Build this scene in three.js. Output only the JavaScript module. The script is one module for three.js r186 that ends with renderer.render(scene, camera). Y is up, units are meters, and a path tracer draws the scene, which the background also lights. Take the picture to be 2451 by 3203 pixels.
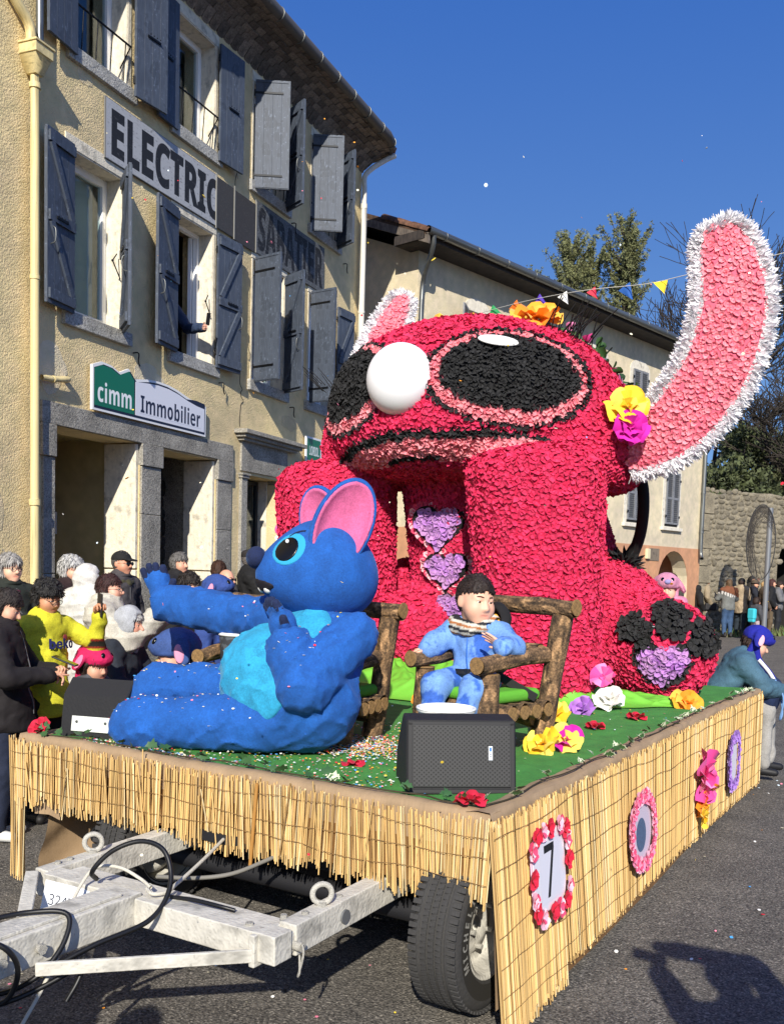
import * as THREE from 'three';
import { mergeGeometries, mergeVertices, toCreasedNormals } from 'three/addons/utils/BufferGeometryUtils.js';
import { RoundedBoxGeometry } from 'three/addons/geometries/RoundedBoxGeometry.js';

// ---------------------------------------------------------------- camera, sky, sun, exposure
const scene = new THREE.Scene();
const camera = new THREE.PerspectiveCamera(2 * Math.atan(2010 / 3029) * 180 / Math.PI, 2451 / 4020, 0.05, 2000);
camera.setViewOffset(2451, 4020, 0, 0, 2451, 3203);
camera.position.set(0, 1.65, 0);
camera.rotation.order = 'YXZ';
camera.rotation.set(-4.35 * Math.PI / 180, 0, 0.0285);
scene.add(camera);

const SUN_EL = 30 * Math.PI / 180, SUN_AZ = 3 * Math.PI / 180;
const sunDir = new THREE.Vector3(-Math.sin(SUN_AZ) * Math.cos(SUN_EL), Math.sin(SUN_EL), Math.cos(SUN_AZ) * Math.cos(SUN_EL));
function makeSky() {
  const W = 256, H = 128, d = new Float32Array(W * H * 4);
  for (let j = 0; j < H; j++) for (let i = 0; i < W; i++) {
    const el = ((j + 0.5) / H - 0.5) * Math.PI, k = (j * W + i) * 4;
    const az = (i + .5) / W * Math.PI * 2 - Math.PI;
    const v = new THREE.Vector3(Math.cos(el) * Math.cos(az), Math.sin(el), Math.cos(el) * Math.sin(az));
    const t = Math.max(0, Math.sin(el)), h = Math.pow(1 - t, 3.0);
    let r = 0.0125 + 0.19 * h, g = 0.082 + 0.31 * h, b = 0.365 + 0.32 * h;
    const c = Math.max(0, v.dot(sunDir)), glow = 0.35 * Math.pow(c, 10) + 0.12 * Math.pow(c, 3);   // brighter air round the sun, behind the camera
    r += glow * 0.9; g += glow * 0.95; b += glow;
    if (el < 0) { const m = Math.min(1, -el * 8); r += (0.16 - r) * m; g += (0.15 - g) * m; b += (0.14 - b) * m; }
    d[k] = r; d[k + 1] = g; d[k + 2] = b; d[k + 3] = 1;
  }
  const t = new THREE.DataTexture(d, W, H, THREE.RGBAFormat, THREE.FloatType);
  t.mapping = THREE.EquirectangularReflectionMapping; t.magFilter = t.minFilter = THREE.LinearFilter; t.needsUpdate = true;
  return t;
}
const skyTex = makeSky();
scene.background = skyTex; scene.environment = skyTex;
const sun = new THREE.DirectionalLight(new THREE.Color(1.0, 0.94, 0.83), 4.8);
sun.position.copy(sunDir).multiplyScalar(40).add(new THREE.Vector3(0, 0, -12)); sun.target.position.set(0, 0, -12);
sun.castShadow = true; sun.shadow.mapSize.set(4096, 4096);
Object.assign(sun.shadow.camera, { left: -26, right: 26, top: 26, bottom: -26, near: 1, far: 110 }); sun.shadow.bias = -0.0005;
scene.add(sun, sun.target);
const renderer = new THREE.WebGLRenderer({ antialias: true });
renderer.toneMapping = THREE.LinearToneMapping; renderer.toneMappingExposure = 1.32;
renderer.shadowMap.enabled = true;

// ---------------------------------------------------------------- helpers
let _s = 12345;
const seed = (n) => { _s = n >>> 0; };
const rnd = () => { _s = (_s + 0x6D2B79F5) >>> 0; let t = _s; t = Math.imul(t ^ (t >>> 15), t | 1); t ^= t + Math.imul(t ^ (t >>> 7), t | 61); return ((t ^ (t >>> 14)) >>> 0) / 4294967296; };
const rr = (a, b) => a + (b - a) * rnd();
const pick = (a) => a[Math.floor(rnd() * a.length)];
const V = (x, y, z) => new THREE.Vector3(x, y, z);
const R = (d) => d * Math.PI / 180;
const clamp = (x, a = 0, b = 1) => Math.max(a, Math.min(b, x));
const mix = (a, b, t) => a + (b - a) * t;
const sstep = (a, b, x) => { const t = clamp((x - a) / (b - a)); return t * t * (3 - 2 * t); };
const h3 = (x, y, z) => { let n = Math.imul(x, 374761393) + Math.imul(y, 668265263) + Math.imul(z, 2147483647 ^ 0x5bd1e995); n = Math.imul(n ^ (n >>> 13), 1274126177); return ((n ^ (n >>> 16)) >>> 0) / 4294967296; };
function noise3(x, y, z) {
  const xi = Math.floor(x), yi = Math.floor(y), zi = Math.floor(z); let u = x - xi, v = y - yi, w = z - zi;
  u = u * u * (3 - 2 * u); v = v * v * (3 - 2 * v); w = w * w * (3 - 2 * w);
  const a = mix(mix(h3(xi, yi, zi), h3(xi + 1, yi, zi), u), mix(h3(xi, yi + 1, zi), h3(xi + 1, yi + 1, zi), u), v);
  const b = mix(mix(h3(xi, yi, zi + 1), h3(xi + 1, yi, zi + 1), u), mix(h3(xi, yi + 1, zi + 1), h3(xi + 1, yi + 1, zi + 1), u), v);
  return mix(a, b, w) * 2 - 1;
}
// tileable noise on [0,1)^2 with period n cells
function tn(x, y, n, s = 0) {
  x *= n; y *= n; const xi = Math.floor(x), yi = Math.floor(y); let u = x - xi, v = y - yi; u = u * u * (3 - 2 * u); v = v * v * (3 - 2 * v);
  const m = (i) => ((i % n) + n) % n;
  return mix(mix(h3(m(xi), m(yi), s), h3(m(xi + 1), m(yi), s), u), mix(h3(m(xi), m(yi + 1), s), h3(m(xi + 1), m(yi + 1), s), u), v);
}
const tfbm = (x, y, n, o, s) => { let a = 0, w = 0.5, t = 0; for (let i = 0; i < o; i++) { a += w * tn(x, y, n << i, s + i); t += w; w *= 0.55; } return a / t; };
function tex(size, metres, fn, colour = false) {
  const d = new Uint8Array(size * size * 4);
  for (let j = 0; j < size; j++) for (let i = 0; i < size; i++) {
    const v = fn(i / size, j / size), k = (j * size + i) * 4;
    if (typeof v === 'number') d[k] = d[k + 1] = d[k + 2] = clamp(v) * 255; else { d[k] = clamp(v[0]) * 255; d[k + 1] = clamp(v[1]) * 255; d[k + 2] = clamp(v[2]) * 255; }
    d[k + 3] = 255;
  }
  const t = new THREE.DataTexture(d, size, size, THREE.RGBAFormat);
  t.wrapS = t.wrapT = THREE.RepeatWrapping; t.magFilter = THREE.LinearFilter; t.minFilter = THREE.LinearMipmapLinearFilter; t.generateMipmaps = true;
  if (colour) t.colorSpace = THREE.SRGBColorSpace;
  const m = Array.isArray(metres) ? metres : [metres, metres]; t.repeat.set(1 / m[0], 1 / m[1]); t.needsUpdate = true;
  return t;
}
const lin = (hex) => { const c = new THREE.Color(hex); return [c.r, c.g, c.b]; };
function M(col, rough = 0.8, o = {}) { const m = new THREE.MeshStandardMaterial({ roughness: rough, side: THREE.DoubleSide, ...o }); if (col !== null) m.color.set(col); return m; }
// textures (grey colour maps multiply the material colour)
const T = {
  stucco: tex(512, 0.48, (x, y) => { const a = tn(x, y, 40, 1), b = tn(x, y, 80, 2), w = 1 - Math.abs(2 * tfbm(x + .02 * a, y + .02 * b, 26, 2, 7) - 1); return 0.55 * w * w + 0.35 * a + 0.15 * b; }),
  mottle: tex(512, 2.6, (x, y) => { const a = tfbm(x, y, 4, 5, 11), b = tfbm(x, y, 24, 4, 17); const v = 0.87 + 0.24 * (a - 0.5) + 0.14 * (b - 0.5); return [v, v * (0.99 - 0.03 * (b - .5)), v * (0.97 - 0.1 * (a - .5))]; }, true),
  asphalt: tex(1024, 1.5, (x, y) => { const a = tn(x, y, 220, 3), b = tn(x, y, 340, 4), c = tfbm(x, y, 5, 4, 5); let v = 0.57 + 0.36 * (a - 0.5) + 0.22 * (b - 0.5) + 0.20 * (c - 0.5); if (a > 0.88) v += 0.16; if (a < .14) v -= .10; return [v, v * 0.985, v * 0.955]; }, true),
  asphaltB: tex(512, 0.75, (x, y) => 0.6 * tn(x, y, 110, 3) + 0.4 * tn(x, y, 170, 9)),
  cloth: tex(256, 0.12, (x, y) => 0.5 * tn(x, y, 64, 21) + 0.3 * tn(x, y, 24, 22) + 0.1 * Math.sin(x * 6.283 * 40) * Math.sin(y * 6.283 * 40)),
  plush: tex(256, 0.10, (x, y) => 0.6 * tn(x, y, 48, 31) + 0.4 * tfbm(x, y, 10, 3, 32)),
  plushC: tex(256, 0.45, (x, y) => { const v = 0.86 + 0.2 * (tfbm(x, y, 7, 4, 33) - 0.5) + .12 * (tn(x, y, 90, 35) - .5); return [v, v, v]; }, true),
  wood: tex(512, [0.5, 0.5], (x, y) => { const g = tn(x, y * 0.12 + 0.001, 60, 41), b = tfbm(x, y, 4, 3, 42); const v = 0.72 + 0.35 * (g - 0.5) + 0.25 * (b - 0.5); return [v, v * 0.98, v * 0.95]; }, true),
  bark: tex(512, [0.35, 0.35], (x, y) => { const w = tfbm(x, y, 6, 3, 51); const a = tn(x + 0.03 * w, y * 0.25, 24, 52), b = tn(x, y, 60, 53); let v = 0.45 + 0.5 * (a - 0.4) + 0.25 * (b - 0.5); if (w > 0.6) v += 0.18; return [v, v * 0.9, v * 0.78]; }, true),
  barkB: tex(256, [0.35, 0.35], (x, y) => { const w = tfbm(x, y, 6, 3, 51); return 0.7 * tn(x + 0.03 * w, y * 0.25, 24, 52) + 0.3 * tn(x, y, 50, 54); }),
  stone: tex(512, 1.1, (x, y) => { const a = tfbm(x, y, 6, 4, 61), b = tn(x, y, 120, 62); let v = 0.74 + 0.28 * (a - 0.5) + 0.3 * (b - 0.5); if (b < 0.12) v -= 0.12; return [v, v * 0.99, v * 0.96]; }, true),
  stoneB: tex(256, 0.5, (x, y) => 0.5 * tn(x, y, 60, 63) + 0.5 * tfbm(x, y, 12, 3, 64)),
  worn: tex(512, 0.9, (x, y) => { const a = tfbm(x, y, 8, 4, 71), b = tn(x, y, 90, 72), s = tn(x * 1.0, y * 0.2, 40, 73); let v = 0.94; if (a > 0.60) v -= (a - 0.60) * .9; if (b > 0.93) v -= 0.12; v -= 0.07 * s + .06 * (tn(x, y, 30, 75) - .5); return [v, v * 0.985, v * 0.955]; }, true),
  shutter: tex(512, 0.8, (x, y) => { const s = tn(x, y * 0.08, 120, 81), a = tfbm(x, y, 5, 4, 82), f = tn(x, y * .5, 70, 83); let v = 0.72 + 0.12 * (s - 0.5) + 0.14 * (a - 0.5); if (f > 0.86 && a > 0.45) v += 0.22; if (a > .62) v -= .10; return [v, v, v * 1.0]; }, true),
  tile: tex(256, 0.5, (x, y) => { const a = tfbm(x, y, 6, 4, 91), b = tn(x, y, 60, 92); const v = 0.66 + 0.5 * (a - 0.5) + 0.2 * (b - 0.5); return [v, v * .95, v * .9]; }, true),
  card: tex(256, 0.4, (x, y) => { const v = 0.85 + 0.15 * (tfbm(x, y, 5, 4, 95) - .5) + 0.06 * (tn(x, y * .1, 80, 96) - .5); return [v, v, v]; }, true),
};
const wallBump = { bumpMap: T.stucco, bumpScale: 0.0065 };

// box-projected uv in metres, from the position before the mesh is placed
function boxUV(g) {
  if (g.index) g = g.toNonIndexed();
  if (!g.attributes.normal) g.computeVertexNormals();
  const p = g.attributes.position, uv = new Float32Array(p.count * 2), a = V(), b = V(), c = V(), n = V();
  for (let i = 0; i < p.count; i += 3) {
    a.fromBufferAttribute(p, i); b.fromBufferAttribute(p, i + 1); c.fromBufferAttribute(p, i + 2);
    n.copy(b).sub(a).cross(c.clone().sub(a)); const x = Math.abs(n.x), y = Math.abs(n.y), z = Math.abs(n.z);
    for (let k = 0; k < 3; k++) { const q = [a, b, c][k]; let u, v; if (z >= x && z >= y) { u = q.x; v = q.y; } else if (x >= y) { u = q.z; v = q.y; } else { u = q.x; v = q.z; } uv[(i + k) * 2] = u; uv[(i + k) * 2 + 1] = v; }
  }
  g.setAttribute('uv', new THREE.BufferAttribute(uv, 2)); return g;
}
function strip(g) { if (g.index) g = g.toNonIndexed(); if (!g.attributes.normal) g.computeVertexNormals(); for (const k of Object.keys(g.attributes)) if (!['position', 'normal', 'uv', 'color'].includes(k)) g.deleteAttribute(k); return g; }
function merge(list) {
  list = list.map(strip); const col = list.some((g) => g.attributes.color);
  for (const g of list) {
    if (!g.attributes.uv) boxUV(g); if (!g.attributes.uv) g.setAttribute('uv', new THREE.BufferAttribute(new Float32Array(g.attributes.position.count * 2), 2));
    if (col && !g.attributes.color) g.setAttribute('color', new THREE.BufferAttribute(new Float32Array(g.attributes.position.count * 3).fill(1), 3)); if (!col) g.deleteAttribute('color');
  }
  return mergeGeometries(list, false);
}
// geometry builders: box by centre, box by corners, bar between two points, tube, lathe ...
const xf = (g, x = 0, y = 0, z = 0, rx = 0, ry = 0, rz = 0) => g.applyMatrix4(new THREE.Matrix4().compose(V(x, y, z), new THREE.Quaternion().setFromEuler(new THREE.Euler(rx, ry, rz)), V(1, 1, 1)));
const bx = (w, h, d, x = 0, y = 0, z = 0, bev = 0) => boxUV((bev ? new RoundedBoxGeometry(w, h, d, 1, Math.min(bev, w / 2.1, h / 2.1, d / 2.1)) : new THREE.BoxGeometry(w, h, d)).translate(x, y, z));
const bc = (x0, x1, y0, y1, z0, z1, bev = 0) => bx(x1 - x0, y1 - y0, z1 - z0, (x0 + x1) / 2, (y0 + y1) / 2, (z0 + z1) / 2, bev);
function along(g, a, b, up) { // geometry built along +y from 0 to |ab|, moved to run from a to b
  const d = b.clone().sub(a).normalize(); const q = new THREE.Quaternion().setFromUnitVectors(V(0, 1, 0), d);
  return g.applyMatrix4(new THREE.Matrix4().compose(a, q, V(1, 1, 1)));
}
function bar(a, b, w, h, bev = 0.004) { // rectangular bar, h measured vertically
  const d = b.clone().sub(a), L = d.length(); d.normalize(); const s = V().crossVectors(V(0, 1, 0), d); if (s.lengthSq() < 1e-6) s.set(1, 0, 0); s.normalize(); const u = V().crossVectors(d, s);
  const g = bx(w, h, L, 0, 0, L / 2, bev); return g.applyMatrix4(new THREE.Matrix4().makeBasis(s, u, d).setPosition(a));
}
const cyl = (a, b, r0, r1 = r0, n = 12) => { const L = a.distanceTo(b); const g = new THREE.CylinderGeometry(r1, r0, L, n, 1).translate(0, L / 2, 0); return along(g, a, b); };
const tube = (pts, r, n = 40, k = 8, closed = false) => new THREE.TubeGeometry(new THREE.CatmullRomCurve3(pts, closed), n, r, k, closed);
const lathe = (pts, n = 20) => new THREE.LatheGeometry(pts.map(([x, y]) => new THREE.Vector2(x, y)), n);
const ell = (rx, ry, rz, x = 0, y = 0, z = 0, n = 16) => new THREE.SphereGeometry(1, n, Math.ceil(n * 0.7)).scale(rx, ry, rz).translate(x, y, z);
function extr(pts, depth, holes = [], bev = 0) {
  const sh = new THREE.Shape(pts.map(([x, y]) => new THREE.Vector2(x, y))); for (const h of holes) sh.holes.push(new THREE.Path(h.map(([x, y]) => new THREE.Vector2(x, y))));
  return new THREE.ExtrudeGeometry(sh, { depth, bevelEnabled: bev > 0, bevelSize: bev, bevelThickness: bev, bevelSegments: 1, curveSegments: 12 });
}
const rect = (x0, x1, y0, y1) => [[x0, y0], [x1, y0], [x1, y1], [x0, y1]];

// geometry moved by a row-major matrix; a mirrored one gets its winding turned back
function mx(g, ...m) {
  const q = new THREE.Matrix4().set(...m); g.applyMatrix4(q);
  if (q.determinant() < 0) { if (g.index) { const a = g.index.array; for (let i = 0; i < a.length; i += 3) [a[i], a[i + 1]] = [a[i + 1], a[i]]; } else for (const k of Object.keys(g.attributes)) { const t = g.attributes[k], n = t.itemSize, a = t.array; for (let i = 0; i < t.count; i += 3) for (let c = 0; c < n; c++) { const u = a[i * n + c]; a[i * n + c] = a[(i + 1) * n + c]; a[(i + 1) * n + c] = u; } } g.computeVertexNormals(); }
  return g;
}
// naming and tagging
const used = {};
const numbered = (n) => { const k = used[n] = (used[n] ?? -1) + 1; return k ? n + '_' + String(k).padStart(3, '0') : n; };
function tag(o, label, category, group, kind) { if (label) o.userData.label = label; if (category) o.userData.category = category; if (group) o.userData.group = group; if (kind) o.userData.kind = kind; return o; }
function mesh(name, geo, mat, parent, kind) {
  const g = Array.isArray(geo) ? merge(geo) : geo; const m = new THREE.Mesh(g, mat); m.name = parent ? name : numbered(name); m.castShadow = m.receiveShadow = true;
  (parent || scene).add(m); if (kind) m.userData.kind = kind; return m;
}
function inst(name, geo, mat, mats, cols, parent, kind = 'stuff') {
  const m = new THREE.InstancedMesh(geo, mat, mats.length); mats.forEach((x, i) => m.setMatrixAt(i, x)); if (cols) cols.forEach((c, i) => m.setColorAt(i, c));
  m.name = parent ? name : numbered(name); m.castShadow = m.receiveShadow = true; if (kind) m.userData.kind = kind; (parent || scene).add(m); return m;
}
function thing(name, label, category, pos = [0, 0, 0], turn = 0, group) {
  const o = new THREE.Group(); o.name = numbered(name); o.position.set(...pos); o.rotation.y = turn; scene.add(o); return tag(o, label, category, group);
}
const structure = (name, geo, mat) => mesh(name, geo, mat, null, 'structure');
const mat4 = (p, q, s) => new THREE.Matrix4().compose(p, q, typeof s === 'number' ? V(s, s, s) : s);
const qN = (n, spin = 0, up = V(0, 1, 0)) => new THREE.Quaternion().setFromUnitVectors(up, n).multiply(new THREE.Quaternion().setFromAxisAngle(up, spin));

// frames of the two facades and of the trailer
class Frame {
  constructor(x, z, deg) { this.o = V(x, 0, z); this.th = R(deg); const c = Math.cos(this.th), s = Math.sin(this.th); this.X = V(c, 0, -s); this.Z = V(s, 0, c); }
  w(x, y, z) { return this.o.clone().addScaledVector(this.X, x).addScaledVector(this.Z, z).setY(y); }
  thing(name, label, cat, x, y, z, turn = 0, group) { return thing(name, label, cat, this.w(x, y, z).toArray(), this.th + turn, group); }
}
const FT = new Frame(-0.721, -4.103, -31.2), FA = new Frame(-3.539, -9.7, 68.1), FB = new Frame(0.29, -18.3, 48);
const DECK = 0.77;

// ---------------------------------------------------------------- distance fields and their mesher
const smin = (a, b, k) => { const h = Math.max(k - Math.abs(a - b), 0) / k; return Math.min(a, b) - h * h * k * 0.25; };
const smax = (a, b, k) => -smin(-a, -b, k);
function capF(a, b, ra, rb) { // tapered capsule
  const ax = a.x, ay = a.y, az = a.z, dx = b.x - ax, dy = b.y - ay, dz = b.z - az, dd = dx * dx + dy * dy + dz * dz || 1e-9;
  return (x, y, z) => { x -= ax; y -= ay; z -= az; const t = clamp((x * dx + y * dy + z * dz) / dd); x -= t * dx; y -= t * dy; z -= t * dz; return Math.sqrt(x * x + y * y + z * z) - (ra + (rb - ra) * t); };
}
function ellF(c, r, q) { // ellipsoid, q an optional quaternion
  const m = q ? new THREE.Matrix3().setFromMatrix4(new THREE.Matrix4().makeRotationFromQuaternion(q.clone().invert())).elements : null;
  return (x, y, z) => {
    x -= c.x; y -= c.y; z -= c.z; if (m) { const X = m[0] * x + m[3] * y + m[6] * z, Y = m[1] * x + m[4] * y + m[7] * z; z = m[2] * x + m[5] * y + m[8] * z; x = X; y = Y; }
    const ux = x / r.x, uy = y / r.y, uz = z / r.z, k0 = Math.sqrt(ux * ux + uy * uy + uz * uz); if (k0 < 1e-6) return -Math.min(r.x, r.y, r.z);
    const vx = ux / r.x, vy = uy / r.y, vz = uz / r.z; return k0 * (k0 - 1) / Math.sqrt(vx * vx + vy * vy + vz * vz);
  };
}
const unionF = (fs, k) => (x, y, z) => { let d = fs[0](x, y, z); for (let i = 1; i < fs.length; i++) { const e = fs[i](x, y, z); d = k > 0 ? smin(d, e, k) : Math.min(d, e); } return d; };
// surface nets; f(x,y,z) about 1-Lipschitz; returns an indexed geometry
function netMesh(f, lo, hi, h, slack = 1.35) {
  const nx = Math.ceil((hi.x - lo.x) / h) + 2, ny = Math.ceil((hi.y - lo.y) / h) + 2, nz = Math.ceil((hi.z - lo.z) / h) + 2;
  const val = new Float32Array(nx * ny * nz), B = 6, id = (i, j, k) => i + nx * (j + ny * k), half = B * h * 0.87 * slack;
  const X = (i) => lo.x + (i - 0.5) * h, Y = (j) => lo.y + (j - 0.5) * h, Z = (k) => lo.z + (k - 0.5) * h;
  for (let k0 = 0; k0 < nz; k0 += B) for (let j0 = 0; j0 < ny; j0 += B) for (let i0 = 0; i0 < nx; i0 += B) {
    const c = f(X(i0 + B / 2 - .5), Y(j0 + B / 2 - .5), Z(k0 + B / 2 - .5)), far = Math.abs(c) > half;
    for (let k = k0; k < Math.min(k0 + B, nz); k++) for (let j = j0; j < Math.min(j0 + B, ny); j++) for (let i = i0; i < Math.min(i0 + B, nx); i++) val[id(i, j, k)] = far ? c : f(X(i), Y(j), Z(k));
  }
  const vid = new Int32Array(nx * ny * nz).fill(-1), pos = [], idx = [];
  for (let k = 0; k < nz - 1; k++) for (let j = 0; j < ny - 1; j++) for (let i = 0; i < nx - 1; i++) {
    const b = id(i, j, k); const v0 = val[b], v1 = val[b + 1], v2 = val[b + nx], v3 = val[b + nx + 1], s = nx * ny, v4 = val[b + s], v5 = val[b + s + 1], v6 = val[b + s + nx], v7 = val[b + s + nx + 1];
    const m = (v0 < 0) + (v1 < 0) + (v2 < 0) + (v3 < 0) + (v4 < 0) + (v5 < 0) + (v6 < 0) + (v7 < 0); if (m === 0 || m === 8) continue;
    let x = 0, y = 0, z = 0, n = 0; const e = (a, c, ax, ay, az, dx, dy, dz) => { if ((a < 0) !== (c < 0)) { const t = a / (a - c); x += ax + dx * t; y += ay + dy * t; z += az + dz * t; n++; } };
    e(v0, v1, 0, 0, 0, 1, 0, 0); e(v2, v3, 0, 1, 0, 1, 0, 0); e(v4, v5, 0, 0, 1, 1, 0, 0); e(v6, v7, 0, 1, 1, 1, 0, 0);
    e(v0, v2, 0, 0, 0, 0, 1, 0); e(v1, v3, 1, 0, 0, 0, 1, 0); e(v4, v6, 0, 0, 1, 0, 1, 0); e(v5, v7, 1, 0, 1, 0, 1, 0);
    e(v0, v4, 0, 0, 0, 0, 0, 1); e(v1, v5, 1, 0, 0, 0, 0, 1); e(v2, v6, 0, 1, 0, 0, 0, 1); e(v3, v7, 1, 1, 0, 0, 0, 1);
    vid[b] = pos.length / 3; pos.push(X(i + x / n), Y(j + y / n), Z(k + z / n));
  }
  const quad = (a, b, c, d, flip) => { if (a < 0 || b < 0 || c < 0 || d < 0) return; flip ? idx.push(a, c, b, a, d, c) : idx.push(a, b, c, a, c, d); };
  const s = nx * ny;
  for (let k = 1; k < nz - 1; k++) for (let j = 1; j < ny - 1; j++) for (let i = 1; i < nx - 1; i++) {
    const b = id(i, j, k), v = val[b] < 0;
    if (v !== (val[b + 1] < 0)) quad(vid[b - nx - s], vid[b - s], vid[b], vid[b - nx], !v);
    if (v !== (val[b + nx] < 0)) quad(vid[b - 1 - s], vid[b - 1], vid[b], vid[b - s], !v);
    if (v !== (val[b + s] < 0)) quad(vid[b - 1 - nx], vid[b - nx], vid[b], vid[b - 1], !v);
  }
  const g = new THREE.BufferGeometry(); g.setAttribute('position', new THREE.Float32BufferAttribute(pos, 3)); g.setIndex(idx); g.computeVertexNormals(); return g;
}
const box3 = (cx, cy, cz, rx, ry, rz) => [V(cx - rx, cy - ry, cz - rz), V(cx + rx, cy + ry, cz + rz)];
function paint(g, fn) { const p = g.attributes.position, c = new Float32Array(p.count * 3); for (let i = 0; i < p.count; i++) { const q = fn(p.getX(i), p.getY(i), p.getZ(i)); c[i * 3] = q[0]; c[i * 3 + 1] = q[1]; c[i * 3 + 2] = q[2]; } g.setAttribute('color', new THREE.BufferAttribute(c, 3)); return g; }
const cylUV = (g) => boxUV(g);
// ---------------------------------------------------------------- ground
const asphaltMat = M(0xffffff, 0.94, { map: T.asphalt, bumpMap: T.asphaltB, bumpScale: 0.006 }); asphaltMat.color.setRGB(0.37, 0.345, 0.31);
{
  const earth = M(0x6f6a58, 1, { map: T.mottle });
  const g = boxUV(new THREE.PlaneGeometry(1600, 1600, 8, 8).rotateX(-Math.PI / 2).translate(0, -0.12, -200)); structure('ground', g, earth);
  // the road, slightly crowned: it falls a few centimetres towards the near gutter
  const rg = new THREE.PlaneGeometry(60, 90, 60, 120).rotateX(-Math.PI / 2).translate(2, 0, -35); const p = rg.attributes.position;
  for (let i = 0; i < p.count; i++) p.setY(i, -0.075 * (1 - sstep(-5.4, -3.7, -Math.max(-p.getZ(i) , 0) + 0) * 0) * sstep(-5.6, -3.6, p.getZ(i)));
  rg.computeVertexNormals(); structure('road', boxUV(rg), asphaltMat);
}
// pavement with a kerb along the old house
{
  const kerb = M(0x8d8a84, 0.9, { map: T.stone, bumpMap: T.stoneB, bumpScale: 0.006 });
  const pv = M(0x77736c, 0.95, { map: T.asphalt }); pv.color.setRGB(0.32, 0.31, 0.29);
  const g = bc(-8, 9.5, -0.05, 0.11, 0.0, 1.25), e = [];
  for (let i = 0; i < 17; i++) e.push(bc(-8 + i * 1.03, -8 + i * 1.03 + 1.02, -0.05, 0.125, 1.25, 1.4, 0.012));
  const place = (o) => { o.position.copy(FA.o); o.rotation.y = FA.th; };
  place(structure('pavement', g, pv)); place(structure('kerb', merge(e), kerb));
}

// ---------------------------------------------------------------- the old ochre house (facade frame FA: x along, z outwards)
const mStucco = M(null, 0.95, { map: T.mottle, ...wallBump }); mStucco.color.setRGB(0.95, 0.78, 0.45);
const mPale = M(0xf2ecdc, 0.85, { map: T.worn, bumpMap: T.stoneB, bumpScale: 0.004 });
const mGreyStone = M(null, 0.92, { map: T.stone, bumpMap: T.stoneB, bumpScale: 0.006 }); mGreyStone.color.setRGB(0.52, 0.50, 0.46);
const mSill = M(null, 0.92, { map: T.stone, bumpMap: T.stoneB, bumpScale: 0.006 }); mSill.color.setRGB(0.66, 0.66, 0.65);
const mShutter = M(null, 0.62, { map: T.shutter }); mShutter.color.setRGB(0.125, 0.155, 0.215);
const mIron = M(0x15171b, 0.5, { metalness: 0.6 });
const mPvc = M(0xf4f4f2, 0.35);
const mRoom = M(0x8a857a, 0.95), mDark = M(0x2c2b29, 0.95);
const mGlass = new THREE.MeshPhysicalMaterial({ color: 0xe8f0f0, roughness: 0.03, transmission: 1, thickness: 0, ior: 1.5, side: THREE.DoubleSide });
const mZinc = M(0x8a8f92, 0.42, { metalness: 0.75, map: T.worn });
const mGutterOld = M(null, 0.6, { metalness: 0.35, map: T.mottle }); mGutterOld.color.setRGB(0.16, 0.15, 0.14);
const mCreamPipe = M(0xf0dfa8, 0.55, { map: T.worn }), mWhitePipe = M(0xf1efe8, 0.5, { map: T.worn });
const house = FA.thing('ochre_townhouse', 'old ochre townhouse with dark grey shutters and grey stone shopfront beside the float', 'house', 0, 0, 0);

const W1 = [[0.40, 1.27], [2.20, 3.07], [4.05, 4.95], [5.72, 6.62]], W2 = [[0.45, 1.33], [2.20, 3.07], [4.0, 4.92], [5.72, 6.62]];
{
  const holes = [];
  for (const [a, b] of W1) holes.push(rect(a, b, 4.17, 5.79)); for (const [a, b] of W2) holes.push(rect(a, b, 6.78, 8.06));
  holes.push(rect(0.2, 1.61, 0.12, 3.0), rect(2.01, 3.21, 0.12, 2.985), rect(3.94, 4.93, 0.12, 2.88), rect(5.75, 7.1, 0.12, 2.985));
  const g = [boxUV(extr(rect(-7, 7.55, -0.1, 8.32), 0.45, holes).translate(0, 0, -0.45))];
  g.push(bc(7.10, 7.55, -0.1, 8.32, -7, -0.452)); g.push(bc(-7, 7.1, -.1, 8.32, -7.3, -7)); g.push(bc(-7, -6.7, -.1, 8.32, -6.99, -.452));
  g.push(bc(-6.69, 7.09, 8.1, 8.3, -6.99, -.46));
  mesh('wall', merge(g), mStucco, house);
  // roof: low tiled slope behind the gutter
  mesh('roof', mx(boxUV(extr([[0.40, 8.66], [0.43, 8.74], [-7.2, 10.6], [-7.2, 10.45]], 15.2)), 0, 0, 1, -7.2, 0, 1, 0, 0, 1, 0, 0, 0, 0, 0, 0, 1), M(0x9a6a4c, 0.9, { map: T.tile }), house);
}
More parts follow.
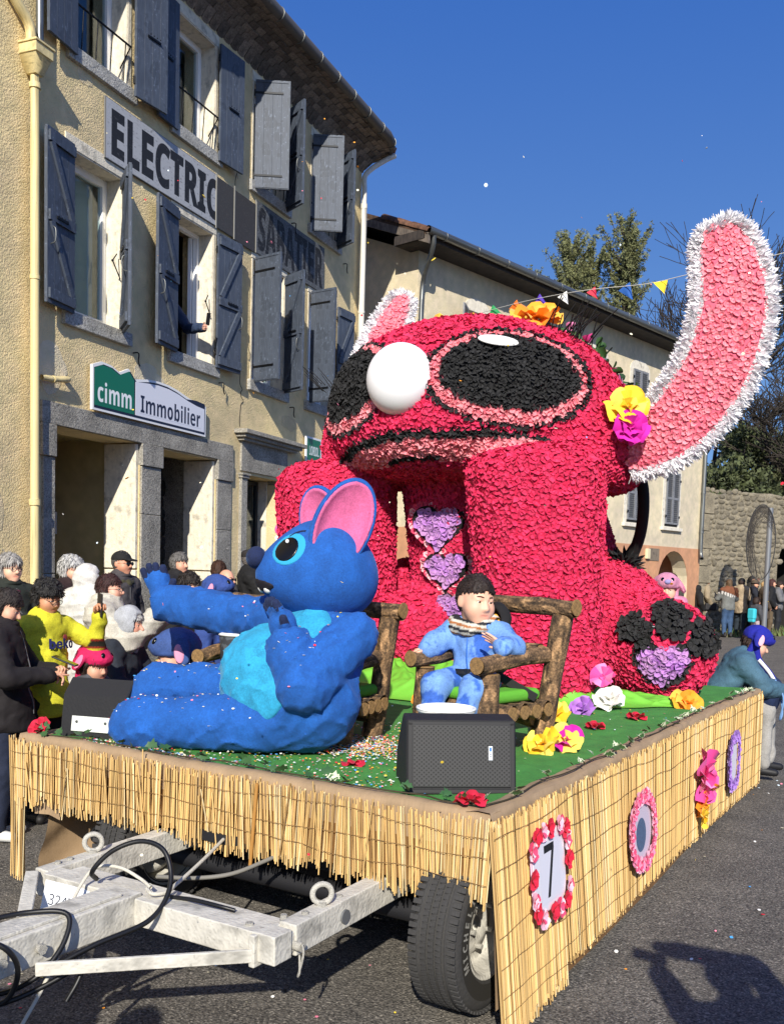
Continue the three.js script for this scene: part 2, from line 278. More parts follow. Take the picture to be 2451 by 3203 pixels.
// coved soffit of scalloped tiles, turning the corner on the right
{
  seed(77);
  const m = [0, 1, 2].map((i) => { const q = M(null, 0.95, { map: T.tile, bumpMap: T.stoneB, bumpScale: 0.004 }); q.color.setRGB([.44, .28, .56][i], [.39, .25, .50][i], [.34, .22, .44][i]); return q; });
  const arc = (t) => { const a = t * 0.5 * Math.PI; return [0.42 * (1 - Math.cos(a)) * 0.55 + 0.42 * t * 0.45, 8.24 + 0.40 * Math.sin(a) * 0.6 + 0.40 * t * 0.4]; };   // [z out, y]
  const prof = []; for (let i = 0; i <= 10; i++) prof.push(arc(i / 10));
  const back = [[-.1, 8.24], ...prof, [0.42, 8.72], [-.1, 8.72]];
  const g1 = mx(extr(back, 14.9), 0, 0, 1, -7.3, 0, 1, 0, 0, 1, 0, 0, 0, 0, 0, 0, 1);
  const g2 = mx(extr(back, 7), 1, 0, 0, 7.58, 0, 1, 0, 0, 0, 0, -1, 0, 0, 0, 0, 1);
  const corner = new THREE.LatheGeometry(prof.map(([z, y]) => new THREE.Vector2(z, y)), 8, 0, Math.PI / 2).translate(7.58, 0, 0);
  const sof = mesh('soffit', [boxUV(g1), boxUV(g2), boxUV(corner)], m[0], house);
  const tg = [0, 1].map((k) => { // a scalloped tile, curved tongue hanging towards the wall
    const w = 0.155 + k * .006, s = new THREE.Shape(); s.moveTo(-w / 2, 0.13); s.lineTo(-w / 2, 0.0); s.quadraticCurveTo(-w / 2, -0.07, 0, -0.078); s.quadraticCurveTo(w / 2, -0.07, w / 2, 0); s.lineTo(w / 2, 0.13);
    const g = new THREE.ExtrudeGeometry(s, { depth: 0.026, bevelEnabled: false, curveSegments: 3 }); const p = g.attributes.position; for (let i = 0; i < p.count; i++) p.setZ(i, p.getZ(i) - 1.6 * p.getX(i) ** 2); g.computeVertexNormals(); return boxUV(g);
  });
  const rows = 7;
  for (let r = 0; r < rows; r++) {
    const t = (r + 0.45) / rows, [z, y] = arc(t), [z2, y2] = arc(t + 0.03), a = Math.atan2(z2 - z, y2 - y);
    const N = 33; for (let i = 0; i < N; i++) {
      const x = 2.15 + (i + (r % 2) * 0.5) * 0.166; if (x > 7.62) continue;
      const o = mesh('tile', tg[i % 2], m[Math.floor(rnd() * 3)], sof); o.position.set(x + rr(-.006, .006), y + rr(-.004, .004), z + 0.006); o.rotation.set(a + rr(-.08, .08) + 0.30, 0, rr(-.05, .05)); 
    }
  }
  for (let r = 1; r < rows; r++) { const t = (r + .45) / rows, [z, y] = arc(t), [z2, y2] = arc(t + 0.03), a = Math.atan2(z2 - z, y2 - y); const n = Math.max(2, Math.round(z * 1.57 / .15)); for (let i = 0; i < n; i++) { const th = (i + .5) / n * Math.PI / 2; const o = mesh('tile', tg[i % 2], m[Math.floor(rnd() * 3)], sof); o.rotation.order = 'YXZ'; o.position.set(7.58 + (z + .006) * Math.sin(th), y, (z + .006) * Math.cos(th)); o.rotation.set(a + .28, th, 0); } }
  // gutter: half round, with joint bands
  const gp = [V(-7.2, 8.70, 0.50), V(2, 8.70, 0.50), V(7.0, 8.69, 0.50), V(7.55, 8.69, 0.49), V(7.9, 8.68, 0.33), V(8.08, 8.68, 0.0), V(8.09, 8.68, -0.7), V(8.09, 8.66, -6)];
  const gut = mesh('gutter', tube(gp, 0.085, 90, 9), mGutterOld, house);
  const cur = new THREE.CatmullRomCurve3(gp), bands = [];
  for (let i = 0; i < 26; i++) { const u = 0.30 + i * 0.026; const p = cur.getPointAt(u), d = cur.getTangentAt(u); const t = new THREE.TorusGeometry(0.089, 0.008, 5, 14); t.applyQuaternion(new THREE.Quaternion().setFromUnitVectors(V(0, 0, 1), d)).translate(p.x, p.y, p.z); const o = mesh('gutter_bracket', t, mZinc, gut); void o; bands.push(t); }
  // white downpipe at the corner with its swan neck
  mesh('downpipe', [tube([V(7.95, 8.6, 0.42), V(7.85, 8.52, 0.33), V(7.6, 8.28, 0.14), V(7.47, 8.12, 0.09), V(7.47, 7.9, 0.09), V(7.47, 7.6, 0.09)], 0.042, 40, 10), cyl(V(7.47, 7.62, 0.09), V(7.47, 0.1, 0.09), 0.05), cyl(V(7.47, 7.60, .09), V(7.47, 7.68, .09), .055), cyl(V(7.47, 5.9, .09), V(7.47, 5.94, .09), .058), cyl(V(7.47, 4.1, .09), V(7.47, 4.14, .09), .058)], mWhitePipe, house);
}
// cream downpipe with hopper, at the left
{
  const x = -0.16, z = 0.085;
  mesh('downpipe', [cyl(V(x, 6.2, z), V(x, 0.0, z), 0.043), cyl(V(x, 4.32, z), V(x, 4.36, z), .05), cyl(V(x, 2.17, z), V(x, 2.23, z), .055), cyl(V(x, 6.08, z), V(x, 6.13, z), .056),
    xf(new THREE.CylinderGeometry(0.15, 0.075, 0.16, 4, 1).rotateY(Math.PI / 4), x, 6.28, z), bx(0.235, 0.09, 0.22, x, 6.405, z + .01, .006), bx(0.26, 0.02, 0.245, x, 6.46, z + .01, .004),
    tube([V(x - 1.2, 7.45, .06), V(x - 0.5, 6.98, 0.06), V(x - 0.2, 6.74, 0.07), V(x - 0.06, 6.62, .075), V(x - .04, 6.44, .08)], 0.05, 30, 10)], mCreamPipe, house);
  mesh('downpipe', [cyl(V(x + 0.08, 8.5, .07), V(x + .08, 6.45, .07), 0.036), cyl(V(x + 0.08, 7.0, .07), V(x + .08, 7.03, .07), 0.042)], mZinc, house);
  mesh('drain_stub', [tube([V(-0.05, 3.42, 0.07), V(0.12, 3.435, 0.075), V(0.33, 3.47, 0.07), V(.36, 3.475, 0.0)], 0.03, 20, 8), cyl(V(.1, 3.43, .075), V(.13, 3.434, .075), .035)], mCreamPipe, house);
}
// windows
function room(x0, x1, y0, y1, z1, depth, mat = mRoom) { mesh('room', [bc(x0 - .3, x1 + .3, y0 - .3, y0 - .25, z1 - depth, z1), bc(x0 - .3, x1 + .3, y1 + .25, y1 + .3, z1 - depth, z1), bc(x0 - .35, x0 - .3, y0 - .3, y1 + .3, z1 - depth, z1), bc(x1 + .3, x1 + .35, y0 - .3, y1 + .3, z1 - depth, z1), bc(x0 - .35, x1 + .35, y0 - .3, y1 + .3, z1 - depth - .05, z1 - depth)], mat, house); }
function windowUnit(x0, x1, y0, y1, o = {}) {
  const zf = -0.20, f = 0.055, w = mesh('window', [bc(x0, x0 + f, y0, y1, zf - .06, zf), bc(x1 - f, x1, y0, y1, zf - .06, zf), bc(x0 + f, x1 - f, y1 - f, y1, zf - .06, zf), bc(x0 + f, x1 - f, y0, y0 + f, zf - .06, zf)], mPvc, house);
  const xm = (x0 + x1) / 2, sash = [];
  const leaf = (a, b) => { const s = .045; sash.push(bc(a, a + s, y0 + f, y1 - f, zf - .05, zf + .012), bc(b - s, b, y0 + f, y1 - f, zf - .05, zf + .012), bc(a + s, b - s, y1 - f - s, y1 - f, zf - .05, zf + .012), bc(a + s, b - s, y0 + f, y0 + f + s, zf - .05, zf + .012)); mesh('pane', bc(a + s, b - s, y0 + f + s, y1 - f - s, zf - .026, zf - .020), mGlass, w); };
  if (o.open) { mesh('sash', [0, 1].flatMap((k) => [xf(bc(0, .045, y0 + f, y1 - f, -.03, .03), k ? x1 - f - .02 : x0 + f + .02, 0, zf - .06, 0, k ? 1.9 : 1.2, 0)]), mPvc, w); }
  else if (o.single) { leaf(x0 + f + .002, x1 - f - .002); } else { leaf(x0 + f + .002, xm - .002); leaf(xm + .002, x1 - f - .002); }
  if (sash.length) mesh('sash', sash, mPvc, w);
  // pale painted reveals, lintel and stone sill
  const t = 0.014;
  mesh('reveal', [bc(x0, x0 + t, y0, y1, zf + .002, .004), bc(x1 - t, x1, y0, y1, zf + .002, .004), bc(x0 + t, x1 - t, y1 - t, y1, zf + .002, .004), bc(x1, x1 + 0.055, y0, y1, -.01, 0.010), bc(x0 - .03, x0, y0, y1, -.01, .008)], mPale, w);
  mesh('lintel', bc(x0 - .05, x1 + 0.06, y1, y1 + 0.13, -.02, 0.013, .004), mPale, w);
  mesh('sill', bc(x0 - 0.09, x1 + 0.13, y0 - 0.145, y0, zf - .05, 0.05, 0.008), mSill, w);
  if (o.curtain) mesh('curtain', boxUV(new THREE.PlaneGeometry(0.35, y1 - y0 - .1, 12, 1).translate(x1 - .28, (y0 + y1) / 2, zf - .12)), M(0xcfd3cf, 0.9), w);
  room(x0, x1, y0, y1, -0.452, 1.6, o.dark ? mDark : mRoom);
  return w;
}
function shutter(hx, side, deg, y0, y1, w, hz = 0.035, plain = false) {
  const th = 0.032, P = [], n = 4; for (let i = 0; i < n; i++) { const a = side * (0.006 + (w - .006) * i / n), b = side * (0.006 + (w - .006) * (i + 1) / n - .0022); P.push(bc(Math.min(a, b), Math.max(a, b), y0, y1, -th, 0, .002)); }
  P.push(bc(Math.min(side * .01, side * (w - .004)), Math.max(side * .01, side * (w - .004)), y0 + .01, y1 - .01, -th + .004, -.004));
  const s = mesh('shutter', P, mShutter, house); s.position.set(hx, 0, hz); s.rotation.y = -side * R(deg);
  const H = y1 - y0, zb = -th - .026, X = (a, b) => [Math.min(side * a, side * b), Math.max(side * a, side * b)];
  if (!plain) for (const yc of [y0 + .09, (y0 + y1) / 2, y1 - .09]) { const [a, b] = X(.02, w - .015); mesh('batten', bc(a, b, yc - .05, yc + .05, zb, -th - .001, .003), mShutter, s); }
  if (!plain) for (const [a, b] of [[y0 + .14, (y0 + y1) / 2 - .05], [(y0 + y1) / 2 + .05, y1 - .14]]) mesh('brace', bar(V(side * .06, a, -th - .0135), V(side * (w - .06), b, -th - .0135), .025, .07, .003), mShutter, s);
  // outside: thin frame moulding and strap hinges
  if (!plain) { const [a, b] = X(.02, w - .01); mesh('trim', [bc(a, b, y1 - .035, y1 - .012, .001, .007), bc(a, b, y0 + .012, y0 + .035, .001, .007), bc(...X(w - .03, w - .008), y0 + .035, y1 - .035, .001, .007)], mShutter, s); }
  mesh('hinge', [0.12, .88].flatMap((k) => [cyl(V(0, y0 + H * k - .04, -.01), V(0, y0 + H * k + .04, -.01), .012, .012, 8), bc(...X(0, w * .8), y0 + H * k - .012, y0 + H * k + .012, .0075, .0105)]), mIron, s);
  if (!plain) mesh('handle', [tube([V(side * (w - .06), y0 + H * .34, -th - .002), V(side * (w - .06), y0 + H * .35, -th - .045), V(side * (w - .06), y0 + H * .43, -th - .045), V(side * (w - .06), y0 + H * .44, -th - .002)], .006, 14, 6)], mZinc, s);
  mesh('bolt', [bc(...X(w * .35, w * .75), (y0 + y1) / 2 - .012, (y0 + y1) / 2 + .012, (plain ? -th - .002 : zb) - .012, (plain ? -th - .002 : zb) - .001), ...[.38, .48, .58, .68].map((k) => ell(.008, .008, .006, side * w * k, (y0 + y1) / 2 + .018, zb - .008, 6))], mIron, s);
}
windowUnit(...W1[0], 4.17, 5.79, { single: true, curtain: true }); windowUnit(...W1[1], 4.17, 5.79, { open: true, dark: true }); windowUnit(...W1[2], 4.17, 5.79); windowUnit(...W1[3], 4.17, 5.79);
windowUnit(...W2[0], 6.78, 8.06, { single: true }); windowUnit(...W2[1], 6.78, 8.06, { single: true }); windowUnit(...W2[2], 6.78, 8.06); windowUnit(...W2[3], 6.78, 8.06);
const S1 = [4.14, 5.80], S2 = [6.68, 8.08];
shutter(0.41, 1, 173, ...S1, .47, .05); shutter(1.27, -1, 46, ...S1, .46, .03);
shutter(2.21, 1, 172, ...S1, .50, .05); shutter(3.07, -1, 174, ...S1, .50, .05);
shutter(4.05, 1, 104, ...S1, .47); shutter(4.96, -1, 62, ...S1, .46);
shutter(5.72, 1, 102, ...S1, .47); shutter(6.62, -1, 174, ...S1, .50, .05);
shutter(0.45, 1, 174, ...S2, .47, .05, true); shutter(1.34, -1, 172, ...S2, .49, .08, true);
shutter(2.20, 1, 177, ...S2, .42, .04, true); shutter(3.07, -1, 174, ...S2, .49, .05, true);
shutter(3.98, 1, 64, ...S2, .47); shutter(4.93, -1, 58, ...S2, .46);
shutter(5.68, 1, 64, ...S2, .47); shutter(6.62, -1, 58, ...S2, .46);
// iron window guards on the upper floor, stays and hooks
for (const [a, b] of [W2[0], W2[1], W2[2], W2[3]]) mesh('window_guard', [cyl(V(a + .02, 7.18, .06), V(b - .02, 7.18, .06), .011, .011, 8), ...[.12, .37, .63, .88].map((k) => cyl(V(mix(a, b, k), 6.78, .03), V(mix(a, b, k), 7.18, .06), .007, .007, 6)), cyl(V(b - .02, 7.18, .06), V(b - .02, 6.98, -.08), .007, .007, 6), cyl(V(a + .02, 7.18, .06), V(a + .02, 6.98, -.08), .007, .007, 6)], mIron, house);
mesh('shutter_stay', [[1.0, 4.86, 1.2], [3.0, 4.9, 3.0]].flatMap(([x, y, x2]) => [cyl(V(x2, y + .12, -.02), V(x2 - .16, y, .05), .007, .007, 6), cyl(V(x2 - .16, y, .05), V(x2 + .02, y - .14, .01), .007, .007, 6), ell(.014, .014, .014, x2 - .16, y, .05, 6)]), mIron, house);
mesh('wall_hook', [1.47, 3.25, 5.18, 5.12, 6.9].flatMap((x, i) => { const y = i === 3 ? 6.6 : i === 4 ? 6.55 : 3.98; return [tube([V(x, y, 0), V(x + .02, y, .06), V(x + .02, y - .1, .06), V(x + .05, y - .14, .06)], .008, 12, 5)]; }), mIron, house);

// ---- stone shopfront
{
  const Z = 0.035;
  const st = mesh('stone_surround', [bc(0, 3.58, 3.0, 3.22, -.02, Z, .006)], mGreyStone, house);
  const B = (a, b, y0, y1, z = Z, z0 = -.44) => mesh('block', bc(a, b, y0, y1, z0, z, .008), mGreyStone, st);
  B(-0.005, 0.20, 2.68, 2.998, Z + .012); B(0.03, 0.20, 0.1, 1.5, Z - .012, -.02); B(0.03, 0.20, 1.505, 2.676, Z - .012, -.02);
  B(1.608, 2.012, 2.75, 2.998, Z + .008); B(1.625, 1.995, 2.2, 2.746, Z - .014); B(1.625, 1.995, 0.1, 2.196, Z - .014);
  B(3.208, 3.585, 2.74, 2.998, Z + .008); B(3.225, 3.57, 2.1, 2.736, Z - .014); B(3.225, 3.57, 0.1, 2.096, Z - .014);
  // jamb linings facing the street light, pale and stained
  for (const [x, y] of [[1.61, 2.99], [3.21, 2.975]]) { mesh('jamb_stone', bc(x - .05, x - .003, 0.1, y * .52, -.46, -.015, .01), mPale, st); mesh('jamb_stone', bc(x - .055, x - .003, y * .525, y, -.46, -.015, .01), mPale, st); }
  // bay 1: porch with cream walls and a roller shutter
  const cream = M(0xc9b98a, 0.95, { map: T.mottle });
  mesh('porch_wall', [bc(-.3, 1.95, 0.1, 3.1, -1.45, -1.4), bc(-.35, -.3, .1, 3.1, -1.45, -.455), bc(1.66, 1.71, .1, 3.1, -1.45, -.455), bc(-.35, 1.95, 3.05, 3.1, -1.45, -.455), bc(-.35, 1.95, .05, .1, -1.45, -.455)], cream, house);
  const rs = mesh('roller_shutter', bc(0.98, 1.66, 1.95, 2.22, -1.4, -1.22, .01), mPvc, house); for (let i = 0; i < 22; i++) mesh('slat', bc(1.0, 1.64, 1.95 - (i + 1) * .075, 1.95 - i * .075 - .006, -1.36, -1.33, .006), M(0xd8d8d2, .6), rs);
  mesh('wall_lamp', [ell(.05, .06, .05, .62, 2.05, -1.36, 10), bx(.06, .1, .03, .62, 2.05, -1.39)], M(0xb8a070, .4), house);
  // bay 2: blind recess of rubble masonry
  seed(31); const rb = mesh('rubble_wall', bc(1.98, 3.3, .1, 3.1, -.95, -.86), M(0x3d3933, 1), house); mesh('porch_wall', [bc(1.95, 1.98, .1, 3.1, -.95, -.455), bc(3.26, 3.3, .1, 3.1, -.95, -.455), bc(1.95, 3.3, 3.03, 3.1, -.95, -.455)], mGreyStone, house);
  const sm = [0x6a635a, 0x5a544c, 0x77706a, 0x4d4842].map((c) => M(c, .95, { map: T.stone, bumpMap: T.stoneB, bumpScale: .01 }));
  const sg = [0, 1, 2, 3].map(() => { const g = new THREE.IcosahedronGeometry(.5, 1); const p = g.attributes.position; const k = rnd() * 9; for (let i = 0; i < p.count; i++) { const s = 1 + .25 * noise3(p.getX(i) * 2 + k, p.getY(i) * 2, p.getZ(i) * 2); p.setXYZ(i, clamp(p.getX(i) * s * 1.25, -.5, .5), clamp(p.getY(i) * s * 1.3, -.5, .5), p.getZ(i) * s); } g.computeVertexNormals(); return boxUV(g); });
  for (let y = .2; y < 3.0;) { const h = rr(.13, .22); for (let x = 1.99; x < 3.2;) { const w = rr(.14, .34); const o = mesh('stone', pick(sg), pick(sm), rb); o.position.set(x + w / 2, y + h / 2, -.86); o.scale.set(w * .98, h * .98, .12); o.rotation.z = rr(-.06, .06); x += w; } y += h; }
  // door with cornice
  const dr = mesh('door_surround', [bc(3.80, 5.10, 2.92, 3.34, -.02, .03, .004), bc(3.64, 5.40, 3.40, 3.455, -.02, .20, .006), bc(3.69, 5.34, 3.355, 3.40, -.02, .15, .01), bc(3.74, 5.27, 3.315, 3.355, -.02, .10, .01)], mGreyStone, house);
  for (const [a, b] of [[3.79, 3.94], [4.95, 5.11]]) { mesh('pilaster', bc(a, b, .1, 2.82, -.2, .045, .006), mGreyStone, dr); mesh('capital', [bc(a - .02, b + .02, 2.82, 2.855, -.2, .065, .006), bc(a - .035, b + .035, 2.857, 2.885, -.2, .08, .006)], mGreyStone, dr); }
  mesh('jamb_stone', bc(4.915, 4.945, .1, 2.87, -.45, -.21, .006), mPale, dr);
  const dd = mesh('glass_door', [bc(3.95, 4.0, .1, 2.86, -.40, -.35), bc(4.86, 4.91, .1, 2.86, -.40, -.35), bc(4.0, 4.86, 2.81, 2.86, -.40, -.35), bc(4.0, 4.86, 1.42, 1.55, -.40, -.35), bc(4.0, 4.86, .1, .3, -.40, -.35)], M(0x25282b, .4), house);
  mesh('pane', bc(4.0, 4.86, 1.55, 2.81, -.38, -.374), mGlass, dd); mesh('pane', bc(4.0, 4.86, .3, 1.42, -.38, -.374), mGlass, dd); mesh('notice', bc(4.28, 4.48, 1.9, 2.12, -.372, -.370), M(0xeceae4, .9), dd);
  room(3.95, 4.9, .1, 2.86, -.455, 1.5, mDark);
  // second shopfront, behind the float
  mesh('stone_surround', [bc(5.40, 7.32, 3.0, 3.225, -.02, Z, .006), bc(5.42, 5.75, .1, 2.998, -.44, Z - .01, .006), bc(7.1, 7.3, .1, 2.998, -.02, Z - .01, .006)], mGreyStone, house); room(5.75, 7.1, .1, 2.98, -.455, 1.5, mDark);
  // cracks in the render
  const cr = []; for (const [x, y0, y1, s] of [[3.78, 3.5, 4.2, 5], [3.62, 6.5, 8.1, 3]]) { const pts = []; for (let i = 0; i <= 14; i++) pts.push(V(x + .05 * noise3(i * .7, s, 0) + .06 * noise3(i * .22, s + 3, 0), mix(y0, y1, i / 14), .0)); cr.push(tube(pts, .0065, 40, 4)); } mesh('crack', cr, M(0x3a3226, 1), house);
}
// repaired patches of render, a few millimetres proud and of another tone
{
  seed(88); const pm = [[.88, .74, .48], [.80, .66, .40], [.90, .80, .58]].map((c) => { const q = M(null, .95, { map: T.mottle, ...wallBump }); q.color.setRGB(...c); return q; });
  for (const [x, y, w, h2] of [[.15, 3.55, .45, .5], [1.75, 3.78, .5, .28], [3.45, 4.6, .3, .8], [5.35, 4.9, .28, .9], [3.62, 7.2, .22, 1.0], [-.9, 2.2, .8, .9], [-1.2, 5.0, .9, .7], [5.2, 3.75, .5, .22], [.65, 6.58, .22, .2]]) { const pts = []; for (let i = 0; i < 22; i++) { const a = i / 22 * 6.283, k = 1 + .28 * noise3(Math.cos(a) * 2 + x * 3, Math.sin(a) * 2, y); pts.push([x + Math.cos(a) * w / 2 * k, y + Math.sin(a) * h2 / 2 * k]); } mesh('render_patch', boxUV(extr(pts, .004).translate(0, 0, -.001)), pick(pm), house); }
}
// painted signboards, flat print on boards
function printed(w, h, px, draw) { const c = document.createElement('canvas'); c.width = px; c.height = Math.round(px * h / w); const x = c.getContext('2d'); draw(x, c.width, c.height); const t = new THREE.CanvasTexture(c); t.colorSpace = THREE.SRGBColorSpace; t.magFilter = THREE.LinearFilter; return t; }
function face(w, h, t, rough = .7) { return new THREE.MeshStandardMaterial({ map: t, roughness: rough, side: THREE.DoubleSide }); }
function fitText(x, s, x0, x1, y0, y1, font, bold = 0) { // draw s stretched to fill a box (capital height)
  x.font = font; x.textBaseline = 'alphabetic'; x.textAlign = 'left'; const m = x.measureText(s); const l = m.actualBoundingBoxLeft ?? 0, r = m.actualBoundingBoxRight ?? m.width, a = m.actualBoundingBoxAscent ?? 70, d = m.actualBoundingBoxDescent ?? 0;
  x.save(); x.translate(x0, y0); x.scale((x1 - x0) / (l + r), (y1 - y0) / (a + d)); x.fillText(s, l, a); if (bold) { x.lineWidth = bold; x.lineJoin = 'miter'; x.strokeStyle = x.fillStyle; x.strokeText(s, l, a); } x.restore();
}
{
  seed(5);
  const wear = (x, w, h, n, cols, a) => { for (let i = 0; i < n; i++) { x.globalAlpha = rr(.1, a); x.fillStyle = pick(cols); x.fillRect(rr(0, w), rr(0, h), rr(1, w * .02), rr(1, h * .03)); } x.globalAlpha = 1; };
  const sg = FA.thing('trade_signboard', 'long weathered signboard with black painted letters between the two window rows', 'sign', 3.53, 6.2, 0.0);
  const part = (name, x0, x1, y0, y1, t) => { const w = x1 - x0, h = y1 - y0; const b = mesh(name, bc(x0 - 3.53, x1 - 3.53, y0 - 6.2, y1 - 6.2, .012, .032, .002), M(0x6d6d6c, .8), sg); const f = mesh('lettering', new THREE.PlaneGeometry(w - .008, h - .008).translate((x0 + x1) / 2 - 3.53, (y0 + y1) / 2 - 6.2, .0345), face(w, h, t), b); return f; };
  part('board', .93, 3.07, 5.885, 6.515, printed(2.14, .63, 1024, (x, w, h) => { x.fillStyle = '#a9abae'; x.fillRect(0, 0, w, h); wear(x, w, h, 900, ['#8d8f92', '#b9bbbd', '#7c7d80'], .35); x.fillStyle = '#1b1b1d'; fitText(x, 'ELECTRIC', w * .05, w * 1.03, h * .14, h * .88, 'bold 200px sans-serif', 9); wear(x, w, h, 700, ['#3b3b3d', '#9a9c9e', '#232325'], .30); x.strokeStyle = '#555'; x.lineWidth = 2; x.strokeRect(1, 1, w - 2, h - 2); }));
  part('board', 3.075, 3.50, 5.88, 6.50, printed(.42, .62, 256, (x, w, h) => { x.fillStyle = '#3d3b39'; x.fillRect(0, 0, w, h); wear(x, w, h, 900, ['#54504c', '#2a2826', '#6a655f'], .5); }));
  part('board', 3.505, 4.06, 5.86, 6.49, printed(.55, .63, 256, (x, w, h) => { x.fillStyle = '#3a3735'; x.fillRect(0, 0, w, h); wear(x, w, h, 900, ['#54504c', '#262422', '#6a655f'], .5); }));
  part('board', 4.065, 6.15, 5.87, 6.56, printed(2.085, .69, 1024, (x, w, h) => { x.fillStyle = '#55585b'; x.fillRect(0, 0, w, h); wear(x, w, h, 2600, ['#74797c', '#3a3a3a', '#2a2928', '#8d9295', '#4a4540'], .6); x.fillStyle = '#131315'; fitText(x, 'SABATIER', w * .03, w * .97, h * .10, h * .9, 'bold 200px sans-serif', 8); wear(x, w, h, 2200, ['#3c3a38', '#60615f', '#1f1e1d', '#77797a'], .55); x.globalAlpha = .5; for (let i = 0; i < 40; i++) { x.fillStyle = pick(['#2a2826', '#6c6e6e']); const a = rr(0, w); x.fillRect(a, rr(0, h * .5), rr(1, 4), rr(h * .2, h * .6)); } x.globalAlpha = 1; }));
  for (const x of [3.072, 3.502, 4.062]) mesh('batten', bc(x - 3.53 - .012, x - 3.53 + .012, -.34, .33, .034, .044, .002), M(0x8a8880, .8), sg);
  // estate agent's sign: green panel with gable peak, white panel with a wavy top
  const w = 2.15, sh = [[0, 0], [w, 0], [w, .40], [1.95, .415], [1.75, .45], [1.55, .5], [1.35, .53], [1.15, .535], [.95, .52], [.72, .475], [.605, .575], [.44, .50], [.30, .55], [.15, .56], [0, .50]].map(([a, b]) => [a, b * .93]);
  const ag = FA.thing('agency_sign', 'white and green estate agency sign with a peaked outline above the shopfront lintel', 'sign', .70, 3.235, 0.04);
  mesh('board', boxUV(extr(sh, .03)), M(0xe9e9e7, .35), ag);
  const inset = (pts, k) => { const cx = pts.reduce((a, p) => a + p[0], 0) / pts.length, cy = pts.reduce((a, p) => a + p[1], 0) / pts.length; return pts.map(([a, b]) => [a + Math.sign(cx - a) * Math.min(k, Math.abs(cx - a)), b + (b > cy ? -k : k)]); };
  const navy = M(0x14142c, .4);
  mesh('outline', boxUV(extr(inset(sh, .025), .002).translate(0, 0, .0305)), navy, ag);
  const green = [[0.03, .05], [.70, .05], [.70, .425], [.605, .505], [.44, .435], [.30, .48], [.15, .485], [.03, .435]];
  mesh('green_panel', boxUV(extr(green, .002).translate(0, 0, .033)), M(0x0d6b4c, .35), ag);
  const white = [[.722, .05], [w - .042, .05], [w - .042, .335], [1.95, .345], [1.75, .375], [1.55, .42], [1.35, .447], [1.15, .452], [.95, .438], [.722, .415]];
  mesh('white_panel', boxUV(extr(white, .002).translate(0, 0, .033)), M(0xdedfe6, .35), ag);
  const txt = (name, s, W, H, x, y, z, bg, fg, font, parent) => { const t = printed(W, H, 512, (c, cw, ch) => { c.fillStyle = bg; c.fillRect(0, 0, cw, ch); c.fillStyle = fg; fitText(c, s, cw * .02, cw * .98, ch * .04, ch * .96, font); }); return mesh(name, new THREE.PlaneGeometry(W, H).translate(x + W / 2, y + H / 2, z), face(W, H, t, .35), parent); };
  txt('lettering', 'cimm', .60, .235, .065, .085, .0362, '#0d6b4c', '#eef0ee', '600 200px sans-serif', ag);
  txt('lettering', 'Immobilier', 1.25, .22, .79, .085, .0362, '#dedfe6', '#14142c', '600 200px sans-serif', ag);
  const lo = FA.thing('agency_sign', 'small green and white agency sign with a telephone number half hidden by the red figure', 'sign', 5.61, 3.245, 0.04);
  mesh('board', bc(0, 1.4, 0, .385, 0, .03, .003), M(0xe4e5e8, .35), lo); mesh('green_panel', bc(.03, .47, .03, .355, .031, .033), M(0x0d6b4c, .35), lo);
  txt('lettering', 'LORIOL', .34, .155, .085, .10, .0352, '#0d6b4c', '#eef0ee', 'bold 200px sans-serif', lo); txt('lettering', 'T. 04 75', .60, .14, .56, .11, .0322, '#e4e5e8', '#14142c', 'bold 200px sans-serif', lo);
}
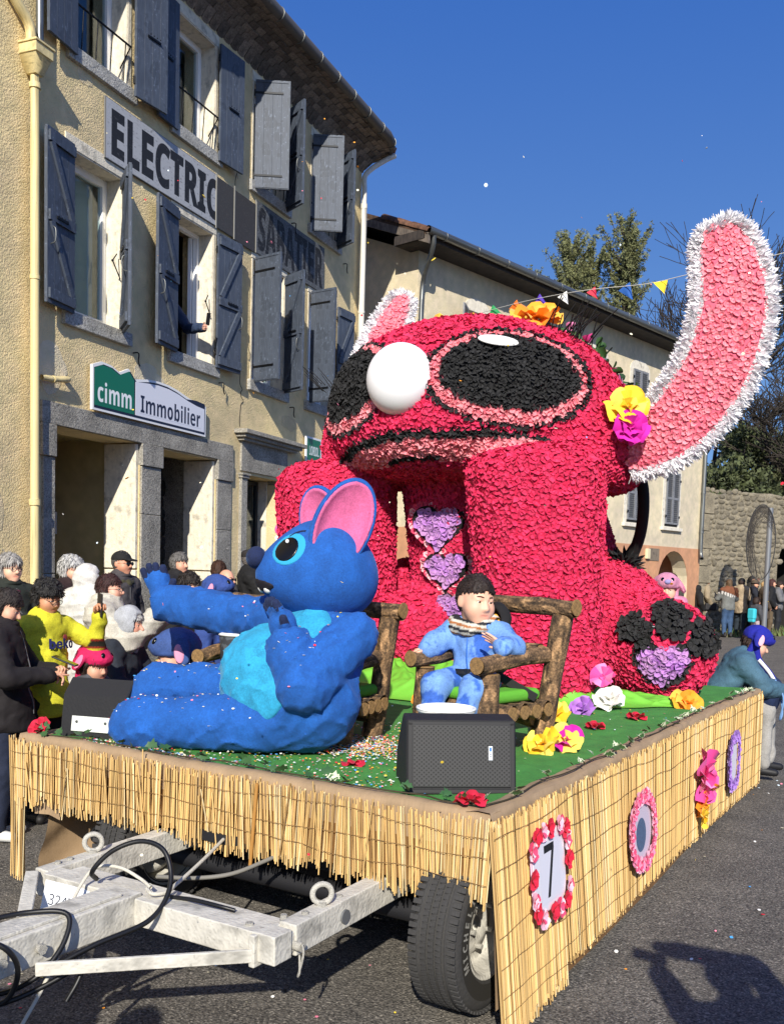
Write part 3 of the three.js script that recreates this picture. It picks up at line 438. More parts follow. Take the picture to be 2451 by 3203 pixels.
// ---------------------------------------------------------------- the cream house behind (frame FB)
const mCream = M(null, .95, { map: T.mottle, bumpMap: T.stucco, bumpScale: .004 }); mCream.color.setRGB(.86, .76, .56);
const mPeach = M(null, .95, { map: T.mottle }); mPeach.color.setRGB(.72, .38, .22);
{
  const h2 = FB.thing('cream_house', 'cream house with peach plinth, brown eaves and canal tiles beyond the red figure', 'house', 0, 0, 0);
  const Ht = 7.62, L = 12.45, holes = [rect(1.45, 2.18, 5.95, 6.75), rect(9.95, 11.75, .05, 1.55).slice(0, 2).concat(Array.from({ length: 13 }, (_, i) => { const a = i / 12 * Math.PI; return [10.85 + .9 * Math.cos(a), 1.45 + .9 * Math.sin(a)]; }))];
  mesh('wall', [boxUV(extr(rect(0, L, -.1, Ht), .4, holes).translate(0, 0, -.4)), boxUV(mx(extr([[0, -.1], [8, -.1], [8, Ht], [4, Ht + 1.6], [0, Ht]], .35), 0, 0, -1, .35, 0, 1, 0, 0, -1, 0, 0, -.402, 0, 0, 0, 1)), bc(L - .35, L, -.1, Ht, -8.4, -.402), bc(.36, L - .36, -.1, Ht, -8.4, -8.1)], mCream, h2);
  mesh('plinth', [boxUV(extr(rect(.003, L, -.1, 2.45), .012, [holes[1]]).translate(0, 0, .001))], mPeach, h2);
  mesh('plinth', [bc(-.012, -.002, -.1, 2.45, -8, -.003)], mPeach, h2);
  const brown = M(0x4a4340, .8, { map: T.wood });
  mesh('eaves_board', [bc(-.45, L + .2, 7.50, 7.53, -.2, .52), bc(-.45, L + .2, 7.532, 7.68, .49, .52), bc(-.46, -.40, 7.50, 7.66, -.2, .5)], brown, h2);
  const vb = mx(boxUV(extr([[-.6, 7.40], [4.1, 9.27], [4.1, 9.45], [-.6, 7.58]], .05)), 0, 0, -1, -.40, 0, 1, 0, 0, -1, 0, 0, 0, 0, 0, 0, 1); mesh('verge_board', vb, M(0x8a8078, .8, { map: T.wood }), h2);
  const so = mx(boxUV(extr([[-.55, 7.56], [4.1, 9.41], [4.1, 9.5], [-.55, 7.65]], L + .65)), 0, 0, 1, -.45, 0, 1, 0, 0, -1, 0, 0, 0, 0, 0, 0, 1); const rf = mesh('roof', so, M(0x77604f, .9, { map: T.tile }), h2);
  const so2 = mx(boxUV(extr([[4.1, 9.41], [8.8, 7.6], [8.8, 7.7], [4.1, 9.5]], L + .65)), 0, 0, 1, -.45, 0, 1, 0, 0, -1, 0, 0, 0, 0, 0, 0, 1); mesh('roof', so2, M(0x77604f, .9, { map: T.tile }), h2);
  seed(9); const tm = [0x8f6a54, 0x7c5c4a, 0x8d7866, 0x6a5a50, 0x9c7660].map((c) => M(c, .92, { map: T.tile }));
  const tg = boxUV(new THREE.CylinderGeometry(.105, .09, .46, 8, 1, true, -Math.PI / 2, Math.PI).rotateX(-Math.PI / 2).rotateX(R(21.7))); // convex side up, falling towards +z
  for (let i = 0; i < 63; i++) for (let r = 0; r < 3; r++) { const o = mesh('roof_tile', tg, pick(tm), rf); o.position.set(-.38 + i * .205, 7.68 + r * .145 + rr(-.008, .008), .38 - r * .36); o.rotation.y = rr(-.04, .04); }
  mesh('gutter', [tube([V(-.46, 7.63, .60), V(4, 7.62, .60), V(8, 7.61, .60), V(L + .25, 7.60, .60)], .075, 30, 8), ...Array.from({ length: 14 }, (_, i) => xf(new THREE.TorusGeometry(.079, .008, 5, 10).rotateY(Math.PI / 2), i * .95, 7.62, .60))], mZinc, h2);
  mesh('downpipe', [tube([V(-.3, 7.58, .6), V(-.25, 7.4, .55), V(-.05, 7.05, .2), V(.02, 6.9, .1), V(.02, 6.5, .08)], .045, 24, 8), cyl(V(.02, 6.6, .08), V(.02, .1, .08), .045), ...[6.2, 4, 2].map((y) => cyl(V(.02, y, .08), V(.02, y + .05, .08), .055))], mZinc, h2);
  mesh('downpipe', [cyl(V(12.33, 7.5, .08), V(12.33, 2.45, .08), .055), tube([V(12.33, 2.5, .08), V(12.33, 2.32, .09), V(12.3, 2.22, .13), V(12.26, 2.18, .16)], .055, 12, 8), ...[6.2, 4, 2.9].map((y) => cyl(V(12.33, y, .08), V(12.33, y + .05, .08), .065))], mZinc, h2);
  const mLouv = M(0x8d9096, .6, { map: T.shutter }); mLouv.color.setRGB(.42, .43, .46); const mWh = M(0xf0ece2, .9, { map: T.worn });
  const archPts = (x0, x1, y0, y1, rise) => { const a = [[x0, y0], [x1, y0]]; for (let i = 0; i <= 12; i++) { const t = i / 12 * Math.PI; a.push([(x0 + x1) / 2 + (x1 - x0) / 2 * Math.cos(t), y1 + rise * Math.sin(t)]); } return a; };
  function louvre(x0, x1, y0, y1, ang = 0, hx = x0, z = .05) { // a shutter leaf with slats
    const f = .05, s = mesh('shutter', [bc(x0, x0 + f, y0, y1, 0, .035), bc(x1 - f, x1, y0, y1, 0, .035), bc(x0 + f, x1 - f, y1 - f, y1, 0, .035), bc(x0 + f, x1 - f, y0, y0 + f, 0, .035), bc(x0 + f, x1 - f, (y0 + y1) / 2 - .03, (y0 + y1) / 2 + .03, 0, .035)].map((g) => g.translate(-hx, 0, 0)), mLouv, h2); s.position.set(hx, 0, z); s.rotation.y = ang;
    const sl = []; for (let y = y0 + f + .02; y < y1 - f; y += .052) sl.push(xf(bx(x1 - x0 - 2 * f, .045, .008), (x0 + x1) / 2 - hx, y, .018, .7, 0, 0)); mesh('slat', sl, mLouv, s, 'stuff');
  }
  function closedWin(x0, x1, y0, y1, rise) {
    const w = mesh('window', boxUV(extr(archPts(x0 - .14, x1 + .14, y0 - .08, y1, rise), .012).translate(0, 0, .001)), mWh, h2);
    mesh('sill', bc(x0 - .2, x1 + .2, y0 - .17, y0 - .082, -.02, .09, .008), mWh, w); mesh('gap', bc(x0, x1, y0 - .06, y0, .0135, .016), mDark, w);
    const xm = (x0 + x1) / 2; louvre(x0, xm - .004, y0, y1, 0, x0, .02); louvre(xm + .004, x1, y0, y1, 0, x1, .02);
    mesh('shutter_hinge', [.15, .85].flatMap((k) => [bc(x0 - .05, x0 + .02, y0 + k * (y1 - y0) - .03, y0 + k * (y1 - y0) + .03, .055, .062), bc(x1 - .02, x1 + .05, y0 + k * (y1 - y0) - .03, y0 + k * (y1 - y0) + .03, .055, .062)]), mIron, w);
  }
  for (const x of [8.14, 10.19, 6.05, 4.0]) { closedWin(x, x + .74, 5.42, 6.75, .26); closedWin(x, x + .74, 3.05, 4.42, .24); }
  // open window high on the left
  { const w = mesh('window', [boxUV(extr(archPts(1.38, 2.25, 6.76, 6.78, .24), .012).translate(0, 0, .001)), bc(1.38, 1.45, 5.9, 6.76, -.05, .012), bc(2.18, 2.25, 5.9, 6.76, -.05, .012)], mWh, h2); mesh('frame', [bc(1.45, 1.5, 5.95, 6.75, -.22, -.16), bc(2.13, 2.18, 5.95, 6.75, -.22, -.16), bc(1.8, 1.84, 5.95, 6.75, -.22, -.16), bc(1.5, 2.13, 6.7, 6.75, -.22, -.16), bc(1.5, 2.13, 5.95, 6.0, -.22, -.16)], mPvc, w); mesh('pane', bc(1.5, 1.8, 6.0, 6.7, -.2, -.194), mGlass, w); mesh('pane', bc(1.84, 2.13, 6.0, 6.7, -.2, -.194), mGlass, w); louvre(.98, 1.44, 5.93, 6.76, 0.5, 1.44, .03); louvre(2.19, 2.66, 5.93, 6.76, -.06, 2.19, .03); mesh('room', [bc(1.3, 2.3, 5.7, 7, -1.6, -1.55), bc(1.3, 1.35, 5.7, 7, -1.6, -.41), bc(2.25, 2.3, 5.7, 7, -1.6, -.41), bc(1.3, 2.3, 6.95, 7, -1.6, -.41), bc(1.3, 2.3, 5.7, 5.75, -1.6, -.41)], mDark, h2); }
  // arched doorway and a plaque
  mesh('doorway', [bc(9.8, 11.9, -.05, 2.6, -1.9, -1.8), bc(9.75, 9.8, -.05, 2.6, -1.9, -.41), bc(11.9, 11.95, -.05, 2.6, -1.9, -.41), bc(9.75, 11.95, 2.55, 2.6, -1.9, -.41)], mPeach, h2); mesh('door', [bc(9.9, 10.9, 0, 2.2, -1.0, -.95, .01)], M(0x4a2c20, .7, { map: T.wood }), h2);
  mesh('plaque', [bc(9.42, 9.96, 2.06, 2.38, .014, .03, .004)], M(0x8d8172, .6, { map: T.worn }), h2); mesh('meter_box', [bc(9.2, 9.36, 2.1, 2.36, .014, .09, .01)], M(0xd9cda8, .7), h2);
}
// ---------------------------------------------------------------- rubble wall at the far right with an archway
{
  seed(44); const a = V(8.75, 0, -28.0), b = V(17.5, 0, -33.5), d = b.clone().sub(a), Lw = d.length(), th = Math.atan2(-d.z, d.x);
  const w = thing('rubble_wall', 'tall rubble stone wall with a dark archway closing the far end of the street', 'wall', a.toArray(), th);
  const holes = [[...[[3.55, .05], [6.0, .05]], ...Array.from({ length: 13 }, (_, i) => { const t = i / 12 * Math.PI; return [4.775 + 1.225 * Math.cos(t), 2.1 + 1.0 * Math.sin(t)]; })]];
  const top = []; for (let i = 0; i <= 24; i++) top.push([Lw * (1 - i / 24), 4.15 + .12 * noise3(i * .6, 2, 1)]);
  const mW = M(null, 1, { map: T.stone, bumpMap: T.stoneB, bumpScale: .02 }); mW.color.setRGB(.50, .44, .33);
  mesh('masonry', boxUV(extr([[0, -.1], [Lw, -.1], ...top], .6, holes).translate(0, 0, -.6)), mW, w);
  const g = new THREE.IcosahedronGeometry(.5, 1); { const p = g.attributes.position; for (let i = 0; i < p.count; i++) { const s = 1 + .3 * noise3(p.getX(i) * 3, p.getY(i) * 3, p.getZ(i) * 3); p.setXYZ(i, p.getX(i) * s, clamp(p.getY(i) * s * 1.2, -.5, .5), p.getZ(i) * s); } g.computeVertexNormals(); boxUV(g); }
  const ms = [], cs = []; for (let y = .05; y < 4.1; y += .15) for (let x = .05; x < 8.5;) { const wd = rr(.12, .42); const inHole = x > 3.3 && x < 6.1 && y < 2.1 + Math.sqrt(Math.max(0, 1.1 - ((x - 4.775) / 1.2) ** 2)); if (!inHole) { ms.push(mat4(V(x + wd / 2, y + rr(.03, .1), 0.0), new THREE.Quaternion().setFromEuler(new THREE.Euler(0, 0, rr(-.15, .15))), V(wd * .92, rr(.1, .17), rr(.05, .12)))); const k = rr(.6, 1.15); cs.push(new THREE.Color(.62 * k, .55 * k, .42 * k)); } x += wd; }
  inst('stones', boxUV(g.clone()), M(0xffffff, 1, { map: T.stone, bumpMap: T.stoneB, bumpScale: .02 }), ms, cs, w);
  mesh('quoin', Array.from({ length: 8 }, (_, i) => bc(-.05, .35 + (i % 2) * .15, i * .5, i * .5 + .48, -.6, .05, .02)), mW, w);
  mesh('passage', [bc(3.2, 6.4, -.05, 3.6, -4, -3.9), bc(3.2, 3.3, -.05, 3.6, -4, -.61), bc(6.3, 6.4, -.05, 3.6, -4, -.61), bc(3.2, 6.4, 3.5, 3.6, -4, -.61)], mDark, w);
  // weeds at the foot of the wall
  const mm = [], cc = []; for (let i = 0; i < 900; i++) { const x = rr(0, 8), z = rr(.1, 1.1); mm.push(mat4(a.clone().add(V(x * Math.cos(th) + z * Math.sin(th), 0, -x * Math.sin(th) + z * Math.cos(th))), new THREE.Quaternion().setFromEuler(new THREE.Euler(rr(-.4, .4), rr(0, 6), rr(-.4, .4))), V(1, rr(.5, 1.6), 1))); cc.push(new THREE.Color().setRGB(rr(.06, .14), rr(.1, .17), rr(.03, .06))); }
  const blade = new THREE.BufferGeometry(); blade.setAttribute('position', new THREE.Float32BufferAttribute([-.03, 0, 0, .03, 0, 0, .01, .2, .03, -.05, 0, .02, .0, 0, .04, -.06, .16, -.02], 3)); blade.computeVertexNormals();
  tag(inst('grass', blade, M(0xffffff, .9), mm, cc), 'thin strip of weeds along the foot of the rubble wall', 'grass');
}
// ---------------------------------------------------------------- trees behind
const mBark = M(0x4b4136, .95, { map: T.bark }), mTwig = M(0x3a332c, .95);
function limbs(p, d, len, r, depth, out, tips, spread, up) {
  const n = 3; let a = p.clone(), dir = d.clone(), ra = r; for (let i = 0; i < n; i++) { dir.add(V(rr(-1, 1), rr(-1, 1), rr(-1, 1)).multiplyScalar(.12)).normalize(); const b = a.clone().addScaledVector(dir, len / n), rb = Math.max(.013, ra * (depth ? .86 : .6)); out.push(cyl(a, b, ra, rb, depth > 2 ? 7 : depth ? 5 : 3)); a = b; ra = rb; if (depth && i > 0) tips.push(a.clone()); }
  if (!depth) { tips.push(a); return; }
  const k = depth > 1 ? 4 : 3; for (let i = 0; i < k; i++) { const nd = dir.clone().add(V(rr(-1, 1), rr(-.4, 1) * up, rr(-1, 1)).multiplyScalar(spread)).normalize(); limbs(a.clone().addScaledVector(dir, -len * rr(0, .5)), nd, len * rr(.6, .8), ra * .72, depth - 1, out, tips, spread, up); }
}
const leafG = (() => { const g = new THREE.BufferGeometry(); const P = []; for (let i = 0; i < 5; i++) { const a = i * 1.256, c = Math.cos(a), s = Math.sin(a); P.push(0, 0, 0, c - s * .35, .5 + .3 * (i % 2), s + c * .35, c + s * .35, .25, s - c * .35); } g.setAttribute('position', new THREE.Float32BufferAttribute(P, 3)); g.computeVertexNormals(); return g; })();
const mLeaf = new THREE.MeshPhysicalMaterial({ roughness: .8, side: THREE.DoubleSide, transmission: 0.25, thickness: 0 });
function tree(sd, name, label, x, z, H, rad0, o) { const rad = rad0 * 1.35;
  seed(sd); const t = thing(name, label, 'tree', [x, 0, z], rr(0, 6), o.group); const out = [], tips = [];
  if (o.column) { // a poplar-like plume: upright limbs round a straight stem
    out.push(cyl(V(0, 0, 0), V(0, H * .95, 0), .28, .03, 8)); const m2 = []; for (let i = 0; i < o.n; i++) { const y = H * (.25 + .7 * Math.sqrt(rnd())), a = rr(0, 6.28), l = rad * rr(.35, 1.25) * (1.25 - y / H); const e = V(Math.cos(a) * l, Math.min(H * 1.04, y + rr(.8, 2.0)), Math.sin(a) * l); m2.push(cyl(V(0, y, 0), e, .05, .01, 4)); for (let k = .35; k <= 1.1; k += .09) tips.push(V(0, y, 0).lerp(e, k)); }
    mesh('trunk', out, mBark, t); mesh('branch', m2, mTwig, t);
  } else {
    limbs(V(0, 0, 0), V(0, 1, 0), H * .34, o.r || .3, o.depth ?? 4, out, tips, o.spread ?? .9, o.up ?? 1);
    mesh('trunk', out.splice(0, 3), mBark, t); mesh('branch', out, mTwig, t);
  }
  if (o.leaf) {
    const ms = [], cs = []; for (let i = 0; i < o.leaves; i++) { const p = pick(tips).clone().add(V(rr(-1, 1), rr(-1, 1), rr(-1, 1)).multiplyScalar(o.fuzz)); ms.push(mat4(p, new THREE.Quaternion().setFromEuler(new THREE.Euler(rr(0, 6), rr(0, 6), rr(0, 6))), o.size * rr(.6, 1.3))); const k = rr(.7, 1.25); cs.push(new THREE.Color(o.leaf[0] * k, o.leaf[1] * k, o.leaf[2] * k)); }
    inst('crown', leafG, mLeaf, ms, cs, t);
  }
}
tree(101, 'poplar_tree', 'tall pale green plume tree nearest the tiled roof, left of the other plumes', 7.6, -45, 16.6, 1.7, { column: true, n: 110, leaf: [.19, .20, .075], leaves: 6500, fuzz: .13, size: .075 });
tree(102, 'poplar_tree', 'slim pale green plume tree between two larger plumes above the roof', 8.9, -47, 16.6, 1.3, { column: true, n: 84, leaf: [.18, .19, .07], leaves: 4600, fuzz: .12, size: .075 });
tree(103, 'poplar_tree', 'broad pale green plume tree beside the bare dark tree', 10.3, -46, 17.8, 1.9, { column: true, n: 130, leaf: [.19, .20, .075], leaves: 7500, fuzz: .14, size: .08 });
tree(107, 'poplar_tree', 'small wispy plume tree just showing over the roof, far left of the trees', 6.0, -46, 15.2, 1.0, { column: true, n: 50, leaf: [.18, .19, .07], leaves: 2800, fuzz: .11, size: .07 });
tree(104, 'bare_tree', 'bare dark leafless tree behind the roof beside the long pink ear', 11.0, -42, 18.5, 3, { depth: 6, r: .40, spread: .75, up: .9 });
tree(105, 'bare_tree', 'bare grey brown tree reaching over the wall at far right', 15.4, -37, 13.2, 3, { depth: 6, r: .26, spread: 1.0, up: .5 });
tree(106, 'evergreen_tree', 'dense dark evergreen spilling over the rubble wall', 12.9, -37.5, 8.6, 3, { depth: 5, r: .3, spread: 1.1, up: .35, leaf: [.085, .105, .035], leaves: 26000, fuzz: .42, size: .15 });
tree(108, 'evergreen_tree', 'dark evergreen at the right edge behind the archway', 17.0, -38.5, 9.0, 3, { depth: 5, r: .3, spread: 1.1, up: .35, leaf: [.09, .10, .035], leaves: 22000, fuzz: .42, size: .15 });
// ---------------------------------------------------------------- the trailer (frame FT: x right, z to the front)
const mStraw = M(0xffffff, .75), mKraft = M(null, .85, { map: T.card }); mKraft.color.setRGB(.48, .33, .19);
const mWhitePaint = M(0xd9d8d2, .75, { map: T.worn, bumpMap: T.stoneB, bumpScale: .003 });
const mBlackSteel = M(0x16161a, .7), mWire = M(0x86683e, .8);
const trailer = FT.thing('parade_trailer', 'flat parade trailer covered in green cloth and skirted with golden reed matting', 'trailer', 0, 0, 0);
{
  // deck: cloth over boards, with a soft unevenness
  const g = new THREE.PlaneGeometry(2.50, 4.94, 50, 100).rotateX(-Math.PI / 2).translate(0, 0, -2.5), p = g.attributes.position;
  for (let i = 0; i < p.count; i++) p.setY(i, DECK + .007 * noise3(p.getX(i) * 2.2, 0, p.getZ(i) * 2.2) + .004 * noise3(p.getX(i) * 7, 3, p.getZ(i) * 5));
  g.computeVertexNormals(); const mGreen = M(null, .9, { map: T.plushC, bumpMap: T.cloth, bumpScale: .001 }); mGreen.color.setRGB(.075, .33, .055);
  mesh('deck_cloth', boxUV(g), mGreen, trailer);
  mesh('deck', bc(-1.26, 1.26, .66, .76, -4.99, -.01), M(0x6b5335, .9, { map: T.wood }), trailer);
  // kraft paper rim folded over the edge
  const rim = (n, f) => { const P = [], idx = []; for (let i = 0; i <= n; i++) { const t = i / n, pr = f(t); for (const q of pr) P.push(...q); } const m = 5; for (let i = 0; i < n; i++) for (let k = 0; k < m - 1; k++) { const a = i * m + k, b = a + m; idx.push(a, b, a + 1, a + 1, b, b + 1); } const g = new THREE.BufferGeometry(); g.setAttribute('position', new THREE.Float32BufferAttribute(P, 3)); g.setIndex(idx); g.computeVertexNormals(); return boxUV(g); };
  const wv = (t, s) => .008 * noise3(t * 14, s, 0) + .005 * noise3(t * 37, s, 4);
  mesh('rim', [rim(110, (t) => { const x = mix(-1.30, 1.285, t), w = wv(t, 1); return [[x, DECK + .004, -.085 + wv(t, 5)], [x, DECK + .013 + w * .6, -.04], [x, DECK + .010 + w, 0.006], [x, DECK - .02 + w, .016], [x, .50, .008]]; }),
    rim(180, (t) => { const z = mix(.012, -5.0, t), w = wv(t * 2, 2); return [[1.19 + wv(t * 2, 6), DECK + .004, z], [1.235, DECK + .013 + w * .6, z], [1.282, DECK + .010 + w, z], [1.292, DECK - .02 + w, z], [1.283 + .05 * sstep(-3.8, -.1, z), .06, z]]; }),
    rim(60, (t) => { const z = mix(.0, -5.0, t); return [[-1.20, DECK + .004, z], [-1.24, DECK + .012, z], [-1.28, DECK + .01, z], [-1.29, DECK - .02, z], [-1.286, .6, z]]; })], mKraft, trailer);
  // reed matting: every straw a thin rod, bound in rows by wire
  seed(2024); const straw = new THREE.CylinderGeometry(1, 1, 1, 5, 1, true).translate(0, .5, 0), Q = new THREE.Quaternion(), E3 = new THREE.Euler();
  const strawCol = () => { const k = rr(.62, 1.12), w = rnd(); return w < .08 ? new THREE.Color(.42 * k, .25 * k, .09 * k) : w < .22 ? new THREE.Color(.78 * k, .62 * k, .34 * k) : new THREE.Color(.70 * k, .46 * k, .175 * k); };
  const fms = [], fcs = [];
  const bottomF = (x) => .458 + .014 * noise3(x * 3, 0, 0) + .02 * noise3(x * 9, 5, 0) - (x < -1.1 ? .0 : 0);
  for (let x = -1.335; x < 1.296; x += .0046) { const lay = rr(.012, .032), y0 = bottomF(x) + rr(-.03, .03), y1 = .752 + rr(-.02, .014) + .01 * noise3(x * 5, 2, 0), tl = rr(-.05, .05) + .10 * noise3(x * 4, 8, 1); if (rnd() < .06) continue; E3.set(rr(-.03, .03), 0, tl * .7); fms.push(mat4(V(x + tl * .12, y0, lay), Q.setFromEuler(E3), V(rr(.0022, .0042), y1 - y0, rr(.0022, .0042)))); fcs.push(strawCol()); }
  for (let i = 0; i < 26; i++) { const x = rr(-1.2, 1.2), y0 = rr(.40, .46); E3.set(rr(-.05, .1), 0, rr(-.22, .22)); fms.push(mat4(V(x, y0, rr(.03, .04)), Q.setFromEuler(E3), V(.0034, rr(.2, .36), .0034))); fcs.push(strawCol()); }
  for (let x = -1.345; x < -1.262; x += .0034) { E3.set(rr(-.02, .02), 0, rr(-.02, .02)); fms.push(mat4(V(x, .055 + rr(-.015, .015), rr(.0, .03)), Q.setFromEuler(E3), V(.0034, .70 + rr(-.03, .02), .0034))); fcs.push(strawCol()); }
  const front = mesh('reed_mat', bc(-1.335, 1.28, .475, .74, .010, .0125), M(0x8a6233, .9, { map: T.card }), trailer); inst('reeds', straw, mStraw, fms.map((m) => m.clone()), fcs, front);
  const wireF = []; for (const y of [.705, .615, .53]) { const pts = []; for (let i = 0; i <= 60; i++) { const x = mix(-1.33, 1.29, i / 60); pts.push(V(x, y + .018 * noise3(x * 3.1, y * 20, 0) + .006 * noise3(x * 11, y * 9, 2), .0375)); } wireF.push(tube(pts, .0013, 170, 5)); }
  mesh('wire', wireF, mWire, front); mesh('cane', [cyl(V(.21, .40, .044), V(.235, .75, .04), .008)], M(0xa8793a, .6), front);
  const flare = (z) => .010 + .070 * sstep(-3.8, -.1, z), fx = (y, z) => flare(z) * (1 - y / .75);
  const sms = [], scs = []; const bot = (z) => .022 + .012 * (noise3(z * 2, 1, 0) + 1);
  for (let z = .03; z > -5.0; z -= .0043) for (let k = 0; k < 1; k++) { const tl = rr(-.014, .014) + .03 * noise3(z * 3, 4, k); E3.set(tl, 0, rr(-.008, .008) + flare(z) / .75); const y0 = bot(z) + rr(-.02, .025) - (z > -.6 ? .07 : .0) * sstep(-.9, -.1, z), y1 = .752 + rr(-.025, .012); sms.push(mat4(V(1.287 + rr(0, .018) + fx(y0, z), y0, z), Q.setFromEuler(E3), V(rr(.0021, .0042), y1 - y0, rr(.0021, .0042)))); scs.push(strawCol()); }
  for (let z = -.6; z < .05; z += .0075) { E3.set(rr(-.01, .01), 0, flare(z) / .75); sms.push(mat4(V(1.288 + rr(0, .014) + fx(-.04, z), -.04 + rr(-.02, .02), z), Q.setFromEuler(E3), V(.0036, .78, .0036))); scs.push(strawCol()); }
  const side = mesh('reed_mat', (() => { const q = new THREE.PlaneGeometry(1, 1, 40, 2), a = q.attributes.position; for (let i = 0; i < a.count; i++) { const z = -2.5 + a.getX(i) * 4.98, y = .355 + a.getY(i) * .74; a.setXYZ(i, 1.2845 + fx(y, z), y, z); } q.computeVertexNormals(); return boxUV(q); })(), M(0x8a6233, .9, { map: T.card }), trailer); inst('reeds', straw, mStraw, sms, scs, side);
  const wireS = []; for (const y of [.70, .585, .47, .355, .24, .125, .045]) { const pts = []; for (let i = 0; i <= 90; i++) { const z = mix(.04, -5.0, i / 90); pts.push(V(1.3105 + fx(y, z), y + .017 * noise3(z * 2.6, y * 20, 7) + .006 * noise3(z * 9, y * 9, 2), z)); } wireS.push(tube(pts, .0013, 230, 5)); }
  mesh('wire', wireS, mWire, side);
  // brown cloth hanging on the far side, seen from inside under the front fringe
  const tg = new THREE.PlaneGeometry(2.6, .82, 70, 26), tp = tg.attributes.position; for (let i = 0; i < tp.count; i++) { const u = tp.getX(i), v = tp.getY(i) + .41; tp.setXYZ(i, -1.235 + .05 * noise3(u * 3, v * 2, 0) + .035 * noise3(u * 8 + v * 6, v * 3, 2) * (1.1 - v) + (v < .1 ? rr(0, .004) : 0) + .12 * (1 - v / .82) * noise3(u * 2.2, 0, 5), v * .90 - .01, u - 1.40); } tg.computeVertexNormals();
  const mTarp = M(null, .8, { bumpMap: T.cloth, bumpScale: .001 }); mTarp.color.setRGB(.30, .20, .11); mesh('tarpaulin', boxUV(tg), mTarp, trailer);
  const flap = new THREE.PlaneGeometry(.2, .12, 10, 8), fp = flap.attributes.position; for (let i = 0; i < fp.count; i++) fp.setXYZ(i, fp.getX(i) - 1.13, fp.getY(i) + .45 - .1 * Math.abs(fp.getX(i)), -.02 + .02 * noise3(fp.getX(i) * 9, fp.getY(i) * 9, 0)); flap.computeVertexNormals(); mesh('paper_flap', boxUV(flap), mKraft, trailer);
  // chassis
  mesh('chassis', [bc(-.55, -.45, .5, .655, -4.9, -.1, .006), bc(.45, .55, .5, .655, -4.9, -.1, .006), ...[-.15, -1.2, -2.4, -3.6, -4.8].map((z) => bc(-1.2, 1.2, .57, .655, z - .04, z + .04, .006)), bc(-.6, .6, .36, .46, -.42, -.18, .006), cyl(V(0, .46, -.3), V(0, .5, -.3), .34, .34, 28), bc(-.35, .35, .18, .36, -.9, -.5, .01), cyl(V(-1.0, .27, -.22), V(1.05, .27, -.2), .045), cyl(V(-1, .3, -4.1), V(1, .3, -4.1), .045), bc(-.5, -.4, .3, .5, -4.15, -4.05), bc(.4, .5, .3, .5, -4.15, -4.05), bc(.74, .80, .27, .62, -.3, -.18, .005)], mBlackSteel, trailer);
  // wheels
  const mTyre = M(null, .88, { map: T.plushC, bumpMap: T.stoneB, bumpScale: .002 }); mTyre.color.setRGB(.052, .050, .048);
  const prof = [[.19, -.085], [.235, -.098], [.285, -.1], [.312, -.088], [.322, -.07]]; for (const c of [-.048, -.016, .016, .048]) prof.push([.329, c - .008], [.320, c - .005], [.320, c + .005], [.329, c + .008]); prof.push([.322, .07], [.312, .088], [.285, .1], [.235, .098], [.19, .085]);
  const tyreG = boxUV(new THREE.LatheGeometry(prof.map(([a, b]) => new THREE.Vector2(a, b)), 72).rotateZ(-Math.PI / 2));
  const blocks = []; for (let i = 0; i < 72; i++) for (const s of [-1, 1]) { const a = (i + (s > 0 ? .5 : 0)) / 72 * Math.PI * 2; blocks.push(bx(.036, .012, .0205, s * .080, .3235, 0, .003).rotateX(a)); }
  for (let i = 0; i < 90; i++) { const a = i / 90 * Math.PI * 2; for (const c of [-.032, 0, .032]) blocks.push(bx(.0225, .004, .0175, c, .3295, 0).rotateX(a + c)); }
  const rimG = boxUV(new THREE.LatheGeometry([[.03, .02], [.06, .035], [.10, .03], [.13, -.0], [.165, .01], [.178, .05], [.186, .086], [.202, .094], [.204, .088], [.19, .078], [.188, -.08], [.205, -.095]].map(([a, b]) => new THREE.Vector2(a, b)), 48).rotateZ(-Math.PI / 2));
  const ring = new THREE.RingGeometry(.215, .285, 64, 2), rp = ring.attributes.position; for (let i = 0; i < rp.count; i++) { const r = Math.hypot(rp.getX(i), rp.getY(i)); rp.setZ(i, .1015 - .02 * ((r - .25) / .04) ** 2 * .15); } ring.rotateY(Math.PI / 2);
  const lt = (() => { const c = document.createElement('canvas'); c.width = c.height = 512; const x = c.getContext('2d'); x.fillStyle = '#26241f'; x.fillRect(0, 0, 512, 512); x.fillStyle = '#8f8d86'; x.font = 'bold 44px sans-serif'; x.textAlign = 'center'; const s = 'MICHELIN'; for (let rep = 0; rep < 2; rep++) for (let i = 0; i < s.length; i++) { x.save(); x.translate(256, 256); x.rotate((i - 3.5) * .17 + rep * Math.PI + 2.2); x.fillText(s[i], 0, -207); x.restore(); } const t = new THREE.CanvasTexture(c); t.colorSpace = THREE.SRGBColorSpace; return t; })();
  for (const [sx, z, steer] of [[1.12, -.20, 0], [-.66, -.3, 0], [1.0, -4.1, 0], [-1.0, -4.1, 0]]) {
    const w = new THREE.Group(); w.name = 'wheel'; trailer.add(w); w.position.set(sx, .285, z); w.rotation.y = sx < 0 ? Math.PI : 0; w.rotation.x = .4;
    const ty = mesh('tyre', [tyreG.clone(), ...blocks.map((b) => b.clone())], mTyre, w); void ty; mesh('sidewall_lettering', ring.clone(), M(0xffffff, .8, { map: lt }), w);
    mesh('rim', [rimG.clone(), ...Array.from({ length: 5 }, (_, i) => xf(new THREE.CylinderGeometry(.011, .011, .03, 6).rotateZ(Math.PI / 2), .045, .085 * Math.cos(i * 1.257), .085 * Math.sin(i * 1.257)))], mWhitePaint, w);
    steer;
  }
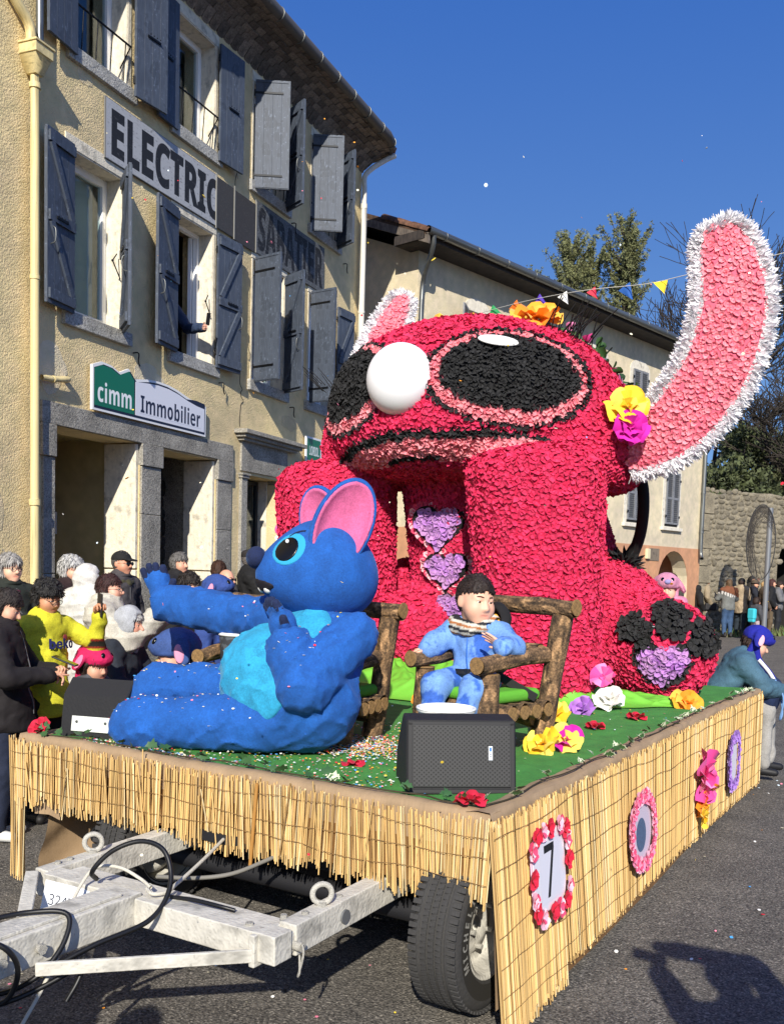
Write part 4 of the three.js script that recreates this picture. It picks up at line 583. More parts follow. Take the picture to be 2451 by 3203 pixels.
  // drawbar, white painted steel
  const db = mesh('drawbar', [bc(.055, .20, .33, .45, .64, 2.9, .008), bc(.075, .18, .45, .462, .72, 2.6, .003)], mWhitePaint, trailer);
  mesh('crossbeam', [bc(-.30, .84, .335, .435, .585, .68, .006), bc(-.29, .83, .345, .42, .49, .58, .006)], mWhitePaint, db);
  mesh('arm', [bar(V(.80, .385, .56), V(.80, .40, -.3), .075, .11, .006), bc(.745, .77, .32, .43, .44, .70, .005)], mWhitePaint, db); mesh('arm', [bar(V(-.33, .385, .66), V(-.33, .40, -.3), .075, .11, .006)], mWhitePaint, db);
  mesh('brace', [bar(V(.76, .36, .69), V(.225, .335, 1.13), .016, .045, .004), cyl(V(.70, .395, .64), V(.70, .445, .64), .014)], mWhitePaint, db);
  mesh('brace', [bar(V(-.345, .43, .69), V(.055, .36, 1.06), .05, .02, .004)], mWhitePaint, db);
  mesh('side_plate', [bc(.2005, .208, .355, .43, 1.22, 1.38, .003), ...[1.25, 1.32, 1.1].map((z) => xf(new THREE.CylinderGeometry(.016, .019, .02, 6).rotateZ(Math.PI / 2), .215, .39, z))], mWhitePaint, db);
  for (const [x, z] of [[.80, .36], [-.33, .40]]) mesh('ring', [xf(new THREE.TorusGeometry(.035, .0105, 8, 20), x, .487, z, 0, .8, 0), cyl(V(x, .44, z), V(x, .458, z), .018)], mWhitePaint, db);
  mesh('bolt', [[.80, .25], [.80, .46], [-.33, .2], [-.33, .52], [-.33, .58], [.76, .53]].map(([x, z]) => cyl(V(x, .43, z), V(x, .453, z), .014, .012, 6)), mWhitePaint, db);
  mesh('pin', [cyl(V(.83, .37, .56), V(.865, .37, .56), .017), tube([V(.87, .385, .57), V(.88, .36, .575), V(.87, .30, .58), V(.862, .275, .58), V(.872, .29, .585), V(.866, .35, .578)], .0045, 20, 5)], mWhitePaint, db);
  mesh('ratchet_plate', [xf(new THREE.CylinderGeometry(.026, .026, .008, 20).rotateZ(Math.PI / 2), .842, .385, .27)], M(0x77797a, .6, { metalness: .5 }), db);
  { const W = .24, H = .155, t = printed(W, H, 256, (c, w, h) => { c.fillStyle = '#e9ebef'; c.fillRect(0, 0, w, h); c.strokeStyle = '#1e2430'; c.lineWidth = 6; c.lineCap = 'round'; c.font = '62px sans-serif'; c.fillStyle = '#1e2430'; c.fillText('3247', w * .12, h * .56); }); const np = mesh('number_plate', bx(W, H, .004, 0, 0, 0, .001), M(0xe9ebef, .4), db); np.position.set(-.135, .345, .705); np.rotation.set(-.25, .1, 0); const f = mesh('lettering', new THREE.PlaneGeometry(W - .006, H - .006).translate(0, 0, .0028), face(W, H, t, .4), np); void f; }
}
// cables and rope slung over the drawbar
const fT = (x, y, z) => FT.w(x, y, z);
{
  const mk = (name, label, pts, r, m, cat) => tag(mesh(name, tube(pts.map((p) => fT(...p)), r, pts.length * 14, 7), m), label, cat);
  const blk = M(0x0d0d0f, .45), wht = M(0xcfcabb, .8, { bumpMap: T.cloth, bumpScale: .001 }), gry = M(0x77746c, .7);
  mk('electric_cable', 'black electric cable looping up in a hoop above the white crossbeam', [[-.02, .46, .66], [.0, .50, .70], [.06, .58, .66], [.15, .62, .60], [.24, .60, .58], [.30, .52, .60], [.33, .45, .66], [.33, .40, .74], [.27, .36, .92], [.235, .33, 1.02], [.20, .30, 1.10]], .0095, blk, 'cable');
  mk('electric_cable', 'black electric cable wound round the near end of the drawbar beam', [[.30, .44, .60], [.40, .445, .585], [.52, .44, .57], [.56, .43, .55]], .008, blk, 'cable');
  mk('electric_cable', 'thick black cable coiled in loops hanging under the drawbar beam', [[-.1, .40, 1.35], [.0, .455, 1.28], [.1, .475, 1.06], [.2, .465, .98], [.235, .40, 1.02], [.225, .31, 1.12], [.12, .25, 1.2], [.02, .28, 1.3], [.03, .42, 1.36], [.12, .475, 1.32], [.215, .44, 1.24], [.23, .36, 1.2], [.2, .26, 1.22], [.1, .22, 1.3], [.05, .2, 1.34], [.18, .24, 1.16], [.26, .30, 1.02], [.29, .34, .98], [.30, .28, 1.02], [.29, .22, 1.06]], .009, blk, 'cable');
  mk('rope', 'white rope running from under the reed fringe to a knot on the crossbeam', [[.02, .49, -.05], [.06, .48, .05], [.16, .47, .28], [.24, .455, .5], [.27, .45, .60], [.25, .452, .64], [.20, .455, .62]], .0075, wht, 'rope');
  mk('rope', 'white rope tied over the drawbar and trailing down to the road', [[.20, .455, .60], [.12, .47, .58], [.03, .50, .60], [-.03, .50, .66], [.0, .40, .80], [.1, .40, .90], [.21, .36, 1.02], [.215, .25, 1.1], [.2, .10, 1.2], [.2, .0, 1.22]], .0065, wht, 'rope');
  mk('rope', 'short white rope end looped round the near end of the drawbar', [[.03, .455, 1.3], [.12, .485, 1.34], [.215, .45, 1.33], [.22, .34, 1.33], [.2, .25, 1.36]], .0065, wht, 'rope');
  mk('air_hose', 'grey hose sagging from the reed fringe to the crossbeam', [[.34, .47, -.1], [.30, .44, .05], [.24, .41, .2], [.14, .40, .3], [.05, .42, .42]], .009, gry, 'hose');
}
// ---------------------------------------------------------------- paper flowers
const mPaper = (c) => new THREE.MeshPhysicalMaterial({ color: c, roughness: .8, side: THREE.DoubleSide, transmission: .12, thickness: 0 });
const petalG = [0, 1].map((k) => { const g = new THREE.PlaneGeometry(1, 1, 4, 4), p = g.attributes.position; for (let i = 0; i < p.count; i++) { const u = p.getX(i) * 2, v = p.getY(i) + .5; const w = .16 + .84 * Math.sin(Math.min(1, v * 1.05) * 2.0) * (k ? .9 : 1); p.setXYZ(i, u * w * .55, v * .95 - .15 * u * u * v, .25 * u * u * w + .35 * v * v * (k ? -.2 : .35) + .05 * Math.sin(u * 5 + k) * v); } g.computeVertexNormals(); return g; });
function paperFlower(name, label, cat, group, pos, nrm, size, mats, o = {}) { // pos, nrm in world
  const t = thing(name, label, cat, pos.toArray(), 0, group); t.quaternion.copy(qN(nrm.clone().normalize(), rnd() * 6)); const rings = o.rings || [[3, .25, 1.35], [5, .55, 1.0], [6, .85, .62], [6, 1.0, .3]];
  rings.forEach(([n, s, tilt], r) => { for (let i = 0; i < n; i++) { const m = mesh('petal', petalG[(i + r) % 2], mats[(r + i) % mats.length], t); const a = i / n * 6.283 + r * .5 + rr(-.15, .15); m.rotation.order = 'YXZ'; m.rotation.set(Math.PI / 2 - tilt - rr(-.1, .1), a, 0); m.position.set(Math.sin(a) * .05 * size * r, .02 * size, Math.cos(a) * .05 * size * r); m.scale.setScalar(size * s * rr(.85, 1.1)); } });
  if (o.leaves) for (let i = 0; i < o.leaves; i++) { const m = mesh('leaf', petalG[1], mPaper(0x2f7a2a), t); m.rotation.order = 'YXZ'; m.rotation.set(1.3, rr(0, 6), 0); m.scale.setScalar(size * .9); }
  return t;
}
// ---------------------------------------------------------------- the big flower covered figure
const FIG = V(-.6, DECK, -3.9), L = (x, y, z) => V(x - FIG.x, y - FIG.y, z - FIG.z);
const figure = FT.thing('float_figure', 'giant crimson animal figure covered in paper flowers with long pink feathered ears', 'float figure', FIG.x, FIG.y, FIG.z);
{
  const headF = (() => { const a = ellF(L(-.74, 2.93, -3.7), V(1.12, .63, .98)), b = ellF(L(-.72, 2.64, -3.60), V(1.0, .34, .86)), c = ellF(L(.17, 2.60, -3.85), V(.44, .42, .62)), d = ellF(L(-1.65, 2.60, -3.85), V(.40, .38, .6)); return (x, y, z) => smax(smin(smin(smin(a(x, y, z), b(x, y, z), .25), c(x, y, z), .2), d(x, y, z), .2), (2.34 - FIG.y) - y - .25 * Math.max(0, x - .55), .12); })();
  const bodyF = unionF([capF(L(-.82, 2.3, -4.0), L(-.76, 1.0, -3.95), .58, .44), ellF(L(-.6, 1.6, -4.5), V(.8, 1.0, .48)), ellF(L(.12, 1.22, -4.35), V(.58, .56, .52)), capF(L(.3, 1.13, -4.3), L(.74, 1.10, -4.05), .42, .375), ellF(L(-1.5, 1.2, -4.3), V(.55, .55, .5)), ellF(L(-1.06, 1.14, -3.62), V(.37, .37, .42))], .12);
  const lA = capF(L(.03, 2.36, -3.2), L(.14, 1.0, -3.18), .475, .395), lB = capF(L(-1.80, 2.32, -3.42), L(-1.71, 1.0, -3.4), .48, .43), legs = (x, y, z) => Math.min(smax(lA(x, y, z), y - (2.52 - FIG.y), .26), smax(lB(x, y, z), y - (2.48 - FIG.y), .26));
  const all = (x, y, z) => smax(smin(smin(headF(x, y, z), legs(x, y, z), .06), bodyF(x, y, z), .08), -y + .0, .03);
  const g = netMesh(all, L(-2.5, .74, -5.05), L(1.3, 3.66, -2.5), .05);
  
  // rosette of crinkled paper
  const rosette = (n, wav) => { const P = [], I = []; const rings = [[0, .1], [.42, .0], [.75, .30], [1.0, .48]]; P.push(0, .06, 0); for (let r = 1; r < 4; r++) for (let i = 0; i < n; i++) { const a = (i + r * .5) / n * 6.283, k = 1 + wav * ((i * 7 + r * 3) % 5 - 2) / 6; P.push(Math.cos(a) * rings[r][0] * k, rings[r][1] * (1 + wav * ((i * 5 + r) % 4 - 1.5) * .7), Math.sin(a) * rings[r][0] * k); } for (let i = 0; i < n; i++) { I.push(0, 1 + (i + 1) % n, 1 + i); for (let r = 0; r < 2; r++) { const a = 1 + r * n + i, b = 1 + r * n + (i + 1) % n; I.push(a, b, a + n, b, b + n, a + n); } } const q = new THREE.BufferGeometry(); q.setAttribute('position', new THREE.Float32BufferAttribute(P, 3)); q.setIndex(I); const f = q.toNonIndexed(); f.computeVertexNormals(); return f; };
  const ros = rosette(8, .42), ros2 = rosette(7, .58), shard = rosette(5, .9);
  const mPet = new THREE.MeshPhysicalMaterial({ roughness: .82, side: THREE.DoubleSide, transmission: .08, thickness: 0 });
  // scatter on a triangle mesh with a minimum spacing
  function scatter(geo, dmin, per, filter) {
    const ix = geo.index, p = geo.attributes.position, n = ix ? ix.count / 3 : p.count / 3, a = V(), b = V(), c = V(), areas = []; let A = 0;
    const tri = (i) => { const q = (k) => ix ? ix.getX(i * 3 + k) : i * 3 + k; a.fromBufferAttribute(p, q(0)); b.fromBufferAttribute(p, q(1)); c.fromBufferAttribute(p, q(2)); };
    for (let i = 0; i < n; i++) { tri(i); A += b.clone().sub(a).cross(c.clone().sub(a)).length() / 2; areas.push(A); }
    const N = A / (dmin * dmin) * per, cell = new Map(), out = [], key = (x, y, z) => (x + 500) * 4000000 + (y + 500) * 2000 + z + 500;
    for (let s = 0; s < N; s++) {
      const t = rnd() * A; let lo = 0, hi = n - 1; while (lo < hi) { const m = (lo + hi) >> 1; if (areas[m] < t) lo = m + 1; else hi = m; } tri(lo); let u = rnd(), v = rnd(); if (u + v > 1) { u = 1 - u; v = 1 - v; }
      const q = a.clone().multiplyScalar(1 - u - v).addScaledVector(b, u).addScaledVector(c, v); const nn = b.clone().sub(a).cross(c.clone().sub(a)).normalize(); const d = filter ? filter(q, nn) : dmin; if (!d) continue;
      const cx = Math.floor(q.x / dmin), cy = Math.floor(q.y / dmin), cz = Math.floor(q.z / dmin); let ok = true;
      for (let i = -1; i <= 1 && ok; i++) for (let j = -1; j <= 1 && ok; j++) for (let k = -1; k <= 1 && ok; k++) { const l = cell.get(key(cx + i, cy + j, cz + k)); if (l) for (const o of l) if (o.distanceToSquared(q) < d * d) { ok = false; break; } }
      if (!ok) continue; const kk = key(cx, cy, cz); if (!cell.has(kk)) cell.set(kk, []); cell.get(kk).push(q); out.push([q, nn]);
    }
    return out;
  }
  const lists = {}; const put = (k, q, n, s, col, lift = 0) => { const l = lists[k] ??= { m: [], c: [] }; const nn = n.clone().add(V(rr(-.36, .36), rr(-.36, .36), rr(-.36, .36))).normalize(); l.m.push(mat4(q.clone().addScaledVector(n, lift), qN(nn, rnd() * 6.28), V(s * rr(.8, 1.2), s * rr(.8, 1.3), s * rr(.8, 1.2)))); l.c.push(col); };
  const red = () => { const k = rr(.76, 1.14), w = rnd(); return new THREE.Color((.64 + .06 * w) * k, (.012 + .016 * w) * k, (.080 + .03 * w) * k); };
  const pink = () => { const k = rr(.85, 1.1), w = rnd(); return new THREE.Color(.82 * k, (.20 + .12 * w) * k, (.25 + .10 * w) * k); };
  const black = () => { const k = rr(.5, 1.6); return new THREE.Color(.011 * k, .011 * k, .012 * k); };
  const purple = () => { const k = rr(.8, 1.15), w = rnd(); return new THREE.Color((.40 + .1 * w) * k, (.17 + .09 * w) * k, .52 * k); };
  // plain oval eyes with a pink ring and a black edge; a straight mouth with a pink lip
  const eyes = [-.035, -1.445].map((x, i) => { const E = L(x, 2.99, -2.92), n = V(i ? -.62 : .62, .18, .76).normalize(), u = V(i ? .78 : .78, i ? -.06 : -.06, i ? .62 : -.62).normalize(); u.addScaledVector(n, -u.dot(n)).normalize(); return { E, n, u, v: V().crossVectors(n, u).multiplyScalar(V().crossVectors(n, u).y < 0 ? -1 : 1) }; });
  const soleN = V(.42, .08, .9).normalize(), footC = L(.74, 1.10, -4.05), soleU = V(.9, 0, -.42).normalize(), toes = [[-.225, .15, .105], [.0, .225, .125], [.235, .11, .125]];
  const heart = (u, v) => { u /= 1.0; const y = v + .12; const a = u * u + y * y - .55; return a * a * a - u * u * y * y * y < 0; };
  seed(606);
  const cls = (q, n) => {
    const x = q.x + FIG.x, y = q.y + FIG.y, z = q.z + FIG.z;
    if (n.z > -.2 && y > 2.5) for (let i = 0; i < 2; i++) { const e = eyes[i], d = q.clone().sub(e.E), u = d.dot(e.u) / .56, v = d.dot(e.v) / .345; if (d.dot(e.n) < -.45) continue; const r = Math.hypot(u, v), lo = v < -.15 ? .16 * clamp((-.15 - v) * 1.4) : 0; if (r < .86 - lo) return 'eye' + i; if (r < .97) return 'ring' + i; if (r < 1.04) return 'edge' + i; }
    if (n.z > -.1 && z > -3.4 && x > -1.58 && x < .17) { const yl = 2.585 - .11 * Math.max(0, (-.65 - x) / .9) ** 2 - .05 * Math.max(0, (x + .2) / .37) ** 2; if (Math.abs(y - yl) < .028) return 'mouth'; const lw = .155 * Math.sqrt(clamp((x + 1.58) / .5)) * Math.sqrt(clamp((.17 - x) / .5)); if (y < yl && y > yl - lw) { if (Math.abs(y - (yl - lw + .012)) < .014 && x > -1.0 && x < -.55) return 'mouth'; return 'lip'; } }
    if (x > .3 && y < 1.6 && n.dot(soleN) > .30) { const d = q.clone().sub(footC), u = d.dot(soleU), v = d.y; for (const [a, b, r] of toes) if (Math.hypot(u - a, v - b) < r) return 'toe'; const hu = (u + .045) / .185, hv = (v + .085) / .165; if (heart(hu, hv)) return 'pad'; if (heart(hu / 1.2, hv / 1.2)) return 'toe2'; }
    return 'red';
  };
  const small = { eye0: 1, eye1: 1, ring0: 1, ring1: 1, edge0: 1, edge1: 1, mouth: 1, lip: 1 };
  { const P = g.attributes.position, N = g.attributes.normal, C = new Float32Array(P.count * 3), q = V(), n = V(); for (let i = 0; i < P.count; i++) { q.fromBufferAttribute(P, i); n.fromBufferAttribute(N, i); const k = cls(q, n); C.set(k === 'red' ? [.50, .010, .056] : k === 'pad' ? [.3, .1, .4] : k[0] === 'r' || k === 'lip' ? [.6, .12, .17] : [.01, .01, .011], i * 3); } g.setAttribute('color', new THREE.BufferAttribute(C, 3)); mesh('body', g, M(0xffffff, .95, { vertexColors: true }), figure); }
  for (const [q, n] of scatter(g, .030, 5, (q, n) => { const k = cls(q, n); if (!small[k]) return 0; return .021; })) { const k = cls(q, n); put(k, q, n, .020, k[0] === 'r' || k === 'lip' ? pink() : black(), .004 + (k[0] === 'e' ? .006 : 0)); }
  for (const [q, n] of scatter(g, .030, 6.5, (q, n) => { const k = cls(q, n); return small[k] ? 0 : k === 'red' ? .0262 : .030; })) { const k = cls(q, n); put(k === 'red' && rnd() < .45 ? 'red2' : k, q, n, k === 'red' ? .0215 * rr(.75, 1.3) : k === 'pad' ? .029 : .030, k === 'red' ? red() : k === 'pad' ? purple() : black(), k === 'toe' ? .03 : .004); }
  const names = { eye0: 'eye', eye1: 'eye', ring0: 'eye_ring', ring1: 'eye_ring', edge0: 'eye_edge', edge1: 'eye_edge', mouth: 'mouth_line', lip: 'lip', toe: 'toe_pads', toe2: 'pad_edge', pad: 'sole_pad', red: 'flower_skin', red2: 'flower_skin' };
  for (const [k, l] of Object.entries(lists)) inst(names[k], small[k] ? shard : k === 'red2' ? ros2 : ros, mPet, l.m, l.c, figure);
  // a white paper glint near the top of each eye, the white balloon nose
  { const e = eyes[0]; let s = e.E.clone().addScaledVector(e.u, -.10).addScaledVector(e.v, .235); for (let i = 0; i < 60 && all(s.x, s.y, s.z) < .02; i++) s.addScaledVector(e.n, .01); for (let i = 0; i < 200 && all(s.x, s.y, s.z) > .03; i++) s.addScaledVector(e.n, -.005); const gl = mesh('eye_glint', ell(.145, .05, .02, 0, 0, 0, 18), M(0xf0eeea, .8), figure); gl.position.copy(s); gl.quaternion.setFromRotationMatrix(new THREE.Matrix4().makeBasis(e.u, e.v, e.n)); gl.rotateX(-.5); }
  { const p = L(-.81, 2.965, -2.74); mesh('nose', [ell(.245, .252, .215, p.x, p.y, p.z, 40), xf(new THREE.ConeGeometry(.012, .03, 8), p.x - .08, p.y + .165, p.z + .13, .9, 0, 0)], new THREE.MeshPhysicalMaterial({ color: 0xf0eff2, roughness: .42, clearcoat: .2, clearcoatRoughness: .4 }), figure); }
  // heart patches down the chest
  for (const [x, y, z, s] of [[-.855, 1.985, -3.40, .17], [-.785, 1.655, -3.46, .14], [-.71, 1.37, -3.50, .11]]) {
    let c = L(x, y, -3.0); for (let i = 0; i < 300 && all(c.x, c.y, c.z) > .03; i++) c.z -= .01; void z;
    const pts = []; for (let i = 0; i < 36; i++) { const a = i / 36 * 6.283; pts.push([16 * Math.sin(a) ** 3 / 15 * s * 1.15, (13 * Math.cos(a) - 5 * Math.cos(2 * a) - 2 * Math.cos(3 * a) - Math.cos(4 * a)) / 15 * s * 1.1]); }
    const h = mesh('heart_patch', extr(pts, .04, [], .01), M(0x0c0b0c, .95), figure); h.position.copy(c); h.rotation.y = .12; h.position.z -= .05;
    const ms = [], cs = [], m2 = [], c2 = []; const inPoly = (px, py, k) => { let ins = false; for (let i = 0, j = 35; i < 36; j = i++) { const [xi, yi] = pts[i], [xj, yj] = pts[j]; if ((yi * k > py) !== (yj * k > py) && px < (xj - xi) * k * (py - yi * k) / ((yj - yi) * k) + xi * k) ins = !ins; } return ins; };
    const got = []; for (let i = 0; i < 900; i++) { const u = rr(-1.3, 1.3) * s, v = rr(-1.4, 1.2) * s; if (!inPoly(u, v, .84)) continue; if (got.some(([a, b]) => (a - u) ** 2 + (b - v) ** 2 < .00095)) continue; got.push([u, v]); ms.push(mat4(V(u, v, .052), qN(V(rr(-.3, .3), rr(-.3, .3), 1).normalize(), rnd() * 6), .034)); cs.push(purple()); }
    inst('heart_petals', ros, mPet, ms, cs, h);
    for (let i = 0; i < 46; i++) { const t = i / 46 * 36, a = pts[Math.floor(t)], b = pts[(Math.floor(t) + 1) % 36], f = t % 1; m2.push(mat4(V(mix(a[0], b[0], f) * 1.14, mix(a[1], b[1], f) * 1.14, .02), qN(V(rr(-.4, .4), rr(-.4, .4), 1).normalize(), rnd() * 6), .03)); c2.push(rnd() < .5 ? new THREE.Color(.8, .42, .48) : new THREE.Color(.7, .06, .14)); }
    inst('heart_border', ros, mPet, m2, c2, h);
  }
  // ears: flat padded blades with pink flowers on both faces and a white feather edge
  const feather = (() => { const P = [], I = []; const n = 6; for (let i = 0; i <= n; i++) { const t = i / n, w = .17 * Math.sin(Math.PI * Math.min(1, t * .92 + .08)) * (i % 2 ? 1 : .8), y = t, z = .25 * t * t; P.push(-w, y - .05 * (i % 2), z + .03, 0, y, z, w, y - .05 * (i % 2), z + .03); } for (let i = 0; i < n; i++) for (let k = 0; k < 2; k++) { const a = i * 3 + k, b = a + 3; I.push(a, a + 1, b, a + 1, b + 1, b); } const q = new THREE.BufferGeometry(); q.setAttribute('position', new THREE.Float32BufferAttribute(P, 3)); q.setIndex(I); q.computeVertexNormals(); return q; })();
  const mFea = new THREE.MeshPhysicalMaterial({ color: 0xffffff, roughness: .9, side: THREE.DoubleSide, transmission: .25, thickness: 0 });
  function ear(spine, wid, nrmal, big) {
    const c = new THREE.CatmullRomCurve3(spine), N = 26, Lp = [], Rp = []; const nr = nrmal.clone().normalize(); const wAt = (t) => { const k = t * (wid.length - 1), i = Math.min(wid.length - 2, Math.floor(k)); return mix(wid[i], wid[i + 1], k - i); };
    const pt = (t, s) => { const p = c.getPoint(t), d = c.getTangent(t), b = V().crossVectors(nr, d).normalize(); return p.addScaledVector(b, s * wAt(t)); };
    const P = [], I = []; const K = 8; for (let i = 0; i <= N; i++) for (let k = 0; k <= K; k++) { const s = k / K * 2 - 1, q = pt(i / N, s); const bul = .035 * Math.sqrt(Math.max(0, 1 - s * s)); for (const f of [1, -1]) { const w = q.clone().addScaledVector(nr, f * bul); P.push(w.x, w.y, w.z); } }
    const id = (i, k, f) => (i * (K + 1) + k) * 2 + f; for (let i = 0; i < N; i++) for (let k = 0; k < K; k++) { I.push(id(i, k, 0), id(i, k + 1, 0), id(i + 1, k, 0), id(i, k + 1, 0), id(i + 1, k + 1, 0), id(i + 1, k, 0)); I.push(id(i, k, 1), id(i + 1, k, 1), id(i, k + 1, 1), id(i, k + 1, 1), id(i + 1, k, 1), id(i + 1, k + 1, 1)); }
    const eg = new THREE.BufferGeometry(); eg.setAttribute('position', new THREE.Float32BufferAttribute(P, 3)); eg.setIndex(I); eg.computeVertexNormals();
    const e = mesh('ear', eg, M(0xd06078, .9), figure); const ms = [], cs = []; for (const [q, n] of scatter(eg, .034, 6, () => .0285)) { n.negate(); ms.push(mat4(q, qN(n.add(V(rr(-.3, .3), rr(-.3, .3), rr(-.3, .3))).normalize(), rnd() * 6), .0235)); const k = rr(.85, 1.1), w = rnd(); cs.push(new THREE.Color(.86 * k, (.19 + .11 * w) * k, (.26 + .09 * w) * k)); }
    inst('ear_flowers', ros, mPet, ms, cs, e);
    const fm = [], fc = []; const F = big ? 6500 : 2400; for (let i = 0; i < F; i++) { let t = rnd(), s = rnd() < .5 ? -1 : 1, out; const p0 = pt(Math.min(t, 1), s); const cc = c.getPoint(t), tg = c.getTangent(t); out = p0.clone().sub(cc).normalize(); if (rnd() < .14) { t = 1 - rnd() * .03; s = rr(-1, 1); p0.copy(pt(t, s)); out = tg.clone().addScaledVector(p0.clone().sub(c.getPoint(t)), 3).normalize(); } else out.addScaledVector(tg, rr(-.5, .9)); out.addScaledVector(nr, rr(-.9, .9)).normalize(); const q = qN(out, rnd() * 6.28); fm.push(mat4(p0.addScaledVector(out, -.03), q, rr(.055, .12))); const k = rr(.86, .97); fc.push(new THREE.Color(k, k * .985, k)); }
    inst('feathers', feather, mFea, fm, fc, e);
  }
  seed(707);
  ear([L(.52, 2.50, -3.62), L(.78, 2.62, -3.6), L(1.0, 2.83, -3.6), L(1.16, 3.13, -3.6), L(1.22, 3.50, -3.6), L(1.13, 3.86, -3.6), L(1.08, 3.97, -3.6)], [.14, .20, .225, .23, .225, .21, .15, .08], V(.32, .05, .95), true);
  ear([L(-1.95, 3.30, -4.05), L(-1.97, 3.55, -4.25), L(-1.95, 3.80, -4.4), L(-1.91, 4.02, -4.52), L(-1.90, 4.10, -4.56)], [.12, .14, .13, .09, .05], V(.5, .1, .86), false);
  // long black antenna hanging behind, ending in a feather tuft; stiff black stalks on the brow
  const an = mesh('antenna', tube([L(.20, 2.55, -4.0), L(.42, 2.5, -4.05), L(.485, 2.38, -4.15), L(.50, 2.2, -4.2), L(.455, 1.98, -4.3), L(.385, 1.83, -4.38), L(.33, 1.72, -4.42)], .045, 40, 10), M(0x0b0b0d, .9), figure);
  { const fm = [], fc = []; for (let i = 0; i < 260; i++) { const d = V(rr(-1, 1), rr(-1, 1), rr(-1, 1)).normalize(); fm.push(mat4(L(.30, 1.72, -4.4).addScaledVector(d, .05), qN(d, rnd() * 6), rr(.08, .15))); const k = rr(.5, 1.5); fc.push(new THREE.Color(.010 * k, .010 * k, .011 * k)); } inst('tuft', feather, M(0xffffff, .9), fm, fc, an); }
  const st = []; for (let i = 0; i < 26; i++) { const b = L(rr(-.02, .22), 3.30 + rr(-.05, .07), rr(-3.75, -3.35)); const d = V(rr(.1, .8), rr(.35, .8), rr(-.1, .5)).normalize(); st.push(tube([b, b.clone().addScaledVector(d, .12), b.clone().addScaledVector(d, .26).add(V(.02, -.01, 0))], .0045, 8, 4)); } for (let i = 0; i < 8; i++) { const b = L(rr(-1.95, -1.75), 3.08 + rr(-.05, .05), -3.3); const d = V(-.6, .6, rr(-.2, .4)).normalize(); st.push(cyl(b, b.clone().addScaledVector(d, .2), .004, .002, 4)); } mesh('brow_stalks', st, M(0x0d0c0c, .9), figure, 'stuff');
  figure.userData.surface = undefined;
  figure.updateMatrixWorld(true);
  // flowers pinned on the figure, and the leafy garland round the back of the head
  const onHead = (x, y, z) => { const p = L(x, y, z); return figure.localToWorld(p); }; const nW = (x, y, z) => V(x, y, z).applyAxisAngle(V(0, 1, 0), FT.th);
  seed(808); const org = [0xf5a623, 0xf08c10, 0xf7b640].map(mPaper), yel = [0xf6d23a, 0xf0c020, 0xf8e060].map(mPaper), mag = [0xd010a0, 0xe020b0].map(mPaper), wht = [0xf0efe8, 0xe2e0d8].map(mPaper), pnk = [0xf060a8, 0xf58abf, 0xe84898].map(mPaper), rdp = [0xd0103a, 0xb80c30].map(mPaper), lil = [0xb47ad0, 0xa868c8].map(mPaper);
  paperFlower('paper_rose', 'orange paper rose on top of the red head nearest the small left ear', 'paper flower', null, onHead(-1.06, 3.52, -3.6), nW(-.2, .9, .5), .165, org);
  paperFlower('paper_rose', 'large orange paper rose on the crown of the red head beside the big eye', 'paper flower', null, onHead(-.14, 3.50, -3.55), nW(.2, .9, .55), .185, org);
  paperFlower('paper_rose', 'yellow paper rose where the long pink ear joins the head', 'paper flower', null, onHead(.60, 2.80, -3.42), nW(.5, .3, .85), .14, yel);
  paperFlower('paper_dahlia', 'magenta paper flower under the yellow rose at the base of the long ear', 'paper flower', null, onHead(.63, 2.655, -3.40), nW(.5, .1, .85), .125, mag, { rings: [[5, .4, 1.2], [8, .75, .8], [9, 1.0, .35]] });
  paperFlower('paper_flower', 'pink and white paper flower on the edge of the red left leg', 'paper flower', null, FT.w(-2.24, 1.93, -3.30), nW(-.5, .2, .9), .10, [pnk[0], wht[0], rdp[0]]);
  { const t = thing('leafy_garland', 'garland of dark leaves and small pink blossoms round the back of the red head', 'garland', FT.w(.15, 3.3, -4.0).toArray(), FT.th); const inv = (x, y, z) => V(x - .15, y - 3.3, z + 4.0); const curve = new THREE.CatmullRomCurve3([inv(-.2, 3.50, -3.75), inv(.08, 3.36, -3.85), inv(.24, 3.2, -3.95), inv(.36, 3.02, -4.0), inv(.42, 2.85, -3.95)]); mesh('stem', new THREE.TubeGeometry(curve, 30, .012, 5), M(0x2a3d1c, .9), t); const lm = [0x1f3a1a, 0x2c4f22, 0x3a5a2c].map((c) => M(c, .6)); for (let i = 0; i < 80; i++) { const p = curve.getPoint(rnd()); const m = mesh('leaf', petalG[1], pick(lm), t); m.position.copy(p).add(V(rr(-.05, .05), rr(-.05, .05), rr(-.06, .06))); m.quaternion.setFromEuler(new THREE.Euler(rr(0, 6), rr(0, 6), rr(0, 6))); m.scale.set(.06, .1, .06); } for (let i = 0; i < 18; i++) { const p = curve.getPoint(rnd()); const f = mesh('blossom', petalG[0], pnk[i % 3], t); f.position.copy(p).add(V(rr(-.06, .06), rr(-.02, .06), rr(-.02, .1))); f.quaternion.setFromEuler(new THREE.Euler(rr(0, 6), rr(0, 6), 0)); f.scale.setScalar(.07); } }
  // flowers lying on the deck and pinned to the reed skirt
  const D = (x, z, y = DECK + .01) => FT.w(x, y, z), up = V(0, 1, 0);
  paperFlower('paper_rose', 'yellow paper rose lying on the green deck at the foot of the log chair', 'paper flower', null, D(.95, -1.28, DECK + .05), nW(-.2, .6, .8), .088, yel);
  paperFlower('paper_rose', 'cream and magenta paper rose behind the yellow one by the log chair foot', 'paper flower', null, D(1.02, -1.40, DECK + .06), nW(.4, .7, .6), .082, [yel[2], mag[0], yel[2]]);
